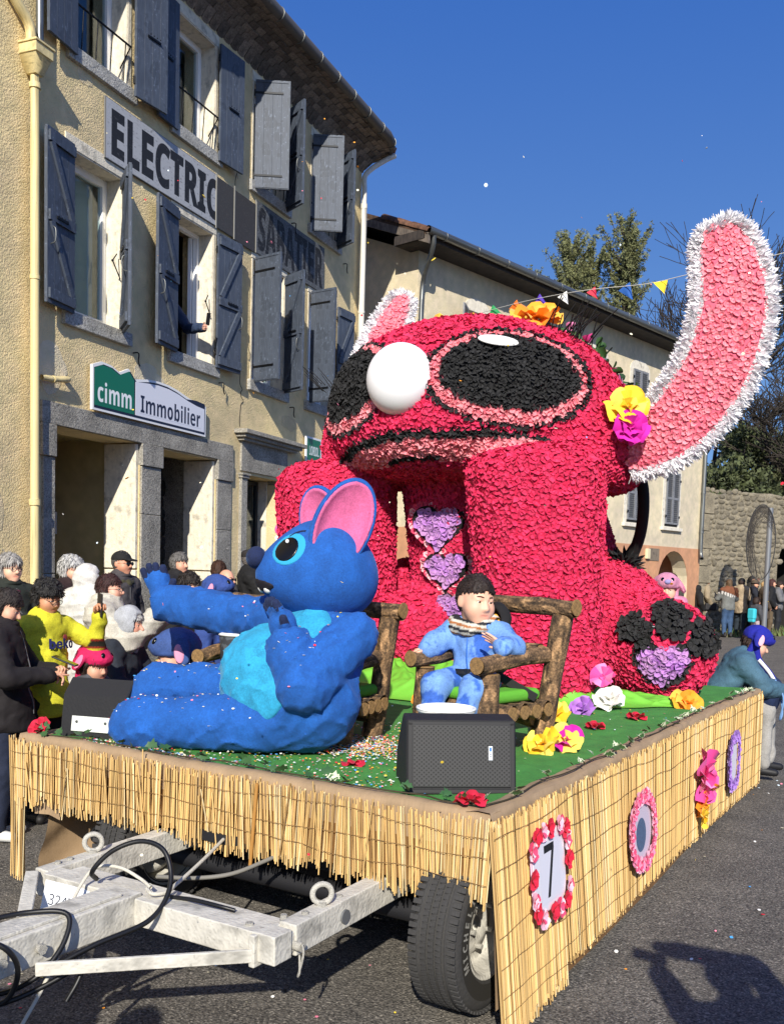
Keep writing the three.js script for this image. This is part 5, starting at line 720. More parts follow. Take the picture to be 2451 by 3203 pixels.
  paperFlower('paper_rose', 'yellow paper rose on the deck behind the log chair post, beside the green cloth', 'paper flower', null, D(.62, -2.25, DECK + .05), nW(0, .7, .7), .085, yel);
  paperFlower('paper_tulip', 'lilac paper flower lying at the edge of the bright green cloth', 'paper flower', null, D(.63, -2.70, DECK + .03), nW(-.3, .5, .8), .085, lil);
  paperFlower('paper_rose', 'white paper rose resting on the bright green cloth', 'paper flower', null, D(.70, -3.0, DECK + .07), nW(.1, .8, .6), .10, wht);
  paperFlower('paper_rose', 'round pink paper flower on the crest of the bright green cloth', 'paper flower', null, D(.62, -3.10, DECK + .20), nW(0, .3, .95), .085, pnk, { rings: [[4, .35, .9], [9, 1.0, .5]] });
  paperFlower('paper_rose', 'orange paper rose on the rim below the striped red foot', 'paper flower', null, D(1.10, -3.42, DECK + .04), nW(.3, .7, .6), .10, org);
  paperFlower('paper_flower', 'small red paper flower lying furthest from the rim on the green deck', 'paper flower', null, D(.90, -2.17), up, .06, rdp);
  paperFlower('paper_flower', 'small red paper flower under the striped foot on the green deck', 'paper flower', null, D(.97, -2.72), up, .06, rdp);
  paperFlower('paper_flower', 'flattened red paper flower on the green deck left of the loudspeaker', 'paper flower', null, D(.40, -.43), up, .055, rdp, { rings: [[4, .6, .5], [5, 1, .15]] });
  paperFlower('paper_flower', 'red paper flower on the front corner of the rim', 'paper flower', null, D(1.17, -.05, DECK + .03), up, .06, rdp);
  paperFlower('paper_flower', 'red paper flower on the far front corner of the deck above the reeds', 'paper flower', null, D(-1.24, -.06, DECK + .03), nW(0, .6, .8), .06, rdp);
  paperFlower('paper_rose', 'yellow paper rose on the deck between the two log chairs', 'paper flower', null, D(-.15, -2.1, DECK + .05), nW(.2, .7, .7), .1, [...yel, org[1]]);
  const sx = V(Math.cos(FT.th), 0, -Math.sin(FT.th));
  paperFlower('paper_rose', 'big pink paper rose pinned to the reed skirt', 'paper flower', null, FT.w(1.355, .43, -2.90), sx, .15, pnk, { rings: [[3, .3, 1.3], [5, .6, 1.0], [6, .9, .55], [6, 1.05, .25]] });
  paperFlower('paper_rose', 'orange paper flower hanging under the big pink rose on the reeds', 'paper flower', null, FT.w(1.35, .285, -2.93), sx.clone().add(V(0, -.3, 0)), .12, org, { rings: [[4, .5, 1.0], [7, 1, .4]] });
  paperFlower('paper_rose', 'small pale yellow paper flower lowest of the three on the reeds', 'paper flower', null, FT.w(1.355, .175, -2.91), sx, .08, yel, { rings: [[3, .6, 1.0], [4, 1, .5]] });
  // flower frames on the skirt
  function frame(label, z0, w, h, yc, shape, rings, inner, txt) {
    const fl = .010 + .070 * sstep(-3.8, -.1, z0), t = FT.thing('flower_frame', label, 'flower frame', 1.322 + fl * (1 - yc / .75), yc, z0, Math.PI / 2); t.rotateX(-fl / .75); const pts = []; for (let i = 0; i < 30; i++) { const a = i / 30 * 6.283, c = Math.cos(a), s = Math.sin(a), e = shape; pts.push([Math.sign(c) * Math.abs(c) ** e * w / 2, Math.sign(s) * Math.abs(s) ** e * h / 2]); }
    mesh('backing', extr(pts.map(([a, b]) => [a * .95, b * .95]), .004), M(inner[0], .8), t); const ip = pts.map(([a, b]) => [a * .88, b * .92]); mesh('sheet', extr(ip, .003).translate(0, 0, .005), M(inner[1], .7), t);
    if (txt) { const tt = printed(.12, .26, 128, (c, cw, ch) => { c.fillStyle = '#d9d8e2'; c.fillRect(0, 0, cw, ch); c.fillStyle = '#141414'; fitText(c, '7', cw * .24, cw * .72, ch * .08, ch * .92, '200px sans-serif', 5); }); mesh('number', new THREE.PlaneGeometry(.20, .24).translate(-.0, 0, .0095), face(.15, .26, tt, .7), t); }
    else if (inner[2]) { mesh('picture', [xf(new THREE.CircleGeometry(.5, 24).scale(w * .42, h * .5, 1), -.01, -.02, .0095)], M(null, .7, { map: T.plushC, color: inner[2] }), t); }
    const per = []; for (let i = 0; i < 30; i++) { const [a, b] = pts[i], [c, d] = pts[(i + 1) % 30]; const l = Math.hypot(c - a, d - b); const k = Math.max(1, Math.round(l / rings.step)); for (let j = 0; j < k; j++) per.push([mix(a, c, j / k), mix(b, d, j / k)]); }
    let last = null, n = 0; for (const [a, b] of per) { if (last && Math.hypot(a - last[0], b - last[1]) < rings.step * .8) continue; last = [a, b]; const f = new THREE.Group(); f.name = 'flower'; t.add(f); f.scale.set(1, 1, .55); f.position.set(a * 1.0, b * 1.0, .014); const ms = rings.mats[n++ % rings.mats.length]; for (let r = 0; r < 2; r++) for (let i = 0; i < 4 + r; i++) { const m = mesh('petal', petalG[(i + r) % 2], ms[(i + r) % ms.length], f); m.rotation.set(0, 0, i / (4 + r) * 6.283 + r * .4 + n); m.rotateX(r ? .22 : .6); m.scale.setScalar(rings.size * (r ? 1 : .7) * rr(.9, 1.15)); } }
  }
  seed(909); const rw = [[mPaper(0xd81238), mPaper(0xe82848)], [mPaper(0xf4b8cc), mPaper(0xf8dce4), mPaper(0xe84870)]], pw = [[mPaper(0xf088ac), mPaper(0xf8c8d8)], [mPaper(0xe04874), mPaper(0xf6b0c4)]];
  frame('white sheet numbered 7 framed with red and white paper flowers on the reeds', -.40, .36, .33, .485, .45, { step: .062, size: .044, mats: rw }, [0xf3c4d4, 0xdcdbe4], true);
  frame('grey blue picture in an oval of pink paper flowers on the reeds', -1.62, .38, .34, .375, .9, { step: .042, size: .046, mats: pw }, [0xf0b8cc, 0xc9bccb, 0x5d7494]);
  frame('narrow lilac paper flower frame on the reeds nearest the back of the trailer', -3.81, .28, .34, .385, .55, { step: .045, size: .048, mats: [[mPaper(0xb088d4), mPaper(0xc8a4e4)], [mPaper(0xa87acc)]] }, [0xc8b0e0, 0xd8d4dc]);
}
// bright green cloth bunched round the foot of the figure
{
  const g = new THREE.PlaneGeometry(1, 1, 260, 64), p = g.attributes.position; const c = new THREE.CatmullRomCurve3([V(-1.5, 0, -2.5), V(-.9, 0, -2.45), V(-.2, 0, -2.45), V(.25, 0, -2.62), V(.55, 0, -2.85), V(.85, 0, -3.15), V(1.13, 0, -3.42)]);
  for (let i = 0; i < p.count; i++) { const t = p.getX(i) + .5, v = p.getY(i) + .5, q = c.getPoint(t), d = c.getTangent(t), b = V(d.z, 0, -d.x); const w = v * (1.05 - .75 * sstep(.72, 1, t)); const rg = (a, b, s) => (1 - Math.abs(noise3(a, b, s))) ** 3; const fold = rg(t * 8 + v * 2.4, v * 1.8, 3) * .085 + rg(t * 19 - v * 4, v * 3.6 + t * 6, 7) * .045 + rg(t * 34 + v * 7, v * 8, 5) * .02 + .012 * noise3(t * 60, v * 14, 1); const h = sstep(0, .3, v) * (.02 + fold * 1.1 + .09 * v) * (1 - .75 * sstep(.66, .92, t)); p.setXYZ(i, q.x + b.x * w + .05 * noise3(t * 12, 1, v * 3), DECK + .009 + h, q.z + b.z * w * 1.0 - .05 * noise3(t * 15, 5, 0) * (1 - v)); }
  g.computeVertexNormals(); const m = M(null, .55, { bumpMap: T.cloth, bumpScale: .0006 }); m.color.setRGB(.17, .50, .045); const o = mesh('draped_cloth', boxUV(g), m); o.position.copy(FT.o); o.rotation.y = FT.th; tag(o, 'bright green satin cloth bunched in folds round the foot of the red figure', 'cloth');
}
// ---------------------------------------------------------------- people
const mEye = M(0xffffff, .25, { vertexColors: true });
const cache = {}; const once = (k, f) => (cache[k] ??= f());
const skull = ellF(V(0, .03, -.008), V(.076, .098, .098));
function headField(v) { // v: adult, woman, old, child, toddler
  const ch = v === 'child' || v === 'toddler', jw = v === 'woman' ? .050 : ch ? .054 : .057;
  const fs = [ellF(V(0, .03, -.008), V(ch ? .078 : .074, .096, .096)), ellF(V(0, -.048, .026), V(jw, .062, .062)), ellF(V(0, -.088, .058), V(.026, .024, .026)), ...[-1, 1].map((s) => ellF(V(s * .037, -.03, .052), V(.032, .030, .030)))];
  const base = unionF(fs, .045), nose = unionF([capF(V(0, .018, .083), V(0, -.022, ch ? .102 : .112), .008, ch ? .0125 : .0145), ellF(V(.0115, -.026, .092), V(.008, .008, .011)), ellF(V(-.0115, -.026, .092), V(.008, .008, .011))], .012);
  const lips = unionF([ellF(V(0, -.0535, .083), V(.024, .0055, .010)), ellF(V(0, -.0635, .081), V(.020, .007, .010))], .002), brow = unionF([-1, 1].map((s) => capF(V(s * .012, .029, .081), V(s * .046, .028, .064), .008, .008)), 0);
  const ears = unionF([-1, 1].map((s) => ellF(V(s * .076, .0, -.010), V(.010, .031, .019), new THREE.Quaternion().setFromEuler(new THREE.Euler(0, -s * .4, 0)))), 0), socket = unionF([-1, 1].map((s) => ellF(V(s * .0315, .009, .094), V(.0185, .0125, .014))), 0), mouth = capF(V(-.019, -.0583, .094), V(.019, -.0583, .094), .0022, .0022);
  const neck = capF(V(0, -.05, -.018), V(0, -.16, -.028), ch ? .040 : v === 'woman' ? .046 : .053, ch ? .045 : v === 'woman' ? .05 : .058), lid = unionF([-1, 1].map((s) => ellF(V(s * .0315, .0165, .077), V(.017, .0075, .012))), 0), bag = unionF([-1, 1].map((s) => ellF(V(s * .0315, -.0005, .077), V(.016, .006, .011))), 0);
  return (x, y, z) => { let d = base(x, y, z); d = smin(d, brow(x, y, z), .018); d = smax(d, -socket(x, y, z), .012); d = smin(d, lid(x, y, z), .005); d = smin(d, bag(x, y, z), .006); d = smin(d, nose(x, y, z), .014); d = smin(d, lips(x, y, z), .006); d = smax(d, -mouth(x, y, z), .003); d = smin(d, ears(x, y, z), .010); return smin(d, neck(x, y, z), .03); };
}
const headGeo = (v, cell) => once('head' + v + cell, () => paint(netMesh(headField(v), V(-.1, -.2, -.12), V(.1, .15, .14), cell), (x, y, z) => {
  let c = [1, 1, 1]; const lip = Math.exp(-((x / .026) ** 4) - (((y + .0585) / .0105) ** 4)) * (z > .07 ? 1 : 0); const cheek = Math.exp(-(((Math.abs(x) - .042) / .022) ** 2) - (((y + .028) / .022) ** 2)) * (z > .03 ? .35 : 0), n = .04 * noise3(x * 60, y * 60, z * 60);
  c = [1 + n, mix(1, .70, lip) - .10 * cheek + n, mix(1, .72, lip) - .10 * cheek + n]; return c;
}));
function handField(pose) { // wrist at origin, fingers +y, palm towards +z, thumb on +x
  const curl = { relaxed: [.35, .5, .4], grip: [1.2, 1.3, .8], open: [.05, .1, .08], point: [.8, .9, .5], rest: [.6, .5, .35] }[pose], fs = [ellF(V(0, .045, 0), V(.040, .052, .0155))]; const kid = 1;
  [[-.029, .086, .052], [-.0105, .093, .064], [.0095, .092, .060], [.029, .084, .046]].forEach(([x, y, l], i) => { let p = V(x, y - .012, 0), a = pose === 'point' && i === 2 ? 0 : curl[0], sp = pose === 'open' ? x * 5 : x * 1.2; const seg = [l * .5, l * .36, l * .30]; for (let k = 0; k < 3; k++) { const d = V(Math.sin(sp) * Math.cos(a), Math.cos(sp) * Math.cos(a), Math.sin(a)); const q = p.clone().addScaledVector(d, seg[k] * 1.15); fs.push(capF(p, q, .0092 - k * .0008, .0086 - k * .001)); p = q; a += pose === 'point' && i === 2 ? .05 : curl[Math.min(2, k + 1)]; } });
  const b = V(.030, .026, .004), m = V(.050, .052, .014 + (pose === 'grip' ? .012 : 0)), e = V(.056, .080, pose === 'grip' ? .04 : .022); const th = unionF([capF(b, m, .013, .0105), capF(m, e, .0105, .0085)], .004); void kid;
  const f = [fs[0], ...fs.slice(1)]; return (x, y, z) => { let d = f[0](x, y, z); let g = 9; for (let i = 1; i < f.length; i++) g = Math.min(g, f[i](x, y, z)); d = smin(d, g, .008); d = smin(d, th(x, y, z), .008); return smin(d, capF0(x, y, z), .014); };
}
const capF0 = capF(V(0, -.05, 0), V(0, .012, 0), .025, .024);
const handGeo = (pose, cell, mir) => once('hand' + pose + cell + mir, () => { const g = netMesh(handField(pose), V(-.075, -.06, -.07), V(.085, .19, .13), cell); if (mir) mx(g, -1, 0, 0, 0, 0, 1, 0, 0, 0, 0, 1, 0, 0, 0, 0, 1); return paint(g, () => [1, .97, .96]); });
function strands(g, n, len, curl) { // short tapering locks lying on a hair surface
  const p = g.attributes.position, nn = g.attributes.normal, P = [], C = []; const a = V(), m = V(); const base = g.toNonIndexed(); const bc0 = paint(base, (x, y, z) => { const k = 1 + .25 * noise3(x * 90, y * 30, z * 90); return [k, k, k]; });
  for (let i = 0; i < n; i++) { const k = Math.floor(rnd() * p.count); a.fromBufferAttribute(p, k); m.fromBufferAttribute(nn, k); const d = V(rr(-1, 1) * curl, -1 + rr(-1, 1) * curl, -.35 + rr(-1, 1) * curl); d.addScaledVector(m, -d.dot(m) + (curl > .6 ? rr(.05, .45) : rr(-.06, .14))).normalize(); const s = V().crossVectors(d, m).normalize().multiplyScalar(rr(.002, .0055)), l = len * rr(.5, 1.3), b = a.clone().addScaledVector(d, l * .55).addScaledVector(m, .003), e = a.clone().addScaledVector(d, l).add(V(0, -l * .25, 0)); a.addScaledVector(m, -.002); const q = [a.clone().sub(s), a.clone().add(s), b.clone().add(s), a.clone().sub(s), b.clone().add(s), b.clone().sub(s), b.clone().sub(s), b.clone().add(s), e]; const t = rr(.55, 1.7); q.forEach((v) => { P.push(v.x, v.y, v.z); C.push(t, t, t); }); }
  const h = new THREE.BufferGeometry(); h.setAttribute('position', new THREE.Float32BufferAttribute(P, 3)); h.setAttribute('color', new THREE.Float32BufferAttribute(C, 3)); h.computeVertexNormals(); bc0.deleteAttribute('uv'); return mergeGeometries([bc0, h], false);
}
const hairGeo = (st, cell) => once('hair' + st + cell, () => { seed(st.length * 77 + 5); return strands(hairBase(st, cell), cell > .008 ? 500 : st === 'bald' ? 120 : 1500, { short: .028, crop: .014, bob: .04, wavy: .042, curly: .024, bigcurl: .04, long: .06, bald: .012, top: .03 }[st], { curly: 1.1, bigcurl: 1.0, wavy: .28, crop: .4, bob: .18 }[st] ?? .3); });
const hairBase = (st, cell) => (() => {
  const P = { short: [.015, -.055, .072, .006, .008, 55], crop: [.009, -.045, .064, .002, .004, 85], bob: [.024, -.105, .064, .016, .007, 40], wavy: [.028, -.12, .066, .012, .012, 34], curly: [.024, -.045, .060, .012, .013, 46], bigcurl: [.034, -.10, .060, .012, .018, 40], long: [.022, -.12, .070, .04, .005, 40], bald: [.006, -.05, 9, .0, .002, 80], top: [.02, -.05, .070, .012, .008, 50] }[st];
  const [t, bot, hl, ze, amp, fr] = P; const extra = st === 'long' ? unionF([capF(V(.055, -.05, -.03), V(.06, -.25, -.02), .045, .035), capF(V(-.055, -.05, -.03), V(-.06, -.25, -.02), .045, .035), capF(V(0, -.05, -.06), V(0, -.27, -.06), .065, .05)], .03) : null;
  const f = (x, y, z) => { let d = skull(x, y, z) - t; if (extra) d = smin(d, extra(x, y, z), .03); d += amp * noise3(x * fr, y * fr * .6, z * fr) + amp * .5 * noise3(x * fr * 2.3, y * fr * 1.2 + 7, z * fr * 2.3); const face = st === 'bald' ? Math.max(z - .02, y - .055) : Math.min(hl - .25 * Math.abs(x) + .008 * noise3(x * 50, 0, 3) - y, z - ze + .18 * Math.max(0, -.0 - y)); const fc = st === 'bald' ? face : -Math.max(-face, -9); d = smax(d, st === 'bald' ? face : Math.min(hl - .3 * Math.abs(x) - y, z - ze) , .012); return smax(d, (st === 'long' ? -.28 : bot) + .006 * noise3(x * 40, 1, z * 40) - y, .01) + 0 * fc; };
  return netMesh(f, V(-.14, -.34, -.17), V(.14, .2, .15), cell);
})();
const browGeo = () => once('brow', () => merge([-1, 1].map((s) => tube([V(s * .014, .030, .0905), V(s * .032, .0345, .0865), V(s * .050, .029, .070)], .0032, 8, 5))));
const eyeGeo = () => once('eye', () => { const g = new THREE.SphereGeometry(.0118, 16, 12).rotateX(Math.PI / 2); return paint(g, (x, y, z) => { const r = Math.hypot(x, y); return z > 0 && r < .0030 ? [.01, .01, .01] : z > 0 && r < .0062 ? [.09, .055, .03] : [.72, .69, .66]; }); });
function glasses(kind) { return once('glasses' + kind, () => { const rim = [], lens = []; for (const s of [-1, 1]) { rim.push(xf(new THREE.TorusGeometry(.023, .0020, 6, 22).scale(1, .82, 1), s * .032, .006, .107, 0, s * .18, 0)); lens.push(xf(new THREE.CircleGeometry(.0225, 20).scale(1, .82, 1), s * .032, .006, .1065, 0, s * .18, 0)); rim.push(cyl(V(s * .053, .010, .102), V(s * .080, .008, -.005), .0018, .0016, 5)); } rim.push(cyl(V(-.010, .012, .111), V(.010, .012, .111), .0018, .0018, 5)); return [merge(rim), merge(lens)]; }); }
function hoodGeo(kind, cell) { return once('hood' + kind + cell, () => { const o = ellF(V(0, .018, -.022), V(.122, .152, .138)), i = ellF(V(0, .012, -.008), V(.100, .132, .125)), op = kind === 'fur' ? V(.088, .112, .2) : V(.080, .108, .2), hole = ellF(V(0, -.002, .15), op), col = capF(V(0, -.10, -.045), V(0, -.19, -.05), .085, .10), inn = capF(V(0, -.06, .0), V(0, -.24, .0), .068, .075); return netMesh((x, y, z) => { const n = .006 * noise3(x * 22, y * 22, z * 22) + (kind === 'puff' ? .006 * Math.abs(Math.sin((y + z * .5) * 48)) : 0) + (kind === 'fur' ? .016 * noise3(x * 70, y * 70, z * 70) * sstep(.02, .07, z) - .016 * sstep(.03, .07, z) : 0); let d = smin(o(x, y, z), col(x, y, z), .05) + n; d = smax(d, -smin(i(x, y, z), inn(x, y, z), .02), .01); d = smax(d, -hole(x, y, z), .015); return smax(d, -.21 - y, .01); }, V(-.17, -.24, -.2), V(.17, .21, .19), cell); }); }
function hatGeo(kind, cell) {
  return once('hat' + kind + cell, () => {
    const dome = ellF(V(0, .045, -.010), V(.090, .092, .112)); let f, lo = V(-.2, -.1, -.2), hi = V(.2, .2, .26);
    if (kind === 'cap') { const brim = ellF(V(0, .048, .10), V(.078, .010, .088), new THREE.Quaternion().setFromEuler(new THREE.Euler(.18, 0, 0))); f = (x, y, z) => smin(smax(dome(x, y, z), .040 - y, .008), brim(x, y, z), .012); }
    else if (kind === 'flat') { const top = ellF(V(0, .075, .012), V(.102, .052, .125), new THREE.Quaternion().setFromEuler(new THREE.Euler(.14, 0, 0))), brim = ellF(V(0, .050, .10), V(.070, .010, .055), new THREE.Quaternion().setFromEuler(new THREE.Euler(.22, 0, 0))); f = (x, y, z) => smin(smax(smin(top(x, y, z), dome(x, y, z), .03), .040 - y, .01), brim(x, y, z), .015); }
    else if (kind === 'beanie') { const d2 = ellF(V(0, .055, -.012), V(.096, .105, .115)); f = (x, y, z) => smax(d2(x, y, z) + .003 * noise3(x * 60, y * 60, z * 60), .028 - .35 * z * 0 - y + .02 * 0, .01); }
    else if (kind === 'straw') { const brim = ellF(V(0, .055, 0), V(.17, .010, .18)), cr = ellF(V(0, .09, 0), V(.088, .075, .10)); f = (x, y, z) => smin(smax(cr(x, y, z), .05 - y, .01), brim(x, y, z), .015); }
    else { // plush animal hat: padded dome with muzzle over the brow, two floppy rounded ears and ear flaps
      const d2 = ellF(V(0, .065, -.005), V(.112, .105, .125)), mz = ellF(V(0, .075, .085), V(.07, .045, .06)), e = [-1, 1].map((s) => ellF(V(s * .125, .055, -.02), V(.022, .085, .045), new THREE.Quaternion().setFromEuler(new THREE.Euler(0, 0, s * .5)))), flap = unionF([-1, 1].map((s) => capF(V(s * .088, .02, -.03), V(s * .080, -.12, -.05), .028, .024)), 0), inner = ellF(V(0, .0, .0), V(.085, .11, .108));
      f = (x, y, z) => { let d = smin(d2(x, y, z), mz(x, y, z), .03); d = smax(d, .022 - y - .3 * 0, .02); d = smin(d, Math.min(e[0](x, y, z), e[1](x, y, z)), .02); d = smin(d, flap(x, y, z), .02); d = smax(d, -inner(x, y, z), .008); return d + .003 * noise3(x * 80, y * 80, z * 80); }; lo = V(-.24, -.16, -.18); hi = V(.24, .22, .2);
    }
    return netMesh(f, lo, hi, cell);
  });
}
const shoeGeo = () => once('shoe', () => netMesh((() => { const a = capF(V(0, .050, -.055), V(0, .034, .105), .045, .034), b = capF(V(0, .06, -.05), V(0, .12, -.06), .042, .04); return (x, y, z) => smax(smin(a(x, y, z), b(x, y, z), .03), -y, .006); })(), V(-.07, -.01, -.13), V(.07, .17, .17), .011));

function person(o) {
  const h = o.h, lod = o.lod || 1, w = o.w || 1, b = o.b || 1, cT = [0, .013, .024][lod], cH = [0, .0050, .0085][lod], cHand = [0, .0055, .008][lod];
  const t = thing('person', o.label, 'person', [o.at[0], o.y || 0, o.at[1]], R(o.turn || 0), o.group);
  const P = (x, y, z) => V(x * h, y * h, z * h);
  const J = { pelvis: P(0, .52, 0), neck: P(0, .835, -.005), hipL: P(.052, .51, 0), hipR: P(-.052, .51, 0), kneeL: P(.056, .275, .012), kneeR: P(-.056, .275, .012), ankL: P(.058, .05, -.01), ankR: P(-.058, .05, -.01), shL: P(.100 * w, .808, -.005), shR: P(-.100 * w, .808, -.005), elL: P(.150 * w, .645, -.02), elR: P(-.150 * w, .645, -.02), wrL: P(.160 * w, .50, .03), wrR: P(-.160 * w, .50, .03), head: P(0, .925, .010) };
  const arm = (s, pose) => { const S = s === 'L' ? 1 : -1; const set = (e, wr) => { J['el' + s] = P(S * e[0], e[1], e[2]); J['wr' + s] = P(S * wr[0], wr[1], wr[2]); };
    if (pose === 'phone') set([.145 * w, .685, .115], [.045, .795, .235]); else if (pose === 'hold') set([.150 * w, .665, .06], [.06, .665, .185]); else if (pose === 'cross') set([.165 * w, .655, .04], [-.03, .675, .115 * b]); else if (pose === 'pocket') set([.175 * w, .66, -.02], [.125 * w, .545, .065]); else if (pose === 'up') set([.20 * w, .74, .06], [.17, .90, .10]); else if (Array.isArray(pose)) set(pose[0], pose[1]); };
  arm('L', o.armL || o.arms); arm('R', o.armR || o.arms); if (o.J) for (const k of Object.keys(o.J)) J[k] = o.J[k];
  const up = J.neck.clone().sub(J.pelvis), TL = up.length(); up.normalize(); const side = J.shL.clone().sub(J.shR).normalize(); side.addScaledVector(up, -side.dot(up)).normalize(); const fwd = V().crossVectors(side, up); const q = new THREE.Quaternion().setFromRotationMatrix(new THREE.Matrix4().makeBasis(side, up, fwd)); const tp = (f, x = 0, z = 0) => J.pelvis.clone().addScaledVector(up, f * TL).addScaledVector(side, x * h).addScaledVector(fwd, z * h);
  const bb = (r, ...ps) => { const bx3 = new THREE.Box3(); ps.forEach((p) => bx3.expandByPoint(p)); bx3.expandByScalar(r); return [bx3.min, bx3.max]; };
  const skin = M(null, .55, { vertexColors: true }); skin.color.set(o.skin || 0xd9a184);
  // ---- body: head, neck, hands and the frame that joins them, in one mesh
  const hs = o.headS || h * .121 / .218, hm = new THREE.Matrix4().compose(J.head, new THREE.Quaternion().setFromEuler(new THREE.Euler(R(o.pitch || 0), R(o.look || 0), R(o.tilt || 0), 'YXZ')), V(hs, hs, hs)); const put = (g) => g.clone().applyMatrix4(hm);
  const core = unionF([capF(J.neck, J.pelvis, .035 * h, .06 * h), capF(J.shL, J.shR, .028 * h, .028 * h), capF(J.hipL, J.hipR, .045 * h, .045 * h), capF(J.neck, J.head, .028 * h, .026 * h), ...['L', 'R'].flatMap((s) => [capF(J['sh' + s], J['el' + s], .026 * h, .021 * h), capF(J['el' + s], J['wr' + s], .021 * h, .0145 * h), capF(J['hip' + s], J['knee' + s], .045 * h, .030 * h), capF(J['knee' + s], J['ank' + s], .030 * h, .020 * h)])], .02 * h);
  const g = [netMesh(core, ...bb(.1 * h, ...Object.values(J)), lod > 1 ? .034 : .024)]; paint(g[0], () => [1, 1, 1]); g.push(put(headGeo(o.face || 'adult', cH)));
  for (const s of ['L', 'R']) { const d = J['wr' + s].clone().sub(J['el' + s]).normalize(); if (o['dir' + s]) d.set(...o['dir' + s]).normalize(); const n = V(...(o['palm' + s] || [s === 'L' ? -1 : 1, 0, .1])); n.addScaledVector(d, -n.dot(d)).normalize(); const xx = V().crossVectors(d, n); const k = o.handS || h / 1.72; g.push(handGeo(o['hand' + s] || 'relaxed', cHand, s === 'R' ? (o.mirR ?? false) : (o.mirL ?? true)).clone().applyMatrix4(new THREE.Matrix4().makeBasis(xx.multiplyScalar(k), d.multiplyScalar(k), n.multiplyScalar(k)).setPosition(J['wr' + s]))); }
  mesh('body', g.map((x) => { x.deleteAttribute('uv'); return x; }), skin, t);
  for (const s of [-1, 1]) mesh('eye', put(xf(eyeGeo().clone(), s * .0315, .0085, .0760)), mEye, t);
  if (o.hair) { const m = M(null, .7, { vertexColors: true }); m.color.set(o.hair[1]); mesh('hair', cylUV(put(hairGeo(o.hair[0], [0, .0065, .011][lod]))), m, t); if (lod === 1) mesh('eyebrows', put(browGeo()), M(o.brow || o.hair[1], .9), t); }
  if (o.glasses) { const [r, l] = glasses(o.glasses); mesh('glasses', put(r), M(o.glasses === 'sun' ? 0x101012 : 0x2a2220, .35), t); mesh('lens', put(l), o.glasses === 'sun' ? M(0x08080a, .1) : mGlass, t); }
  // ---- top
  const T0 = o.top || {}, th = (T0.thick ?? .008), kind = T0.kind || 'coat', mt = M(null, T0.rough ?? .85, { map: T.plushC, bumpMap: T.cloth, bumpScale: .0012, vertexColors: !!T0.paint }); mt.color.set(T0.c || 0x333338);
  const tf = [ellF(tp(.70), V(.098 * h * w, .125 * h, .066 * h * b), q), ellF(tp(.30, 0, .006 * b), V(.092 * h * w, .13 * h, .066 * h * b * (o.belly || 1)), q), ellF(tp(-.02), V(.098 * h * w, .085 * h, .070 * h * b), q), capF(tp(.92, .085 * w), tp(.92, -.085 * w), .040 * h, .040 * h), capF(tp(.93), tp(1.08), .048 * h, .040 * h)];
  const sl = T0.sleeve ?? 1; const sleeves = ['L', 'R'].map((s) => { const wr = J['el' + s].clone().lerp(J['wr' + s], .97); return unionF([capF(J['sh' + s], J['el' + s], .042 * h * sl, .035 * h * sl), capF(J['el' + s], wr, .035 * h * sl, .027 * h * sl)], .012); });
  if (T0.hem !== undefined && T0.hem < .45) { const m = J.kneeL.clone().add(J.kneeR).multiplyScalar(.5); tf.push(capF(tp(-.05), J.pelvis.clone().lerp(m, (.5 - T0.hem) / .25), .085 * h * w, .09 * h * w)); }
  const torso = unionF(tf, .045 * h), hemY = T0.hem !== undefined ? T0.hem * h : .455 * h, cut = o.noHem ? null : 1;
  const fold = (x, y, z) => kind === 'puffer' ? .014 * (1 - (1 - Math.abs(Math.sin(y * 34 + .6 * Math.sin(x * 9)))) ** 2) - .010 + .005 * noise3(x * 30, y * 30, z * 30) - .014 : .009 * noise3(x * 13, y * 20, z * 13) + .009 * (.5 - Math.abs(noise3(x * 20 + y * 16, y * 24 - x * 8, z * 22))) + .004 * noise3(x * 40, y * 40, z * 40);
  const topF = (x, y, z) => { let d = torso(x, y, z); d = smin(d, sleeves[0](x, y, z), .025 * h); d = smin(d, sleeves[1](x, y, z), .025 * h); d += fold(x, y, z) - th; if (cut) d = smax(d, hemY - y + .006 * noise3(x * 9, 0, z * 9), .012); return d; };
  const tg = cylUV(netMesh(topF, ...bb(.11 * h + th + .02, J.neck, J.pelvis, tp(-.3), tp(1.1), J.elL, J.elR, J.wrL, J.wrR, J.shL, J.shR), cT)); if (T0.paint) paint(tg, T0.paint); mesh(T0.name || (kind === 'sweater' ? 'sweater' : 'coat'), tg, mt, t);
  if (lod === 1 && !T0.name && !o.noHem) { const zp = []; for (const f of [1.0, .85, .7, .5, .3, .1, -.05]) { const c = tp(f), d = fwd; let q = c.clone().addScaledVector(d, .25); for (let i = 0; i < 120 && topF(q.x, q.y, q.z) > .001; i++) q.addScaledVector(d, -.003); zp.push(q.addScaledVector(d, .002)); } mesh('zip', tube(zp, .0038, 30, 5), M(kind === 'puffer' ? 0x8f8a80 : 0x6d6d70, .4, { metalness: .4 }), t); const cl = new THREE.TorusGeometry(.047 * h + th * .7, .013 * h, 8, 22).rotateX(Math.PI / 2 - .28), cp = tp(1.04, 0, .002); cl.applyQuaternion(q).translate(cp.x, cp.y, cp.z); mesh('collar', boxUV(cl), mt.clone(), t); t.children[t.children.length - 1].material.vertexColors = false; }
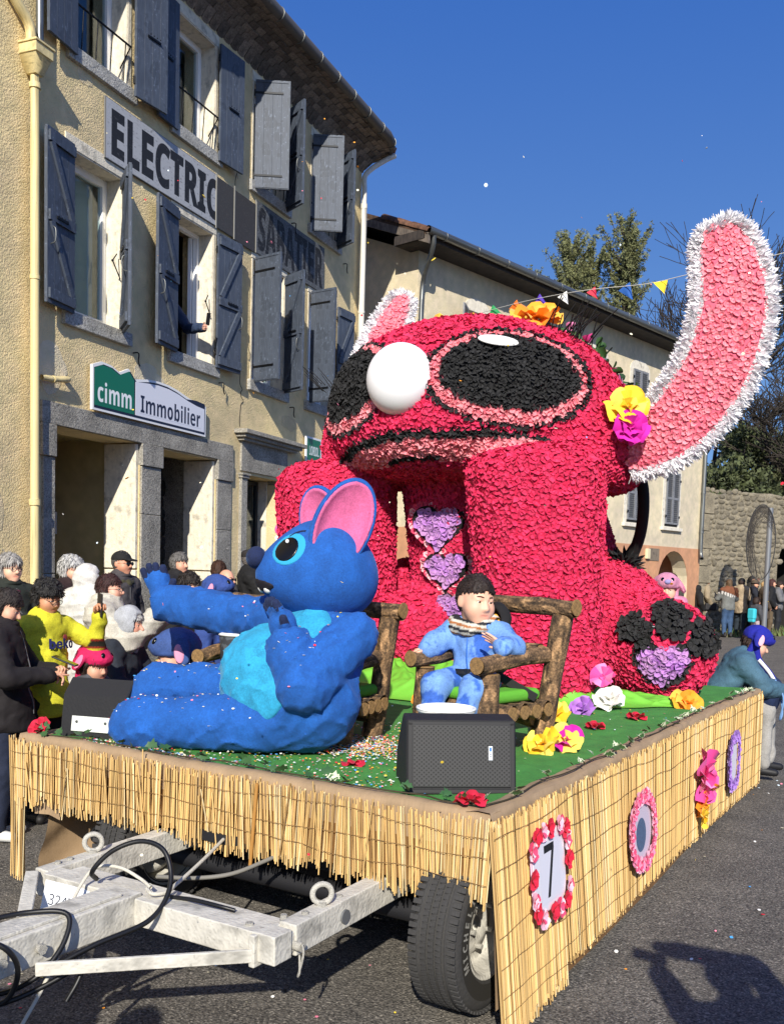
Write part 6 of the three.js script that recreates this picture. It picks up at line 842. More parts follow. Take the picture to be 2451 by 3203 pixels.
  // ---- trousers and shoes
  if (o.pants !== null) {
    const lf = unionF([ellF(tp(-.04), V(.092 * h * w, .075 * h, .068 * h * b), q), ...['L', 'R'].flatMap((s) => [capF(J['hip' + s], J['knee' + s], .058 * h * Math.sqrt(w), .042 * h), capF(J['knee' + s], J['ank' + s].clone().lerp(J['knee' + s], .06), .042 * h, .034 * h)])], .03 * h); const mp = M(null, .85, { map: T.plushC, bumpMap: T.cloth, bumpScale: .001, vertexColors: !!o.pantsPaint }); mp.color.set(o.pants || 0x23252c);
    const pg = cylUV(netMesh((x, y, z) => lf(x, y, z) + .006 * noise3(x * 16, y * 14, z * 16) + .004 * noise3(x * 40, y * 34, z * 40) - (o.pantsThick || .002), ...bb(.12 * h, J.pelvis, J.kneeL, J.kneeR, J.ankL, J.ankR), cT * 1.1)); if (o.pantsPaint) paint(pg, o.pantsPaint); mesh('trousers', pg, mp, t);
    for (const s of ['L', 'R']) { const a = J['ank' + s], d = o['foot' + s] ? V(...o['foot' + s]).normalize() : V(s === 'L' ? .12 : -.12, 0, 1).normalize(), u = o['footUp' + s] ? V(...o['footUp' + s]).normalize() : V(0, 1, 0); u.addScaledVector(d, -u.dot(d)).normalize(); const k = o.shoeS || h / 1.70, xx = V().crossVectors(u, d); const base = a.clone().addScaledVector(u, -.05 * h); mesh('shoe', shoeGeo().clone().applyMatrix4(new THREE.Matrix4().makeBasis(xx.multiplyScalar(k), u.multiplyScalar(k), d.multiplyScalar(k)).setPosition(base)), M(o.shoes || 0x1c1a1a, .6), t); }
  }
  // ---- hoods, hats, scarves
  if (o.hood) { const m = M(null, .85, { map: T.plushC, bumpMap: T.cloth, bumpScale: .0012 }); m.color.set(o.hood[1]); mesh('hood', cylUV(put(hoodGeo(o.hood[0], [0, .008, .014][lod]))), m, t); }
  if (o.hat) { const m = M(null, .85, { map: T.plushC }); m.color.set(o.hat[1]); mesh('hat', cylUV(put(hatGeo(o.hat[0], [0, .0075, .012][lod]))), m, t); if (o.hat[0] === 'plush') for (const s of [-1, 1]) { mesh('bead_eye', put(xf(ell(.017, .021, .010, 0, 0, 0, 12), s * .043, .105, .112, -.5, s * .3, 0)), M(0x08080a, .15), t); mesh('ear_lining', put(xf(ell(.010, .055, .026, 0, 0, 0, 12), s * .148, .045, -.005, 0, 0, s * .5)), M(o.hat[2] || 0xe8a8b8, .9), t); } }
  if (o.scarf) { const c = tp(o.scarfY || 1.02, 0, .004), r = unionF([0, 1, 2, 3, 4, 5, 6, 7].map((i) => { const a = i / 8 * 6.283, a2 = (i + 1) / 8 * 6.283, R0 = o.scarfR || .043 * h + th * .6; const pt = (u) => c.clone().addScaledVector(side, Math.cos(u) * R0 * 1.12).addScaledVector(fwd, Math.sin(u) * R0).addScaledVector(up, (-.006 - .022 * Math.max(0, Math.sin(u))) * h); return capF(pt(a), pt(a2), o.scarfT || .024 * h, o.scarfT || .024 * h); }), .02); const m = M(null, .9, { map: T.plushC, bumpMap: T.cloth, bumpScale: .0015, vertexColors: true }); const sg = netMesh((x, y, z) => r(x, y, z) + .006 * noise3(x * 30, y * 40, z * 30), ...bb(.12 * h, c), lod > 1 ? .014 : .008); paint(sg, o.scarfPaint || (() => lin(o.scarf))); mesh('scarf', cylUV(sg), m, t); }
  if (o.hoodDown) { const m = M(null, .9, { map: T.plushC, bumpMap: T.cloth, bumpScale: .0012 }); m.color.set(o.hoodDown); const c = tp(.98, 0, -.055), r = unionF([capF(tp(1.0, .055, -.02), tp(.93, .03, -.075), .030 * h, .032 * h), capF(tp(1.0, -.055, -.02), tp(.93, -.03, -.075), .030 * h, .032 * h), capF(tp(.93, .03, -.075), tp(.93, -.03, -.075), .034 * h, .034 * h)], .03 * h); mesh('hood', cylUV(netMesh((x, y, z) => r(x, y, z) + .010 * noise3(x * 30, y * 30, z * 30), ...bb(.13 * h, c), lod > 1 ? .016 : .01)), m, t); }
  t.userData.J = undefined; if (o.extra) o.extra(t, J, { h, tp, put, side, up, fwd, hm });
  delete t.userData.J; return t;
}
const phoneThing = (label, p, q, col = 0x15161a) => { const t = thing('phone', label, 'phone', p.toArray()); t.quaternion.copy(q); mesh('case', bx(.074, .15, .010, 0, 0, 0, .004), M(col, .5), t); mesh('screen', bx(.068, .142, .001, 0, 0, .0056), M(0x0b0c10, .12), t); return t; };
const PT = (p, x, y, z) => p.localToWorld(V(x, y, z));
// ---- the crowd at the left
const near = 'spectators';
seed(3001);
{ // far left, looking down at her phone
  const p = person({ label: 'person at the left edge in black fleece and jeans, tapping a phone', at: [-2.26, -5.62], y: 0, turn: 96, h: 1.47, w: 1.16, b: 1.25, face: 'woman', skin: 0xd8a488, hair: ['short', 0x241c18], top: { c: 0x1b1518, thick: .014, hem: .44, kind: 'fleece' }, pants: 0x1d2740, shoes: 0xcfcfca, arms: 'hold', handL: 'grip', handR: 'point', pitch: 26, palmL: [0, 1, .2], palmR: [0, -1, .3] }); p.updateMatrixWorld(true);
  phoneThing('black phone in the hands of the person in black fleece', PT(p, .02, 1.055, .345), new THREE.Quaternion().setFromEuler(new THREE.Euler(-1.2, R(92), 0, 'YXZ')));
}
person({ label: 'person with grey bob, round glasses, burgundy scarf and dark green jacket', at: [-2.95, -7.45], y: 0.1, turn: 52, h: 1.58, face: 'woman', w: 1.05, b: 1.15, skin: 0xe2b296, hair: ['bob', 0x8d8a86], brow: 0x77706a, glasses: 'clear', top: { c: 0x232a22, thick: .014, kind: 'coat', hem: .42 }, pants: 0x20222a, arms: 'cross', scarf: 0x5a1526, scarfPaint: (x, y, z) => Math.sin(y * 130) > .5 ? [.12, .10, .10] : [.10, .012, .03] });
{ // boy in yellow
  const p = person({ label: 'person with curly black hair and glasses in a bright yellow football top', at: [-2.17, -6.05], turn: 58, h: 1.52, skin: 0xc98f6c, face: 'child', hair: ['curly', 0x120f0e], glasses: 'clear', top: { c: 0xe8e234, thick: .005, kind: 'sweater', name: 'football_top', hem: .44, paint: (x, y, z) => (x > .225 && y > 1.10 && y < 1.135) ? [.02, .02, .12] : (x > .225 && y > 1.085 && y < 1.15) ? [.45, .03, .12] : [1, 1, 1] }, pants: 0x15151a, armL: [[.19, .73, .08], [.165, .855, .135]], armR: [[.155, .66, -.01], [.145, .505, .05]], handL: 'grip', dirL: [-.15, 1, .15], palmL: [-.3, 0, 1], pitch: 18, look: 4 }); p.updateMatrixWorld(true);
  const tt = printed(.2, .08, 256, (c, w, h) => { c.fillStyle = '#141a50'; fitText(c, 'beko', w * .06, w * .94, h * .1, h * .92, 'bold 200px sans-serif', 10); }); const cv = new THREE.PlaneGeometry(.20, .075, 12, 4), q = cv.attributes.position; for (let i = 0; i < q.count; i++) q.setZ(i, -2.2 * q.getX(i) * q.getX(i)); cv.computeVertexNormals(); const lt = mesh('lettering', cv, new THREE.MeshStandardMaterial({ map: tt, roughness: .85, side: THREE.DoubleSide, transparent: true, alphaTest: .5 }), p); lt.position.set(.03, 1.13, .128); lt.rotation.x = -.05;
  const cr = mesh('crest', [xf(ell(.017, .02, .004, 0, 0, 0, 10), .06, 1.165, .112)], M(0x7a2a2a, .7), p); void cr;
  phoneThing('phone held up beside the yellow football top', PT(p, .235, 1.37, .225), new THREE.Quaternion().setFromEuler(new THREE.Euler(0, R(58) + 1.2, .1, 'YXZ')), 0x2a2422);
}
person({ label: 'person with long grey hair and sunglasses in a burgundy brown coat', at: [-2.78, -8.35], y: 0.02, turn: 60, h: 1.66, face: 'woman', w: 1.1, b: 1.2, skin: 0xd9a68c, hair: ['wavy', 0xa3a2a0], brow: 0x8d8a86, glasses: 'sun', top: { c: 0x2c1719, thick: .02, hem: .40 }, pants: 0x1b1b1f, hoodDown: 0x2a1517, arms: 'pocket' });
person({ label: 'person in a white puffer coat with the hood up, back to the camera', at: [-2.50, -7.95], y: 0.0, turn: 160, h: 1.60, face: 'woman', top: { c: 0xe6e3dc, thick: .035, kind: 'puffer', hem: .36, sleeve: 1.15 }, pants: 0x23232a, hood: ['puff', 0xe8e5df], arms: 'hold', look: -30 });
{ // taking a picture
  const p = person({ label: 'person with short auburn hair in a cream padded coat, taking a picture', at: [-2.12, -7.2], turn: 92, h: 1.55, w: 1.12, b: 1.2, face: 'woman', skin: 0xd6a088, hair: ['short', 0x2e1412], glasses: 'clear', top: { c: 0xd8d2c2, thick: .026, kind: 'puffer', hem: .40, sleeve: 1.12 }, pants: 0x24242b, arms: 'phone', handL: 'grip', handR: 'grip', dirL: [-.2, .8, .6], dirR: [.2, .8, .6], palmL: [-.9, 0, .2], palmR: [.9, 0, .2] }); p.updateMatrixWorld(true);
  phoneThing('phone in a teal folding case held by the person in cream coat', PT(p, .0, 1.37, .46), new THREE.Quaternion().setFromEuler(new THREE.Euler(-.1, R(92) + .25, .12, 'YXZ')), 0x1d7f8a);
  const bag = thing('handbag', 'cream canvas handbag with brown stripes hanging from the cream padded coat', 'handbag', PT(p, -.14, .60, .16).toArray(), R(70)); const bt = tex(64, .2, (x, y) => { const s = (y * 5) % 1; return s < .16 ? [.25, .18, .14] : s > .5 && s < .58 ? [.35, .26, .2] : [.80, .76, .67]; }, true); bt.repeat.set(5, 4); mesh('bag', boxUV(new RoundedBoxGeometry(.30, .24, .09, 2, .03)), M(0xffffff, .9, { map: bt }), bag); mesh('strap', tube([V(-.14, .1, 0), V(-.1, .3, .02), V(0, .55, 0), V(.1, .3, -.02), V(.14, .1, 0)], .008, 24, 6), M(0x3a2a20, .7), bag);
}
person({ label: 'person in black cap and dark glasses wearing a grey zipped jacket', at: [-2.63, -9.35], y: 0.05, turn: 66, h: 1.70, skin: 0xc98f74, hair: ['crop', 0x4a4644], glasses: 'sun', hat: ['cap', 0x121214], top: { c: 0x4b474b, thick: .014, hem: .43 }, scarf: 0x4a4630, pants: 0x26262c, arms: 'pocket' });
person({ label: 'person with grey hair and fur collar in a dark quilted coat', at: [-2.42, -10.9], y: 0.06, turn: 62, h: 1.70, w: 1.12, b: 1.2, skin: 0xcf9a80, hair: ['top', 0x5d5a58], top: { c: 0x1b1a1e, thick: .024, hem: .42 }, pants: 0x1d1d22, hoodDown: 0x5a4634, arms: 'down' });
person({ label: 'person with dark curly hair and cream collar in a black coat', at: [-2.03, -9.6], y: 0, turn: 68, h: 1.54, face: 'woman', skin: 0xd6a48c, hair: ['bigcurl', 0x1e1714], glasses: 'clear', top: { c: 0x131317, thick: .02, hem: .38 }, scarf: 0xcdb795, pants: 0x18181c, arms: 'down' });
person({ label: 'person with brown hair seen from behind, by the stone pillar', at: [-2.06, -11.4], y: .1, turn: 175, h: 1.58, face: 'woman', skin: 0xd6a48c, hair: ['bob', 0x3c2418], top: { c: 0x3b3a3c, thick: .015 }, arms: 'down' });
person({ label: 'bald person in sunglasses behind the raised blue arm', at: [-1.80, -10.4], y: 0, turn: 62, h: 1.60, skin: 0xd39a80, hair: ['bald', 0x6a5a50], glasses: 'sun', top: { c: 0x2d3340, thick: .012 }, arms: 'down' });
person({ label: 'person in a dark flat cap and black jacket in front of the corniced door', at: [-1.73, -11.6], y: .11, turn: 112, h: 1.72, skin: 0xcc967c, hair: ['crop', 0x5a5450], hat: ['flat', 0x2a2625], top: { c: 0x121215, thick: .016 }, pants: 0x1c1c22, arms: 'hold' });
{ // wheelchair
  const wp = [-1.92, -7.0], J = { pelvis: V(0, .56, -.05), hipL: V(.09, .54, 0), hipR: V(-.09, .54, 0), kneeL: V(.1, .56, .42), kneeR: V(-.1, .56, .42), ankL: V(.1, .14, .48), ankR: V(-.1, .14, .48), neck: V(0, 1.05, -.04), shL: V(.16, 1.0, -.04), shR: V(-.16, 1.0, -.04), elL: V(.24, .78, .05), elR: V(-.24, .78, .05), wrL: V(.06, .70, .24), wrR: V(-.06, .70, .26), head: V(0, 1.19, .03) };
  person({ label: 'seated person in a grey knitted hood with dark jacket, in a wheelchair', at: wp, turn: 78, h: 1.55, face: 'old', skin: 0xc88f78, J, noHem: true, hair: ['short', 0x9a9896], hood: ['plain', 0xb9bcc2], top: { c: 0x232a35, thick: .02 }, scarf: 0xb5b8bd, pants: 0x17171b, pitch: 6 });
  const wc = thing('wheelchair', 'black wheelchair under the person in the grey hood', 'wheelchair', [wp[0], 0, wp[1]], R(78)); const mk = M(0x121214, .5); mesh('seat', bx(.44, .04, .44, 0, .46, .05, .01), mk, wc); mesh('backrest', bx(.44, .45, .03, 0, .75, -.2, .01), mk, wc); mesh('frame', [-1, 1].flatMap((s) => [cyl(V(s * .23, .95, -.26), V(s * .23, .45, -.18), .012), cyl(V(s * .23, .45, -.18), V(s * .23, .45, .28), .012), cyl(V(s * .23, .45, .28), V(s * .2, .1, .45), .012), cyl(V(s * .23, .68, -.18), V(s * .23, .68, .2), .016)]), M(0x3a3c40, .4, { metalness: .5 }), wc); for (const s of [-1, 1]) { const w = mesh('wheel', [xf(new THREE.TorusGeometry(.28, .014, 8, 36).rotateY(Math.PI / 2), s * .28, .295, -.1), ...Array.from({ length: 12 }, (_, i) => cyl(V(s * .28, .295, -.1), V(s * .28, .295 + .275 * Math.cos(i * .5236), -.1 + .275 * Math.sin(i * .5236)), .0025, .0025, 4))], M(0x2a2b2e, .4, { metalness: .4 }), wc); void w; mesh('caster', xf(new THREE.TorusGeometry(.06, .016, 8, 20).rotateY(Math.PI / 2), s * .2, .077, .36), mk, wc); }
  const bl = netMesh(unionF([capF(V(-.1, .64, .08), V(-.1, .64, .45), .11, .10), capF(V(.1, .64, .08), V(.1, .64, .45), .11, .10), capF(V(-.1, .6, .5), V(-.1, .25, .54), .10, .09), capF(V(.1, .6, .5), V(.1, .25, .54), .10, .09)], .1), V(-.35, .1, -.1), V(.35, .85, .75), .02); const bm = mesh('blanket', paint(cylUV(bl), (x, y, z) => { const s = noise3(x * 9, y * 9, z * 9) > .1; return s ? [.30, .06, .02] : [.06, .015, .02]; }), M(0xffffff, .95, { vertexColors: true, map: T.plushC })); bm.position.set(wp[0], 0, wp[1]); bm.rotation.y = R(78); tag(bm, 'rust and maroon blanket over the knees in the wheelchair', 'blanket');
}
person({ label: 'small person in a hot pink knitted hat behind the far loudspeaker', at: [-1.95, -6.28], turn: 66, h: 1.04, headS: .93, face: 'child', skin: 0xd6a288, hair: ['bob', 0x2a1a14], hat: ['plush', 0xd8145e, 0xe87a9c], top: { c: 0x5a5c62, thick: .016 }, pants: 0x20202a, arms: 'down', pitch: 10 });
// two plush animal hoods in the crowd
person({ label: 'person bundled in a pale blue plush animal costume leaning by the deck edge', at: [-1.33, -6.05], turn: 285, h: 1.13, headS: 1.2, face: 'child', skin: 0xcf9a80, hair: ['crop', 0x3a2a20], hat: ['plush', 0x3f5c9c, 0xd08aa4], top: { c: 0x40589a, thick: .04, kind: 'fleece', sleeve: 1.3 }, pants: 0x40589a, arms: 'hold', pitch: 4, w: 1.3, b: 1.4, extra: (t, J, k) => { mesh('teeth', k.put(merge([-2, -1, 0, 1, 2].map((i) => xf(new THREE.ConeGeometry(.009, .02, 6).rotateX(Math.PI), i * .02, .052, .112 - Math.abs(i) * .006)))), M(0xf2efe8, .5), t); } });
person({ label: 'person in a blue plush hood between curly hair and the raised arm', at: [-1.52, -8.3], turn: 80, h: 1.50, headS: 1.05, face: 'child', skin: 0xcf9a80, hair: ['crop', 0x3a2a20], hat: ['plush', 0x33519c, 0xd08aa4], top: { c: 0x33509a, thick: .03, kind: 'fleece' }, pants: 0x33509a, arms: 'down', w: 1.1 });
// at the open window
{ const wq = FA.w(2.52, 4.15, -.38), p = person({ label: 'person leaning at the open first floor window holding a phone', at: [wq.x, wq.z], y: 3.62, turn: 75, h: 1.62, skin: 0xd8a68e, hair: ['short', 0x5b5754], top: { c: 0x2c3f60, thick: .012 }, pants: 0x1c1c22, armL: [[.2, .60, .12], [.10, .575, .30]], armR: 'down', handL: 'grip', palmL: [-1, 0, 0] }); p.updateMatrixWorld(true); phoneThing('phone held out of the first floor window', PT(p, .15, 1.03, .56), new THREE.Quaternion().setFromEuler(new THREE.Euler(0, 2.4, .2, 'YXZ')), 0x1a1b1e); }
// ---- behind the float, seen between its legs, and over the striped foot
person({ label: 'person with long hair seen between the legs of the red figure', at: [.08, -13.4], turn: 20, h: 1.62, lod: 2, face: 'woman', skin: 0xd8a890, hair: ['long', 0x6b5340], top: { c: 0x3a3634, thick: .02 }, arms: 'down' });
person({ label: 'person in a dark fur trimmed hood seen between the legs of the red figure', at: [.24, -13.0], turn: 15, h: 1.58, lod: 2, face: 'child', skin: 0xe0b8a8, hood: ['fur', 0x3a3028], hair: ['short', 0x9a8a78], top: { c: 0x26262c, thick: .03 }, arms: 'down' });
person({ label: 'person in a pale pink plush animal hood behind the striped red foot', at: [3.62, -12.9], turn: -12, h: 1.58, headS: 1.45, lod: 1, face: 'child', skin: 0xd8a890, hair: ['crop', 0x3a2a20], hat: ['plush', 0xe79ab8, 0xc87898], top: { c: 0xe08fb0, thick: .04, kind: 'fleece', sleeve: 1.2 }, pants: 0xe08fb0, arms: 'down', w: 1.15, extra: (t, J, k) => { mesh('muzzle', k.put(xf(ell(.03, .022, .018, 0, 0, 0, 12), 0, .085, .143)), M(0x8f88b8, .8), t); } });
person({ label: 'person with brown hair standing behind the pink plush hood', at: [4.15, -14.6], turn: 30, h: 1.70, lod: 2, face: 'woman', skin: 0xd8a890, hair: ['bob', 0x4a3424], top: { c: 0x4a463c, thick: .02 }, arms: 'down' });
// ---- far crowd at the right
{
  const far = (x, dz, o) => { const D = 27.5 + dz; person({ lod: 2, at: [(x - 839.7) / 2076.2 * D + .0 - .0285 * (-1.6), -D], ...o }); };
  far(1487, 0, { label: 'far spectator in a black hooded jacket, smallest of the group by the archway', turn: 100, h: 1.42, hood: ['plain', 0x101013], top: { c: 0x111114, thick: .03, hem: .42 }, pants: 0x3b4030, arms: 'pocket', face: 'child' });
  far(1503, .8, { label: 'far spectator with dark hair, beige coat and black and white scarf', turn: 90, h: 1.66, face: 'woman', hair: ['bob', 0x1d1613], top: { c: 0xa8977c, thick: .024, hem: .36 }, pants: 0xb8b0a4, scarf: 0xd8d8d4, arms: 'pocket', extra: (t) => mesh('bag', bx(.12, .22, .34, -.2, .82, .1, .04), M(0x18161a, .6), t) });
  far(1512, 1.2, { label: 'far spectator in navy holding an olive bag, beside the beige coat', turn: 80, h: 1.68, face: 'woman', hair: ['bob', 0x2a1d16], top: { c: 0x14161f, thick: .02, hem: .42 }, pants: 0x14141a, arms: 'hold', extra: (t) => mesh('bag', bx(.1, .22, .3, .2, .85, .15, .04), M(0x3a3a24, .7), t) });
  far(1524, 2.0, { label: 'far spectator in a white cap near the rubble wall', turn: 95, h: 1.72, hat: ['cap', 0xe4e0d6], hair: ['crop', 0x4a4038], top: { c: 0x3a3a2c, thick: .02 }, arms: 'hold' });
  far(1553, -.3, { label: 'far spectator in jeans with a brown and white shawl over grey, back turned', turn: 190, h: 1.62, face: 'woman', w: 1.15, hair: ['long', 0x5b4630], top: { c: 0xffffff, thick: .022, hem: .47, paint: (x, y, z) => { const k = y - .35 * x; if (y > 1.12 && z < .12) { if (k > 1.22) return [.22, .075, .03]; if (k > 1.13) return ((x * 14) % 1 + 1) % 1 < .55 ? [.75, .73, .68] : [.05, .04, .04]; } return [.20, .21, .20]; } }, pants: 0x3d5a80, arms: 'hold' });
  far(1579, .3, { label: 'far spectator in a cream coat and black beanie', turn: 130, h: 1.66, face: 'woman', hat: ['beanie', 0x0e0e10], hair: ['bob', 0x2a1a14], top: { c: 0xbba688, thick: .026, hem: .40 }, pants: 0x24303c, arms: 'hold', extra: (t) => mesh('bag', bx(.08, .2, .26, .2, .92, .2, .03), M(0xc9b79a, .7), t) });
  far(1600, 1.5, { label: 'far spectator in dark clothes with an arm raised behind the straw hat', turn: 70, h: 1.74, hair: ['short', 0x16110f], top: { c: 0x2f2a28, thick: .02 }, armL: 'up', armR: 'down', skin: 0xc08f78 });
  far(1606, .2, { label: 'far spectator in a brown brimmed hat and navy jacket', turn: 80, h: 1.62, hat: ['straw', 0x5f5142], hair: ['crop', 0x4a4038], top: { c: 0x1d2231, thick: .022 }, pants: 0x4a443c, arms: 'hold' });
  far(1613, -1.4, { label: 'small far spectator in grey carrying a turquoise backpack', turn: 120, h: 1.12, headS: .92, face: 'child', hair: ['bob', 0x2c1c14], top: { c: 0x4a4a50, thick: .022 }, pants: 0xc9b4bc, shoes: 0x1a1a1c, arms: 'down', extra: (t) => mesh('backpack', [bx(.24, .30, .14, 0, .72, -.15, .05), bx(.2, .14, .12, 0, .56, -.15, .04)], M(0x35b4c4, .7), t) });
  far(1628, -.2, { label: 'far spectator with short blond hair in a brown wool coat', turn: 85, h: 1.60, face: 'woman', hair: ['short', 0xb59668], glasses: 'clear', top: { c: 0x5a4a3a, thick: .028, hem: .34 }, pants: 0x5f4f3a, shoes: 0xd8d4cc, arms: 'pocket' });
  far(1643, .2, { label: 'far spectator with long red hair in a black jacket, bag on the hip', turn: 70, h: 1.66, face: 'woman', hair: ['long', 0x3c1714], top: { c: 0x101014, thick: .022, hem: .44 }, pants: 0x6a5a44, arms: 'pocket', extra: (t) => mesh('bag', bx(.1, .18, .28, .2, .86, .08, .04), M(0x111113, .6), t) });
  far(1660, 1.4, { label: 'far spectator in pale grey at the mouth of the archway', turn: 60, h: 1.60, face: 'woman', hair: ['bob', 0x2a1c16], top: { c: 0x77777a, thick: .02 }, arms: 'hold' });
}
// ---- two people beside the photographer whose shadows fall into the picture
{ const bx0 = 1.33, bz0 = -1.30, lw = (x, y, z) => V(-(x - bx0), y, -(z - bz0)); const p = person({ label: 'person outside the picture at right raising a phone overhead', at: [bx0, bz0], turn: 180, h: 1.60, w: 1.0, hair: ['short', 0x2a201a], top: { c: 0x2a3040, thick: .014 }, J: { elL: lw(1.08, 1.28, -1.36), wrL: lw(1.06, 1.48, -1.40), elR: lw(1.50, 1.45, -1.55), wrR: lw(1.18, 1.58, -1.50) }, handL: 'grip', handR: 'grip' }); void p; phoneThing('phone raised overhead by the person outside the picture', V(1.05, 1.57, -1.43), new THREE.Quaternion().setFromEuler(new THREE.Euler(0, 0, 1.2))); }
person({ label: 'person outside the picture at left with a dark bob', at: [-1.06, -.62], turn: 180, h: 1.64, w: 1.1, b: 1.15, hair: ['bob', 0x2a201a], top: { c: 0x2a2a30, thick: .02 }, arms: 'hold' });
person({ label: 'person outside the picture at left with short hair and a grey coat', at: [-1.48, -1.12], turn: 175, h: 1.66, w: 1.1, hair: ['short', 0x2a201a], top: { c: 0x4a4a50, thick: .02 }, arms: 'pocket' });
// ---------------------------------------------------------------- on the deck
const mBarkLog = M(null, .9, { map: T.bark, bumpMap: T.barkB, bumpScale: .010 }); mBarkLog.color.setRGB(.62, .46, .30);
const mCutWood = M(0xb8935f, .85, { map: T.wood });
function log(a, b, r, sd = 1) { // a crooked log with bark and pale cut ends
  const n = 14, k = 14, P = [], I = [], UV = [], d = b.clone().sub(a), L0 = d.length(); d.normalize(); const q = new THREE.Quaternion().setFromUnitVectors(V(0, 1, 0), d);
  for (let i = 0; i <= n; i++) for (let j = 0; j <= k; j++) { const t = i / n, an = j / k * 6.283, rad = r * (1 + .10 * noise3(Math.cos(an) * 1.3 + sd, t * L0 * 7, Math.sin(an) * 1.3) + .08 * noise3(sd, t * L0 * 5, 3)); const v = V(Math.cos(an) * rad + .012 * noise3(sd, t * 3, 1), t * L0, Math.sin(an) * rad + .012 * noise3(sd, t * 3, 7)).applyQuaternion(q).add(a); P.push(v.x, v.y, v.z); UV.push(an * r, t * L0); }
  for (let i = 0; i < n; i++) for (let j = 0; j < k; j++) { const A = i * (k + 1) + j, B = A + k + 1; I.push(A, B, A + 1, A + 1, B, B + 1); }
  const g = new THREE.BufferGeometry(); g.setAttribute('position', new THREE.Float32BufferAttribute(P, 3)); g.setAttribute('uv', new THREE.Float32BufferAttribute(UV, 2)); g.setIndex(I); g.computeVertexNormals(); return g;
}
const ends = (a, b, r) => { const d = b.clone().sub(a).normalize(); return [cyl(a.clone().addScaledVector(d, -.003), a.clone().addScaledVector(d, .004), r * .93, r * .93, 14), cyl(b.clone().addScaledVector(d, -.004), b.clone().addScaledVector(d, .003), r * .93, r * .93, 14)]; };
function logChair(label, o, FL, FR, BL, BR, armY, railY, seatY) { // corner points in trailer coordinates
  const t = FT.thing('log_chair', label, 'chair', o[0], DECK, o[1]); const p = (c, y, dx = 0, dz = 0) => V(c[0] - o[0] + dx, y - DECK, c[1] - o[1] + dz); let s = 1;
  const part = (name, a, b, r) => { const m = mesh(name, log(a, b, r, s++ * 3.1), mBarkLog, t); for (const e of ends(a, b, r)) mesh('cut_end', e, mCutWood, m); return m; };
  const mid = (a, b, k) => [mix(a[0], b[0], k), mix(a[1], b[1], k)], dir = (a, b) => { const l = Math.hypot(b[0] - a[0], b[1] - a[1]); return [(b[0] - a[0]) / l, (b[1] - a[1]) / l]; };
  part('post', p(FL, DECK + .005), p(FL, armY - .045), .048); part('post', p(FR, DECK + .005), p(FR, armY - .045), .050);
  const back = dir(FR, BR); part('post', p(BR, DECK + .005), p(BR, railY - .03, back[0] * .10 + .05, back[1] * .10), .052); part('post', p(BL, DECK + .005), p(BL, railY - .03, back[0] * .10 - .02, back[1] * .10), .050);
  const bL = [BL[0] + back[0] * .10, BL[1] + back[1] * .10], bR = [BR[0] + back[0] * .10, BR[1] + back[1] * .10], d = dir(bL, bR);
  part('rail', p([bL[0] - d[0] * .10, bL[1] - d[1] * .10], railY + .01), p([bR[0] + d[0] * .13, bR[1] + d[1] * .13], railY + .015), .045); part('rail', p(BL, (railY + seatY) / 2 + .02), p(BR, (railY + seatY) / 2 + .02), .035);
  part('arm', p(mid(FL, BL, -.28), armY), p(mid(FL, BL, 1.05), armY + .03), .042); part('arm', p(mid(FR, BR, -.25), armY), p(mid(FR, BR, 1.05), armY + .03), .044);
  part('seat_beam', p(mid(FL, BL, .05), seatY - .09), p(mid(FR, BR, .05), seatY - .09), .036); part('seat_beam', p(mid(FL, BL, .9), seatY - .09), p(mid(FR, BR, .9), seatY - .09), .036);
  for (let i = 0; i < 4; i++) { const k = .14 + i * .24; part('seat_slat', p(mid(FL, BL, k), seatY - .03, -d[0] * .06, -d[1] * .06), p(mid(FR, BR, k), seatY - .03, d[0] * .10, d[1] * .10), .036); }
  const c = mid(mid(FL, FR, .5), mid(BL, BR, .5), .5); const cu = mesh('cushion', new RoundedBoxGeometry(Math.hypot(FR[0] - FL[0], FR[1] - FL[1]) + .05, .06, Math.hypot(BR[0] - FR[0], BR[1] - FR[1]) - .02, 3, .028), M(0x5fae2e, .8, { bumpMap: T.cloth, bumpScale: .001 }), t); cu.position.copy(p(c, seatY + .035)); cu.rotation.y = -Math.atan2(FR[1] - FL[1], FR[0] - FL[0]);
  return t;
}
logChair('rustic log armchair the person in blue plush costume leans against', [-.4, -.95], [-.86, -.86], [.098, -.79], [-.90, -1.16], [.062, -1.107], 1.15, 1.42, .99);
logChair('rustic log armchair with a green cushion that the small child sits in', [.66, -1.2], [.40, -1.06], [.80, -.96], [.50, -1.43], [.897, -1.333], 1.215, 1.47, 1.02);
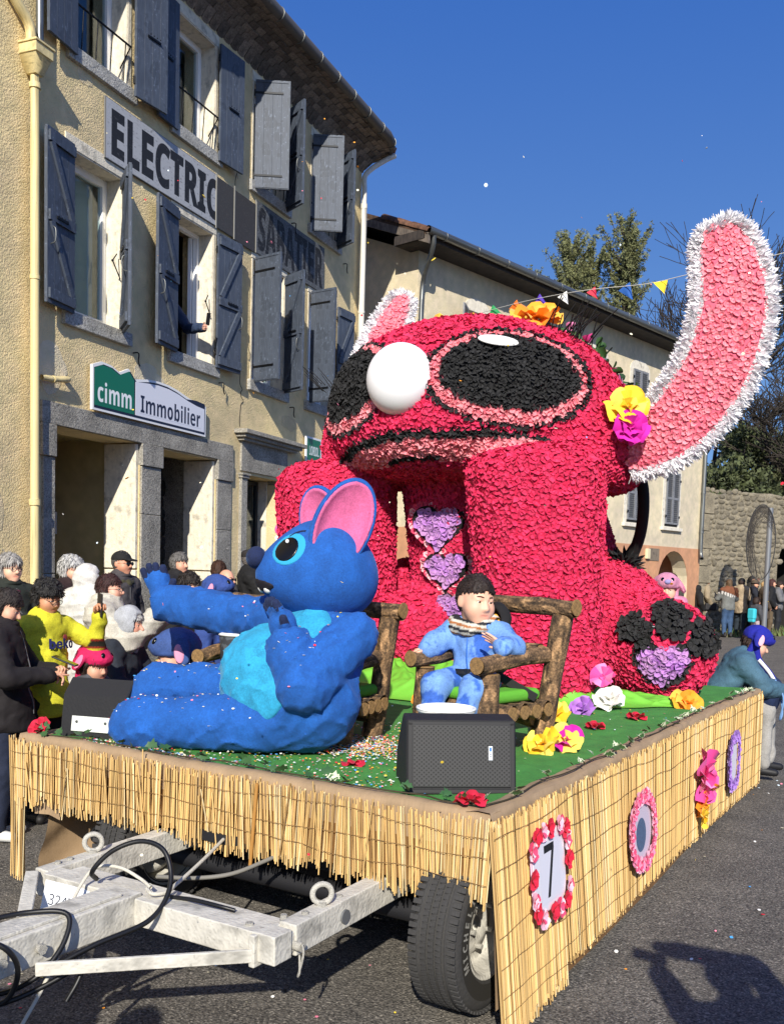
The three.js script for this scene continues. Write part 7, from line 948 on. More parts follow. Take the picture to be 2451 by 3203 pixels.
// ---- person in the blue plush costume (a plain round-eared animal)
{
  const O = V(-.2, DECK, -.6), l = (x, y, z) => V(x - O.x, y - O.y, z - O.z); const t = FT.thing('person', 'person in a blue plush animal costume with pink ears reclining on the deck', 'person', O.x, O.y, O.z);
  const mBlue = new THREE.MeshPhysicalMaterial({ roughness: .92, sheen: .6, sheenRoughness: .5, map: T.plushC, bumpMap: T.plush, bumpScale: .002, side: THREE.DoubleSide }); mBlue.color.setRGB(.012, .125, .50); mBlue.sheenColor = new THREE.Color(.12, .28, .6);
  const mLight = mBlue.clone(); mLight.color.setRGB(.03, .42, .72); mLight.sheenColor = new THREE.Color(.3, .55, .7); const mNavy = mBlue.clone(); mNavy.color.setRGB(.010, .022, .085); const mPinkP = mBlue.clone(); mPinkP.color.setRGB(.80, .16, .36); mPinkP.sheenColor = new THREE.Color(.6, .3, .4);
  const pel = l(-.08, 1.00, -.56), chest = l(.03, 1.27, -.72);
  const torso = unionF([capF(pel, chest, .235, .20), ellF(l(-.15, 1.12, -.53), V(.24, .22, .21)), ellF(l(.10, 1.02, -.55), V(.2, .22, .2))], .12);
  const shR = l(.22, 1.335, -.66), elR = l(.165, 1.105, -.37), wrR = l(.005, 1.315, -.44), shL = l(-.30, 1.37, -.90), elL = l(-.78, 1.375, -.95), wrL = l(-1.28, 1.42, -.95);
  const slv = (a, b, c, r0, r1, r2) => { const d = c.clone().sub(b).normalize(), e = c.clone().addScaledVector(d, .12), f = unionF([capF(a, b, r0, r1), capF(b, e, r1, r2 * 1.04)], .02); return (x, y, z) => smax(f(x, y, z), (x - c.x) * d.x + (y - c.y) * d.y + (z - c.z) * d.z, .012); };
  const armR = slv(shR, elR, wrR, .120, .115, .098), armL = slv(shL, elL, wrL, .115, .108, .100), yoke = capF(l(.0, 1.36, -.8), shL, .12, .115), limbsF = (x, y, z) => Math.min(armR(x, y, z), smin(armL(x, y, z), yoke(x, y, z), .03));
  const legA = unionF([capF(l(-.08, .915, -.42), l(-.64, .885, -.17), .142, .112), capF(l(-.64, .885, -.17), l(-.70, .868, -.15), .112, .098)], .05), legB = unionF([capF(l(-.18, 1.03, -.66), l(-.77, 1.02, -.42), .138, .114), capF(l(-.77, 1.02, -.42), l(-.81, .93, -.37), .114, .10)], .05);
  const fold = (x, y, z) => .006 * noise3(x * 7 + y * 4, y * 9, z * 7) - .013 * (1 - Math.abs(noise3(x * 7 - y * 9, y * 6 + x * 3, z * 9))) ** 7 - .009 * (1 - Math.abs(noise3(x * 13 + y * 10, y * 9 - x * 8, z * 12 + 4))) ** 6 + .004 * Math.sin((x * 1.2 - y) * 52 + 4 * noise3(x * 7, y * 7, z * 7)) * sstep(.0, .9, noise3(x * 5 + 3, y * 5, z * 5) + .35);
  const raw = (x, y, z) => { let d = smin(torso(x, y, z), smin(legA(x, y, z), legB(x, y, z), .006), .022); d = smin(d, limbsF(x, y, z), .012); return d + fold(x, y, z); };
  const field = (x, y, z) => smax(raw(x, y, z), .004 - y, .015);
  mesh('body', cylUV(netMesh(field, l(-1.46, .76, -1.16), l(.48, 1.62, .04), .0135)), mBlue, t);
  // pale belly and bib sewn on, a little proud of the fur
  const capF0b = capF(V(.23, .50, -.12), V(.1, .60, -.2), .16, .14), reg = unionF([ellF(l(-.17, 1.135, -.36), V(.29, .25, .27)), ellF(l(-.05, 1.35, -.62), V(.20, .13, .17))], .08);
  mesh('belly_patch', cylUV(netMesh((x, y, z) => smax(smin(torso(x, y, z), capF0b(x, y, z), .05) + fold(x, y, z) - .012, reg(x, y, z), .008), l(-.56, .80, -.95), l(.20, 1.55, -.02), .011)), mLight, t);
  for (const [w, dir, n, k, spread] of [[wrR, V(-.30, .92, .05), V(-.5, .1, .85), 1.0, .0], [wrL, V(-.28, .96, .06), V(.4, .2, .9), 1.15, 1]]) { // padded four finger gloves with navy finger ends
    dir.normalize(); const s = V().crossVectors(dir, n).normalize(), nn = V().crossVectors(s, dir), at = (a, b, c) => w.clone().addScaledVector(s, a * k).addScaledVector(dir, b * k).addScaledVector(nn, c * k);
    const base = spread ? [at(-.0, -.02, 0), at(.01, .12, .0)] : [at(0, -.05, 0), at(0, .07, 0)];
    const fing = [-.040, -.013, .014, .041].map((x, i) => [at(x, .10, .005), at(x * 1.25, .10 + [.075, .09, .085, .065][i], .03), .021]); const th = [at(.045, .03, .01), at(.085, .085, .03), .021];
    const palm = unionF([capF(base[0], base[1], .058, .060), ellF(at(0, .075, 0), V(.06, .065, .05))], .03);
    const gf = (x, y, z) => { let d = palm(x, y, z); for (const [a, b, r] of [...fing, th]) d = smin(d, capF(a, a.clone().lerp(b, .62), r * 1.12, r * 1.05)(x, y, z), .010); return d + .003 * noise3(x * 40, y * 40, z * 40); };
    const c = at(0, .06, 0); const gl = mesh('glove', cylUV(netMesh(gf, V(c.x - .17, c.y - .17, c.z - .17), V(c.x + .17, c.y + .2, c.z + .17), .008)), mBlue, t);
    for (const [a, b, r] of [...fing, th]) mesh('finger_end', [netMesh(capF(a.clone().lerp(b, .5), b, r * 1.08, r * .95), V(b.x - .1, b.y - .1, b.z - .1), V(b.x + .1, b.y + .1, b.z + .1), .008)], mNavy, gl);
  }
  // head
  const c = l(-.035, 1.645, -.77), f = V(-.74, .05, .67).normalize(), sd = V(.67, 0, .74).normalize(), upv = V().crossVectors(f, sd).multiplyScalar(1); if (upv.y < 0) upv.negate(); const H = (a, b, d) => c.clone().addScaledVector(f, a).addScaledVector(sd, b).addScaledVector(upv, d), qh = new THREE.Quaternion().setFromRotationMatrix(new THREE.Matrix4().makeBasis(V().crossVectors(upv, f), upv, f));
  const hF = (() => { const a = ellF(c, V(.250, .238, .252), qh), m = ellF(H(.20, 0, -.05), V(.135, .112, .12), qh), b = ellF(H(-.03, 0, -.07), V(.245, .175, .235), qh); return (x, y, z) => smin(smin(a(x, y, z), m(x, y, z), .12), b(x, y, z), .1) + .002 * noise3(x * 12, y * 12, z * 12); })();
  const head = mesh('costume_head', cylUV(netMesh(hF, V(c.x - .5, c.y - .36, c.z - .5), V(c.x + .45, c.y + .36, c.z + .5), .0125)), mBlue, t);
  mesh('nose', [netMesh(ellF(H(.325, 0, .025), V(.075, .055, .05), qh), ...box3(H(.325, 0, .025).x, H(.325, 0, .025).y, H(.325, 0, .025).z, .12, .1, .12), .008)], mNavy, head);
  const mouthR = ellF(H(.30, .0, -.105), V(.15, .030, .14), qh); mesh('mouth', netMesh((x, y, z) => smax(hF(x, y, z) - .006, mouthR(x, y, z), .004), V(c.x - .55, c.y - .3, c.z - .4), V(c.x + .3, c.y + .05, c.z + .5), .009), M(0x140c14, .8), head);
  for (const b of [-.5, 0, .5]) { const q = H(.285 - .1 * b * b, b * .15, -.125); mesh('tooth', netMesh((x, y, z) => smax(hF(x, y, z) - .009, ellF(q, V(.022, .018, .03))(x, y, z), .003), V(q.x - .06, q.y - .05, q.z - .06), V(q.x + .06, q.y + .05, q.z + .06), .006), M(0xece8e0, .5), head); }
  for (const s of [1, -1]) { // oval felt eyes
    const dirE = H(.18, s * .15, .078).sub(c).normalize(); let p = c.clone().addScaledVector(dirE, .2); for (let i = 0; i < 200 && hF(p.x, p.y, p.z) < 0; i++) p.addScaledVector(dirE, .003);
    const r1 = ellF(p, V(.092, .088, .092)), r2 = ellF(p.clone().addScaledVector(f, .008).add(V(0, -.004, 0)), V(.064, .066, .064)), bx4 = [V(p.x - .14, p.y - .14, p.z - .14), V(p.x + .14, p.y + .14, p.z + .14)];
    mesh('eye_felt', netMesh((x, y, z) => smax(hF(x, y, z) - .004, r1(x, y, z), .003), ...bx4, .007), mLight, head); mesh('eye', netMesh((x, y, z) => smax(hF(x, y, z) - .008, r2(x, y, z), .003), ...bx4, .006), M(0x070709, .3), head);
    const g = p.clone().addScaledVector(dirE, .008).add(V(0, .028, 0)); mesh('eye_glint', ell(.010, .010, .006, g.x, g.y, g.z, 10), M(0xf4f4f4, .4), head);
    const brow = [-.06, -.02, .03, .07].map((u, i) => { let b = p.clone().addScaledVector(f, -u).addScaledVector(upv, .105 + [0, .012, .012, -.004][i]); for (let k = 0; k < 80 && hF(b.x, b.y, b.z) > .002; k++) b.addScaledVector(c.clone().sub(b).normalize(), .002); return b; }); mesh('brow', tube(brow, .0055, 16, 6), mNavy, head);
  }
  // large rounded cupped ears lined in pink
  for (const [p, q, sc] of [[l(.125, 1.845, -.70), new THREE.Quaternion().setFromEuler(new THREE.Euler(-.10, .80, -.42, 'YXZ')), 1], [l(-.20, 1.86, -1.0), new THREE.Quaternion().setFromEuler(new THREE.Euler(-.1, .1, .34, 'YXZ')), .9]]) {
    const out = ellF(V(0, 0, 0), V(.145 * sc, .25 * sc, .085)), inn = ellF(V(0, .0, .062), V(.122 * sc, .225 * sc, .085)), inn2 = ellF(V(0, 0, .052), V(.132 * sc, .237 * sc, .083)); const hf = (x, y, z) => smax(out(x, y, z), -inn2(x, y, z), .012);
    const e = mesh('ear', cylUV(netMesh(hf, V(-.2, -.29, -.12), V(.2, .29, .12), .009)), mBlue, head); e.position.copy(p); e.quaternion.copy(q); mesh('ear_lining', cylUV(netMesh((x, y, z) => smax(smax(out(x, y, z) + .006, -inn(x, y, z), .008), inn2(x, y, z) - .004, .004), V(-.2, -.29, -.12), V(.2, .29, .12), .009)), mPinkP, e);
  }
  t.updateMatrixWorld(true);
  // confetti caught on the costume
  seed(4001); const ms = [], cs = []; const cc = [0xf4f2ec, 0xf4f2ec, 0xe0283c, 0xf0d040, 0x4aa0e0, 0xe8e0c0, 0xf08aa0].map((x) => new THREE.Color(x)); for (let i = 0; i < 420; i++) { const x = rr(-.95, .2), z = rr(-.85, -.05); let y = 1.6 - O.y; const px = x - O.x, pz = z - O.z; let ok = false; for (; y > .05; y -= .006) if (field(px, y, pz) < .001) { ok = true; break; } if (!ok || y < .06) continue; ms.push(mat4(t.localToWorld(V(px, y + .004, pz)), new THREE.Quaternion().setFromEuler(new THREE.Euler(rr(-.5, .5), rr(0, 6), rr(-.5, .5))), rr(.004, .0075))); cs.push(pick(cc)); }
  tag(inst('confetti', new THREE.CylinderGeometry(1, 1, .12, 6), M(0xffffff, .8), ms, cs), 'bits of paper confetti caught on the blue plush costume', 'confetti');
}
// ---- the small child in the log chair
{
  const OX = .60, OZ = -1.2, turnD = -31.2 - 14, ca = Math.cos(R(14)), sa = Math.sin(R(14)); const l = (x, y, z) => { const a = x - OX, b = z - OZ; return V(a * ca + b * sa, y - DECK, -a * sa + b * ca); }; // trailer coordinates to the child's own
  const wp = FT.w(OX, 0, OZ), bl = (x, y, z) => { const n = noise3(x * 15, y * 15, z * 15), e = Math.abs(noise3(x * 20 + 9, y * 20, z * 20)) , m = noise3(x * 40, y * 34, z * 40); return n > .42 ? [.22, .38, .72] : e < .045 && n > -.2 ? [.42, .55, .85] : [1 + .08 * m, 1 + .06 * m, 1 + .03 * m]; };
  const J = { pelvis: l(.60, 1.12, -1.22), neck: l(.585, 1.375, -1.215), hipL: l(.665, 1.11, -1.20), hipR: l(.545, 1.11, -1.22), kneeL: l(.735, 1.105, -.935), kneeR: l(.495, 1.095, -.985), ankL: l(.70, .935, -.885), ankR: l(.515, .925, -.93), shL: l(.705, 1.345, -1.23), shR: l(.475, 1.345, -1.21), elL: l(.83, 1.285, -1.15), elR: l(.43, 1.285, -1.10), wrL: l(.83, 1.30, -1.03), wrR: l(.415, 1.258, -1.05), head: l(.60, 1.497, -1.185) };
  person({ label: 'small child in light blue pyjama suit and striped snood sitting in the log armchair', at: [wp.x, wp.z], y: DECK, turn: turnD, h: 1.0, headS: 1.03, handS: .70, scarfR: .084, scarfT: .038, scarfY: 1.10, face: 'toddler', skin: 0xe0ac90, hair: ['crop', 0x241812], brow: 0x4a3426, J, noHem: true, look: 74, pitch: 4, tilt: -4, shoeS: .66, shoes: 0x3a66b4, handR: 'rest', dirR: [-.7, -.1, .7], palmR: [0, -1, .2], handL: 'open', dirL: [-.75, .45, .3], palmL: [0, -.6, .8], top: { c: 0x7eaef2, thick: .018, kind: 'fleece', name: 'pyjama_top', paint: bl, sleeve: 1.28 }, pants: 0x7eaef2, pantsPaint: bl, pantsThick: .022,
    scarf: 0xe8e0cc, scarfPaint: (x, y, z) => { const a = Math.sin(y * 120 + x * 20); return a > .55 ? [.02, .02, .025] : a < -.75 ? [.50, .18, .05] : [.80, .76, .64]; },
    extra: (t, J, k) => {
      mesh('cuff', [xf(new THREE.TorusGeometry(.027, .011, 8, 18), 0, 0, 0)].flatMap((g) => ['L', 'R'].map((s) => { const d = J['wr' + s].clone().sub(J['el' + s]).normalize(); return g.clone().applyQuaternion(new THREE.Quaternion().setFromUnitVectors(V(0, 0, 1), d)).translate(J['wr' + s].x - d.x * .012, J['wr' + s].y - d.y * .012, J['wr' + s].z - d.z * .012); })), M(0x16349a, .85), t);
      mesh('zip', tube([k.tp(.93, 0, .085), k.tp(.7, 0, .102), k.tp(.4, -.003, .105), k.tp(.14, 0, .102)], .0035, 20, 5), M(0x2f6cc8, .5), t);
      const bp = []; for (let i = 0; i <= 20; i++) { const a = -.6 + i / 20 * 4.35; bp.push(k.tp(.13, Math.cos(a) * .134, Math.sin(a) * .128)); } const belt = mesh('belt', new THREE.TubeGeometry(new THREE.CatmullRomCurve3(bp), 60, .021, 4).scale(1, 1, 1), M(0x101012, .6), t); mesh('buckle', xf(bx(.03, .045, .012, 0, 0, 0, .004), k.tp(.13, .01, .142).x, k.tp(.13, .01, .142).y, k.tp(.13, .01, .142).z), M(0x1a1a1c, .4), belt);
      const e = l(.93, 1.045, -1.22); mesh('belt_strap', bar(k.tp(.11, .115, .05), e, .006, .042, .002), M(0x121214, .6), t);
      const hd = unionF([ellF(k.tp(1.05, .085, -.075), V(.085, .105, .07)), ellF(k.tp(.98, .02, -.10), V(.12, .08, .06))], .05), hi = ellF(k.tp(1.08, .075, -.03), V(.055, .07, .06)); const hc = k.tp(1.03, .06, -.06); mesh('hood', cylUV(netMesh((x, y, z) => smax(hd(x, y, z), -hi(x, y, z), .01) + .008 * noise3(x * 26, y * 26, z * 26), V(hc.x - .25, hc.y - .2, hc.z - .2), V(hc.x + .25, hc.y + .22, hc.z + .2), .009)), M(0x161417, .9, { map: T.plushC }), t); const li = k.tp(1.06, .10, -.028); mesh('hood_lining', ell(.03, .045, .012, li.x, li.y, li.z, 12), M(0xe0a030, .85), t);
    } });
}
// ---- loudspeakers and bucket
function wedge(label, x, z, turn, w, prof, o) {
  const t = FT.thing('loudspeaker', label, 'loudspeaker', x, DECK + .004, z, turn); const blk = M(0x17171a, .75, { bumpMap: T.stoneB, bumpScale: .0015 });
  mesh('cabinet', boxUV(mx(extr(prof, w, [], .006), 0, 0, 1, -w / 2, 0, 1, 0, 0, 1, 0, 0, 0, 0, 0, 0, 1)), blk, t); return t;
}
{
  const t = wedge('black loudspeaker wedge with a perforated grille at the front corner of the deck', 1.03, -.255, R(38), .43, [[0, 0], [-.055, .275], [-.16, .285], [-.32, .12], [-.33, 0]]);
  const hex = tex(128, [.019, .0165], (x, y) => { let m = 9; for (const [a, b] of [[0, 0], [1, 0], [0, 1], [1, 1], [.5, .5]]) { const dx = (x - a), dy = (y - b) * .866; m = Math.min(m, Math.hypot(dx, dy)); } return m < .19 ? .03 : .20; }, true); const g = mesh('grille', bx(.395, .245, .006, 0, 0, 0, .002), new THREE.MeshStandardMaterial({ map: hex, roughness: .6, metalness: .2 }), t); g.position.set(.0, .143, -.018); g.rotation.x = -.197;
  mesh('grille_frame', [bc(-.213, -.198, .01, .27, -.006, .01), bc(.198, .213, .01, .27, -.006, .01), bc(-.213, .213, .0, .012, -.006, .01), bc(-.213, .213, .262, .275, -.006, .01)].map((q) => { const p = q.attributes.position; for (let i = 0; i < p.count; i++) p.setZ(i, p.getZ(i) - p.getY(i) * .2); q.computeVertexNormals(); return q; }), M(0x141416, .6), t);
  const tt = printed(.018, .062, 64, (c, w, h) => { c.fillStyle = '#dfe6ee'; c.fillRect(0, 0, w, h); c.fillStyle = '#3c6fa8'; c.fillRect(w * .2, h * .08, w * .6, h * .3); c.fillStyle = '#33383f'; for (let i = 0; i < 4; i++) c.fillRect(w * .25, h * (.45 + i * .12), w * .5, h * .06); }); const b = mesh('badge', new THREE.PlaneGeometry(.016, .055), face(.018, .062, tt, .4), t); b.position.set(.115, .155, -.0155 - .01 + .012); b.rotation.x = -.197;
}
{
  const t = wedge('black loudspeaker wedge with a pale plate at the far front corner', -.985, -.17, R(16), .345, [[0, 0], [-.03, .20], [-.10, .275], [-.33, .17], [-.34, 0]]); mesh('plate', xf(bx(.22, .075, .004, 0, 0, 0, .001), .0, .065, .006, -.15, 0, 0), M(0xd8dad2, .5), t); mesh('screw', [-.08, .08].map((x) => xf(new THREE.CylinderGeometry(.007, .007, .006, 10).rotateX(Math.PI / 2), x, .075, .009)), mZinc, t);
  mesh('carry_strip', bc(-.172, .172, .2755, .279, -.11, -.095), M(0x2a2a2c, .7), t);
}
{ const t = FT.thing('bucket', 'white plastic bucket mostly hidden behind the front loudspeaker', 'bucket', .735, DECK + .004, -.66); mesh('pail', lathe([[.0, .0], [.10, 0], [.125, .252], [.132, .252], [.132, .268], [.122, .268], [.118, .25], [.098, .01], [0, .01]], 36), M(0xeeeeec, .4), t); mesh('rim', xf(new THREE.TorusGeometry(.129, .006, 8, 36).rotateX(Math.PI / 2), 0, .264, 0), M(0xf4f4f2, .4), t); mesh('confetti_fill', ell(.112, .03, .112, 0, .215, 0, 20), M(0xd9c8b8, .95), t); }
{ const t = FT.thing('bucket', 'dark patterned tub with a white rim beside the belly of the blue costume', 'tub', -.72, DECK + .26, -.98); const mt = tex(128, .25, (x, y) => { const v = tfbm(x, y, 10, 3, 5) > .5 ? .22 : .34; return [v, v * 1.05, v * 1.1]; }, true); mesh('tub', boxUV(lathe([[.0, .0], [.105, 0], [.118, .24], [.112, .24], [.10, .01], [0, .01]], 32)), M(0xffffff, .7, { map: mt }), t); mesh('rim', xf(new THREE.TorusGeometry(.118, .010, 8, 36).rotateX(Math.PI / 2), 0, .24, 0), M(0xeceae4, .5), t); const b = FT.thing('crate', 'dark wooden crate under the patterned tub, hidden by the costume', 'crate', -.72, DECK + .006, -.98); for (let i = 0; i < 3; i++) for (const z of [-.12, .12]) mesh('slat', bc(-.14, .14, i * .085, i * .085 + .075, z - .008, z + .008, .003), M(0x4a3826, .9, { map: T.wood }), b); for (const x of [-.14, .14]) mesh('end', bc(x - .008, x + .008, 0, .25, -.112, .112, .003), M(0x4a3826, .9, { map: T.wood }), b); mesh('lid', bc(-.15, .15, .246, .254, -.13, .13, .002), M(0x4a3826, .9, { map: T.wood }), b); }
// ---- person perched on the back corner of the trailer
{
  const wp = [2.84, -7.98]; person({ label: 'person in blue plush hat and denim blue jacket perched behind the trailer corner', at: wp, y: 0, turn: 84, h: 1.52, headS: .96, lod: 1, face: 'woman', skin: 0xd8a78e, brow: 0x3a2a20, hair: ['short', 0x2a1a14], hat: ['plush', 0x1a22a4, 0xe0a8b4], pitch: 20, noHem: true, J: { pelvis: V(0, .66, -.16), neck: V(0, .985, .06), head: V(0, 1.115, .150), shL: V(.15, .955, .03), shR: V(-.15, .955, .03), elL: V(.19, .80, .20), elR: V(-.21, .79, .18), wrL: V(.06, .74, .36), wrR: V(-.07, .735, .37), hipL: V(.08, .64, -.1), hipR: V(-.08, .64, -.1), kneeL: V(.10, .60, .30), kneeR: V(-.10, .58, .24), ankL: V(.10, .13, .34), ankR: V(-.10, .12, .24) }, top: { c: 0x4a7086, thick: .024, kind: 'fleece', sleeve: 1.1 }, pants: 0xb0ada8, shoes: 0x131215, scarf: 0x1a1f8c, w: 1.1, footL: [.1, 0, 1], footR: [-.2, 0, 1], extra: (t, J, k) => { for (const s of [-1, 1]) mesh('hat_tail', tube([k.hm ? V(s * .075, .02, -.02).applyMatrix4(k.hm) : V(), V(s * .08, 1.0, .16), V(s * .07, .88, .26), V(s * .05, .76, .34)], .028, 24, 8), M(0x1a22a4, .9, { map: T.plushC }), t); mesh('tail_lining', tube([V(-.105, 1.0, .155), V(-.098, .90, .245), V(-.085, .82, .30)], .016, 16, 6), M(0xecebf0, .9), t); } });
  const b = thing('bag', 'navy cloth bag with pale blue straps on the knees at the trailer corner', 'bag', [3.12, .72, -7.92], 1.2); mesh('sack', cylUV(netMesh((x, y, z) => ellF(V(0, 0, 0), V(.14, .15, .09))(x, y, z) + .02 * noise3(x * 12, y * 12, z * 12), V(-.2, -.2, -.15), V(.2, .2, .15), .014)), M(0x1c2f58, .9, { map: T.plushC }), b); mesh('strap', [tube([V(-.08, .12, .03), V(-.14, -.02, .1), V(-.1, -.2, .08), V(.02, -.16, .1), V(.06, .1, .06)], .008, 24, 6)], M(0x6b92c0, .8), b);
}
// ---- ivy along the rim, confetti
{
  seed(5001); const leaf = (() => { const s = new THREE.Shape(); const pts = [[0, -.1], [.18, -.32], [.30, -.12], [.62, -.10], [.46, .14], [.42, .36], [.20, .34], [0, .75], [-.20, .34], [-.42, .36], [-.46, .14], [-.62, -.10], [-.30, -.12], [-.18, -.32]]; pts.forEach(([x, y], i) => i ? s.lineTo(x, y) : s.moveTo(x, y)); const mk = (k, z) => { const g = new THREE.ShapeGeometry(s).scale(k, k, 1).translate(0, 0, z), p = g.attributes.position; for (let i = 0; i < p.count; i++) p.setZ(i, p.getZ(i) + .18 * Math.abs(p.getX(i)) - .12 * p.getY(i) ** 2); g.computeVertexNormals(); return g; }; const a = paint(mk(1, 0), () => [.62, .66, .45]), b = paint(mk(.78, .012), () => [.045, .12, .035]), c = paint(mk(.78, -.012), () => [.05, .13, .04]), d = paint(mk(1, 0), () => [.035, .10, .03]); return [merge([a, b, c]), d]; })();
  const mL = M(0xffffff, .5, { vertexColors: true }), mS = M(0x3a3320, .8);
  const run = (label, path, n, va, out, hang) => { const o = path[0], t = FT.thing('ivy_garland', label, 'ivy garland', ...o.toArray()); const c = new THREE.CatmullRomCurve3(path.map((p) => p.clone().sub(o))); mesh('stem', new THREE.TubeGeometry(c, path.length * 10, .0035, 5), mS, t); for (let i = 0; i < n; i++) { const u = clamp((i + rr(0, .8)) / n), p = c.getPoint(u), m = mesh('leaf', leaf[rnd() < va ? 0 : 1], mL, t); const h = rnd() < hang; m.position.copy(p).add(h ? out.clone().multiplyScalar(rr(.02, .035)).add(V(0, rr(-.09, -.03), 0)) : V(rr(-.03, .03), rr(.005, .03), rr(-.03, .03))); m.rotation.order = 'YXZ'; const base = Math.atan2(out.x, out.z); if (h) m.rotation.set(rr(-.3, .3), base + rr(-.6, .6), Math.PI + rr(-.4, .4)); else m.rotation.set(-rr(.3, 1.3), rr(0, 6.28), 0); m.scale.setScalar(rr(.034, .055)); } };
  const fp = []; for (let i = 0; i <= 22; i++) fp.push(V(mix(-1.25, 1.2, i / 22), DECK + .018 + .006 * rnd(), -.045 + .035 * noise3(i * .9, 2, 0))); run('trailing ivy with plain dark leaves along the front rim of the deck', fp, 62, .06, V(0, 0, 1), .22);
  const sp = []; for (let i = 0; i <= 34; i++) sp.push(V(1.25 + .02 * noise3(i * .9, 6, 0), DECK + .02 + .006 * rnd(), mix(-.05, -4.9, i / 34))); run('trailing variegated ivy along the right rim of the deck', sp, 66, .85, V(1, 0, 0), .4);
  const cc = [0xf4f2ec, 0xf0e8c8, 0xe0283c, 0xf0d040, 0x4aa0e0, 0xe8e0c0, 0xf08aa0, 0xd8e8f0, 0xf4a030].map((x) => new THREE.Color(x)), disc = new THREE.CylinderGeometry(1, 1, .12, 6); const ms = [], cs = [];
  const drop = (x, z, y, s) => { ms.push(mat4(FT.w(x, y, z), new THREE.Quaternion().setFromEuler(new THREE.Euler(rr(-.3, .3), rr(0, 6), rr(-.3, .3))), rr(.0035, .007) * (s || 1))); cs.push(pick(cc)); };
  for (let i = 0; i < 1500; i++) drop(rr(-.9, .75), -.08 - Math.pow(rnd(), 1.3) * 1.5, DECK + rr(.008, .012)); for (let i = 0; i < 1700; i++) { const a = rr(0, 6.28), r = Math.pow(rnd(), .8) * .32; drop(.22 + Math.cos(a) * r * 1.1, -.82 + Math.sin(a) * r, DECK + rr(.008, .02)); } for (let i = 0; i < 260; i++) drop(rr(-1.1, 1.15), rr(-.1, -3.2), DECK + .01); for (let i = 0; i < 260; i++) drop(rr(-.95, -.2), rr(-.13, -.05), DECK + .012);
  tag(inst('confetti', disc, M(0xffffff, .8), ms, cs), 'scattered paper confetti on the green deck, thickest by the chair legs', 'confetti');
  const m2 = [], c2 = []; for (let i = 0; i < 240; i++) { const x = rr(.3, 4.5), z = rr(-3.4, -9.5); m2.push(mat4(V(x, (z > -5.6 ? -.075 * sstep(-5.6, -3.6, z) : 0) + .006, z), new THREE.Quaternion().setFromEuler(new THREE.Euler(rr(-.4, .4), rr(0, 6), rr(-.4, .4))), rr(.005, .011))); c2.push(pick(cc)); } for (let i = 0; i < 40; i++) { const x = rr(-1.6, .2), z = rr(-3.3, -4.6); m2.push(mat4(V(x, -.06, z), new THREE.Quaternion().setFromEuler(new THREE.Euler(rr(-.4, .4), rr(0, 6), 0)), rr(.004, .008))); c2.push(pick(cc)); } tag(inst('confetti', disc, M(0xffffff, .8), m2, c2), 'paper confetti lying on the grey road', 'confetti');
  const m3 = [], c3 = []; for (let i = 0; i < 130; i++) { const D = rr(2.2, 9), px = rr(-.40, .40), py = rr(-.36, .45); m3.push(mat4(V(px * D, 1.65 + py * D, -D), new THREE.Quaternion().setFromEuler(new THREE.Euler(rr(0, 6), rr(0, 6), rr(0, 6))), rr(.004, .0065))); c3.push(pick(cc)); } tag(inst('confetti', disc, M(0xffffff, .8), m3, c3), 'paper confetti falling through the air over the float', 'confetti');
}
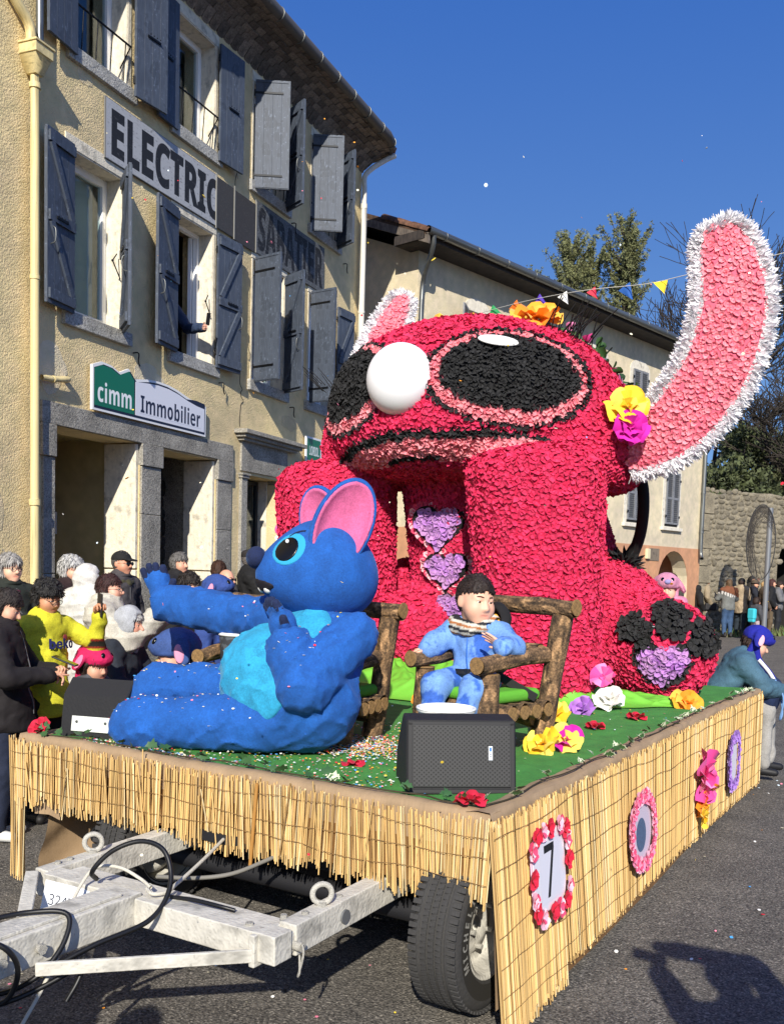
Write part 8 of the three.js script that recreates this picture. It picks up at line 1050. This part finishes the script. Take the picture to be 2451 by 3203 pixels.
// ---- bunting, signs on posts
{
  const pts = [[-0.62, 4.92, -16.2], [-0.06, 5.12, -15.2], [0.31, 5.18, -14.4], [0.74, 5.07, -13.6], [1.01, 5.02, -13.0], [1.52, 4.93, -12.0], [2.04, 4.79, -11.0], [2.55, 4.65, -10.2], [2.79, 4.62, -9.8], [3.34, 4.57, -9.0], [3.6, 4.56, -8.6]].map((p) => V(...p)), c = new THREE.CatmullRomCurve3(pts); const t = thing('bunting', 'string of small coloured pennants stretched across the street behind the red figure', 'bunting', pts[0].toArray()); const o = pts[0]; mesh('string', new THREE.TubeGeometry(new THREE.CatmullRomCurve3(pts.map((p) => p.clone().sub(o))), 90, .004, 5), M(0xd8d4c8, .8), t);
  const g = (() => { const s = new THREE.PlaneGeometry(1, 1, 4, 4), p = s.attributes.position; for (let i = 0; i < p.count; i++) { const v = .5 - p.getY(i), u = p.getX(i); p.setXYZ(i, u * (1 - v * .95), -v * 1.15, .12 * Math.sin(v * 3 + u * 3)); } s.computeVertexNormals(); return s; })(); seed(61);
  const cols = [0x4a2a90, 0xd8c020, 0x1f9a5a, 0xd02a5a, 0x1d5fc0, 0xd8b020, 0x1f8a4a, 0xe8701c, 0x4a2a9a, 0xe8e6e0, 0xc01838, 0x2a60b0, 0xe8c820, 0xb01428, 0x1f8a4a]; cols.forEach((k, i) => { const p = c.getPointAt(.10 + i * .058), m = mesh('pennant', g, M(k, .7), t); m.position.copy(p).sub(o); m.rotation.set(rr(-.4, .4), rr(-.5, .5), rr(.1, 1.1)); m.scale.setScalar(rr(.115, .15)); });
}
{
  const t = thing('shop_sign', 'black oval shop sign with thin pale lettering on a slim post behind the red haunch', 'sign', [3.64, 0, -17], -.15); const oval = (a, b, d) => { const q = new THREE.CylinderGeometry(1, 1, d, 40).rotateX(Math.PI / 2).scale(a, b, 1); return q; }; mesh('post', cyl(V(0, 0, -.03), V(0, 2.2, -.03), .025), M(0x1a1b1d, .5), t); mesh('board', oval(.17, .215, .03).translate(0, 2.27, 0), M(0x202426, .45), t); const tt = printed(.26, .2, 256, (x, w, h) => { x.fillStyle = '#202426'; x.fillRect(0, 0, w, h); x.fillStyle = '#c9c9c4'; x.textAlign = 'center'; x.font = '46px sans-serif'; x.fillText('LORIOL', w / 2, h * .42); x.fillRect(w * .2, h * .52, w * .6, 3); x.font = 'italic 38px serif'; x.fillText('fleurie', w / 2, h * .78); }); mesh('lettering', new THREE.PlaneGeometry(.25, .19).translate(0, 2.25, .0165), face(.26, .2, tt, .5), t);
  const r = thing('wire_oval', 'tall oval ring of dark wire netting on a grey pole before the rubble wall', 'street ornament', [9.75, 0, -26], -.3); mesh('pole', cyl(V(.2, 0, 0), V(.2, 3.55, 0), .07, .07, 14), M(0x7c7f84, .5, { metalness: .4 }), r); const ring = []; for (let i = 0; i <= 40; i++) { const a = i / 40 * 6.283; ring.push(V(Math.cos(a) * .36, 2.63 + Math.sin(a) * 1.0, .08)); } mesh('ring', tube(ring, .014, 100, 6), M(0x2a2b2e, .6), r); seed(71); const w = []; for (let i = 0; i < 170; i++) { const a = rr(.05, Math.PI - .05), b = a + rr(.4, 2.2), P = (u) => V(Math.cos(u) * .35, 2.63 + Math.sin(u) * .98, .08 + rr(-.03, .03)); w.push(cyl(P(a), P(b), .003, .003, 3)); } mesh('netting', w, M(0x4a4644, .9), r, 'stuff');
}
renderer.render(scene, camera);
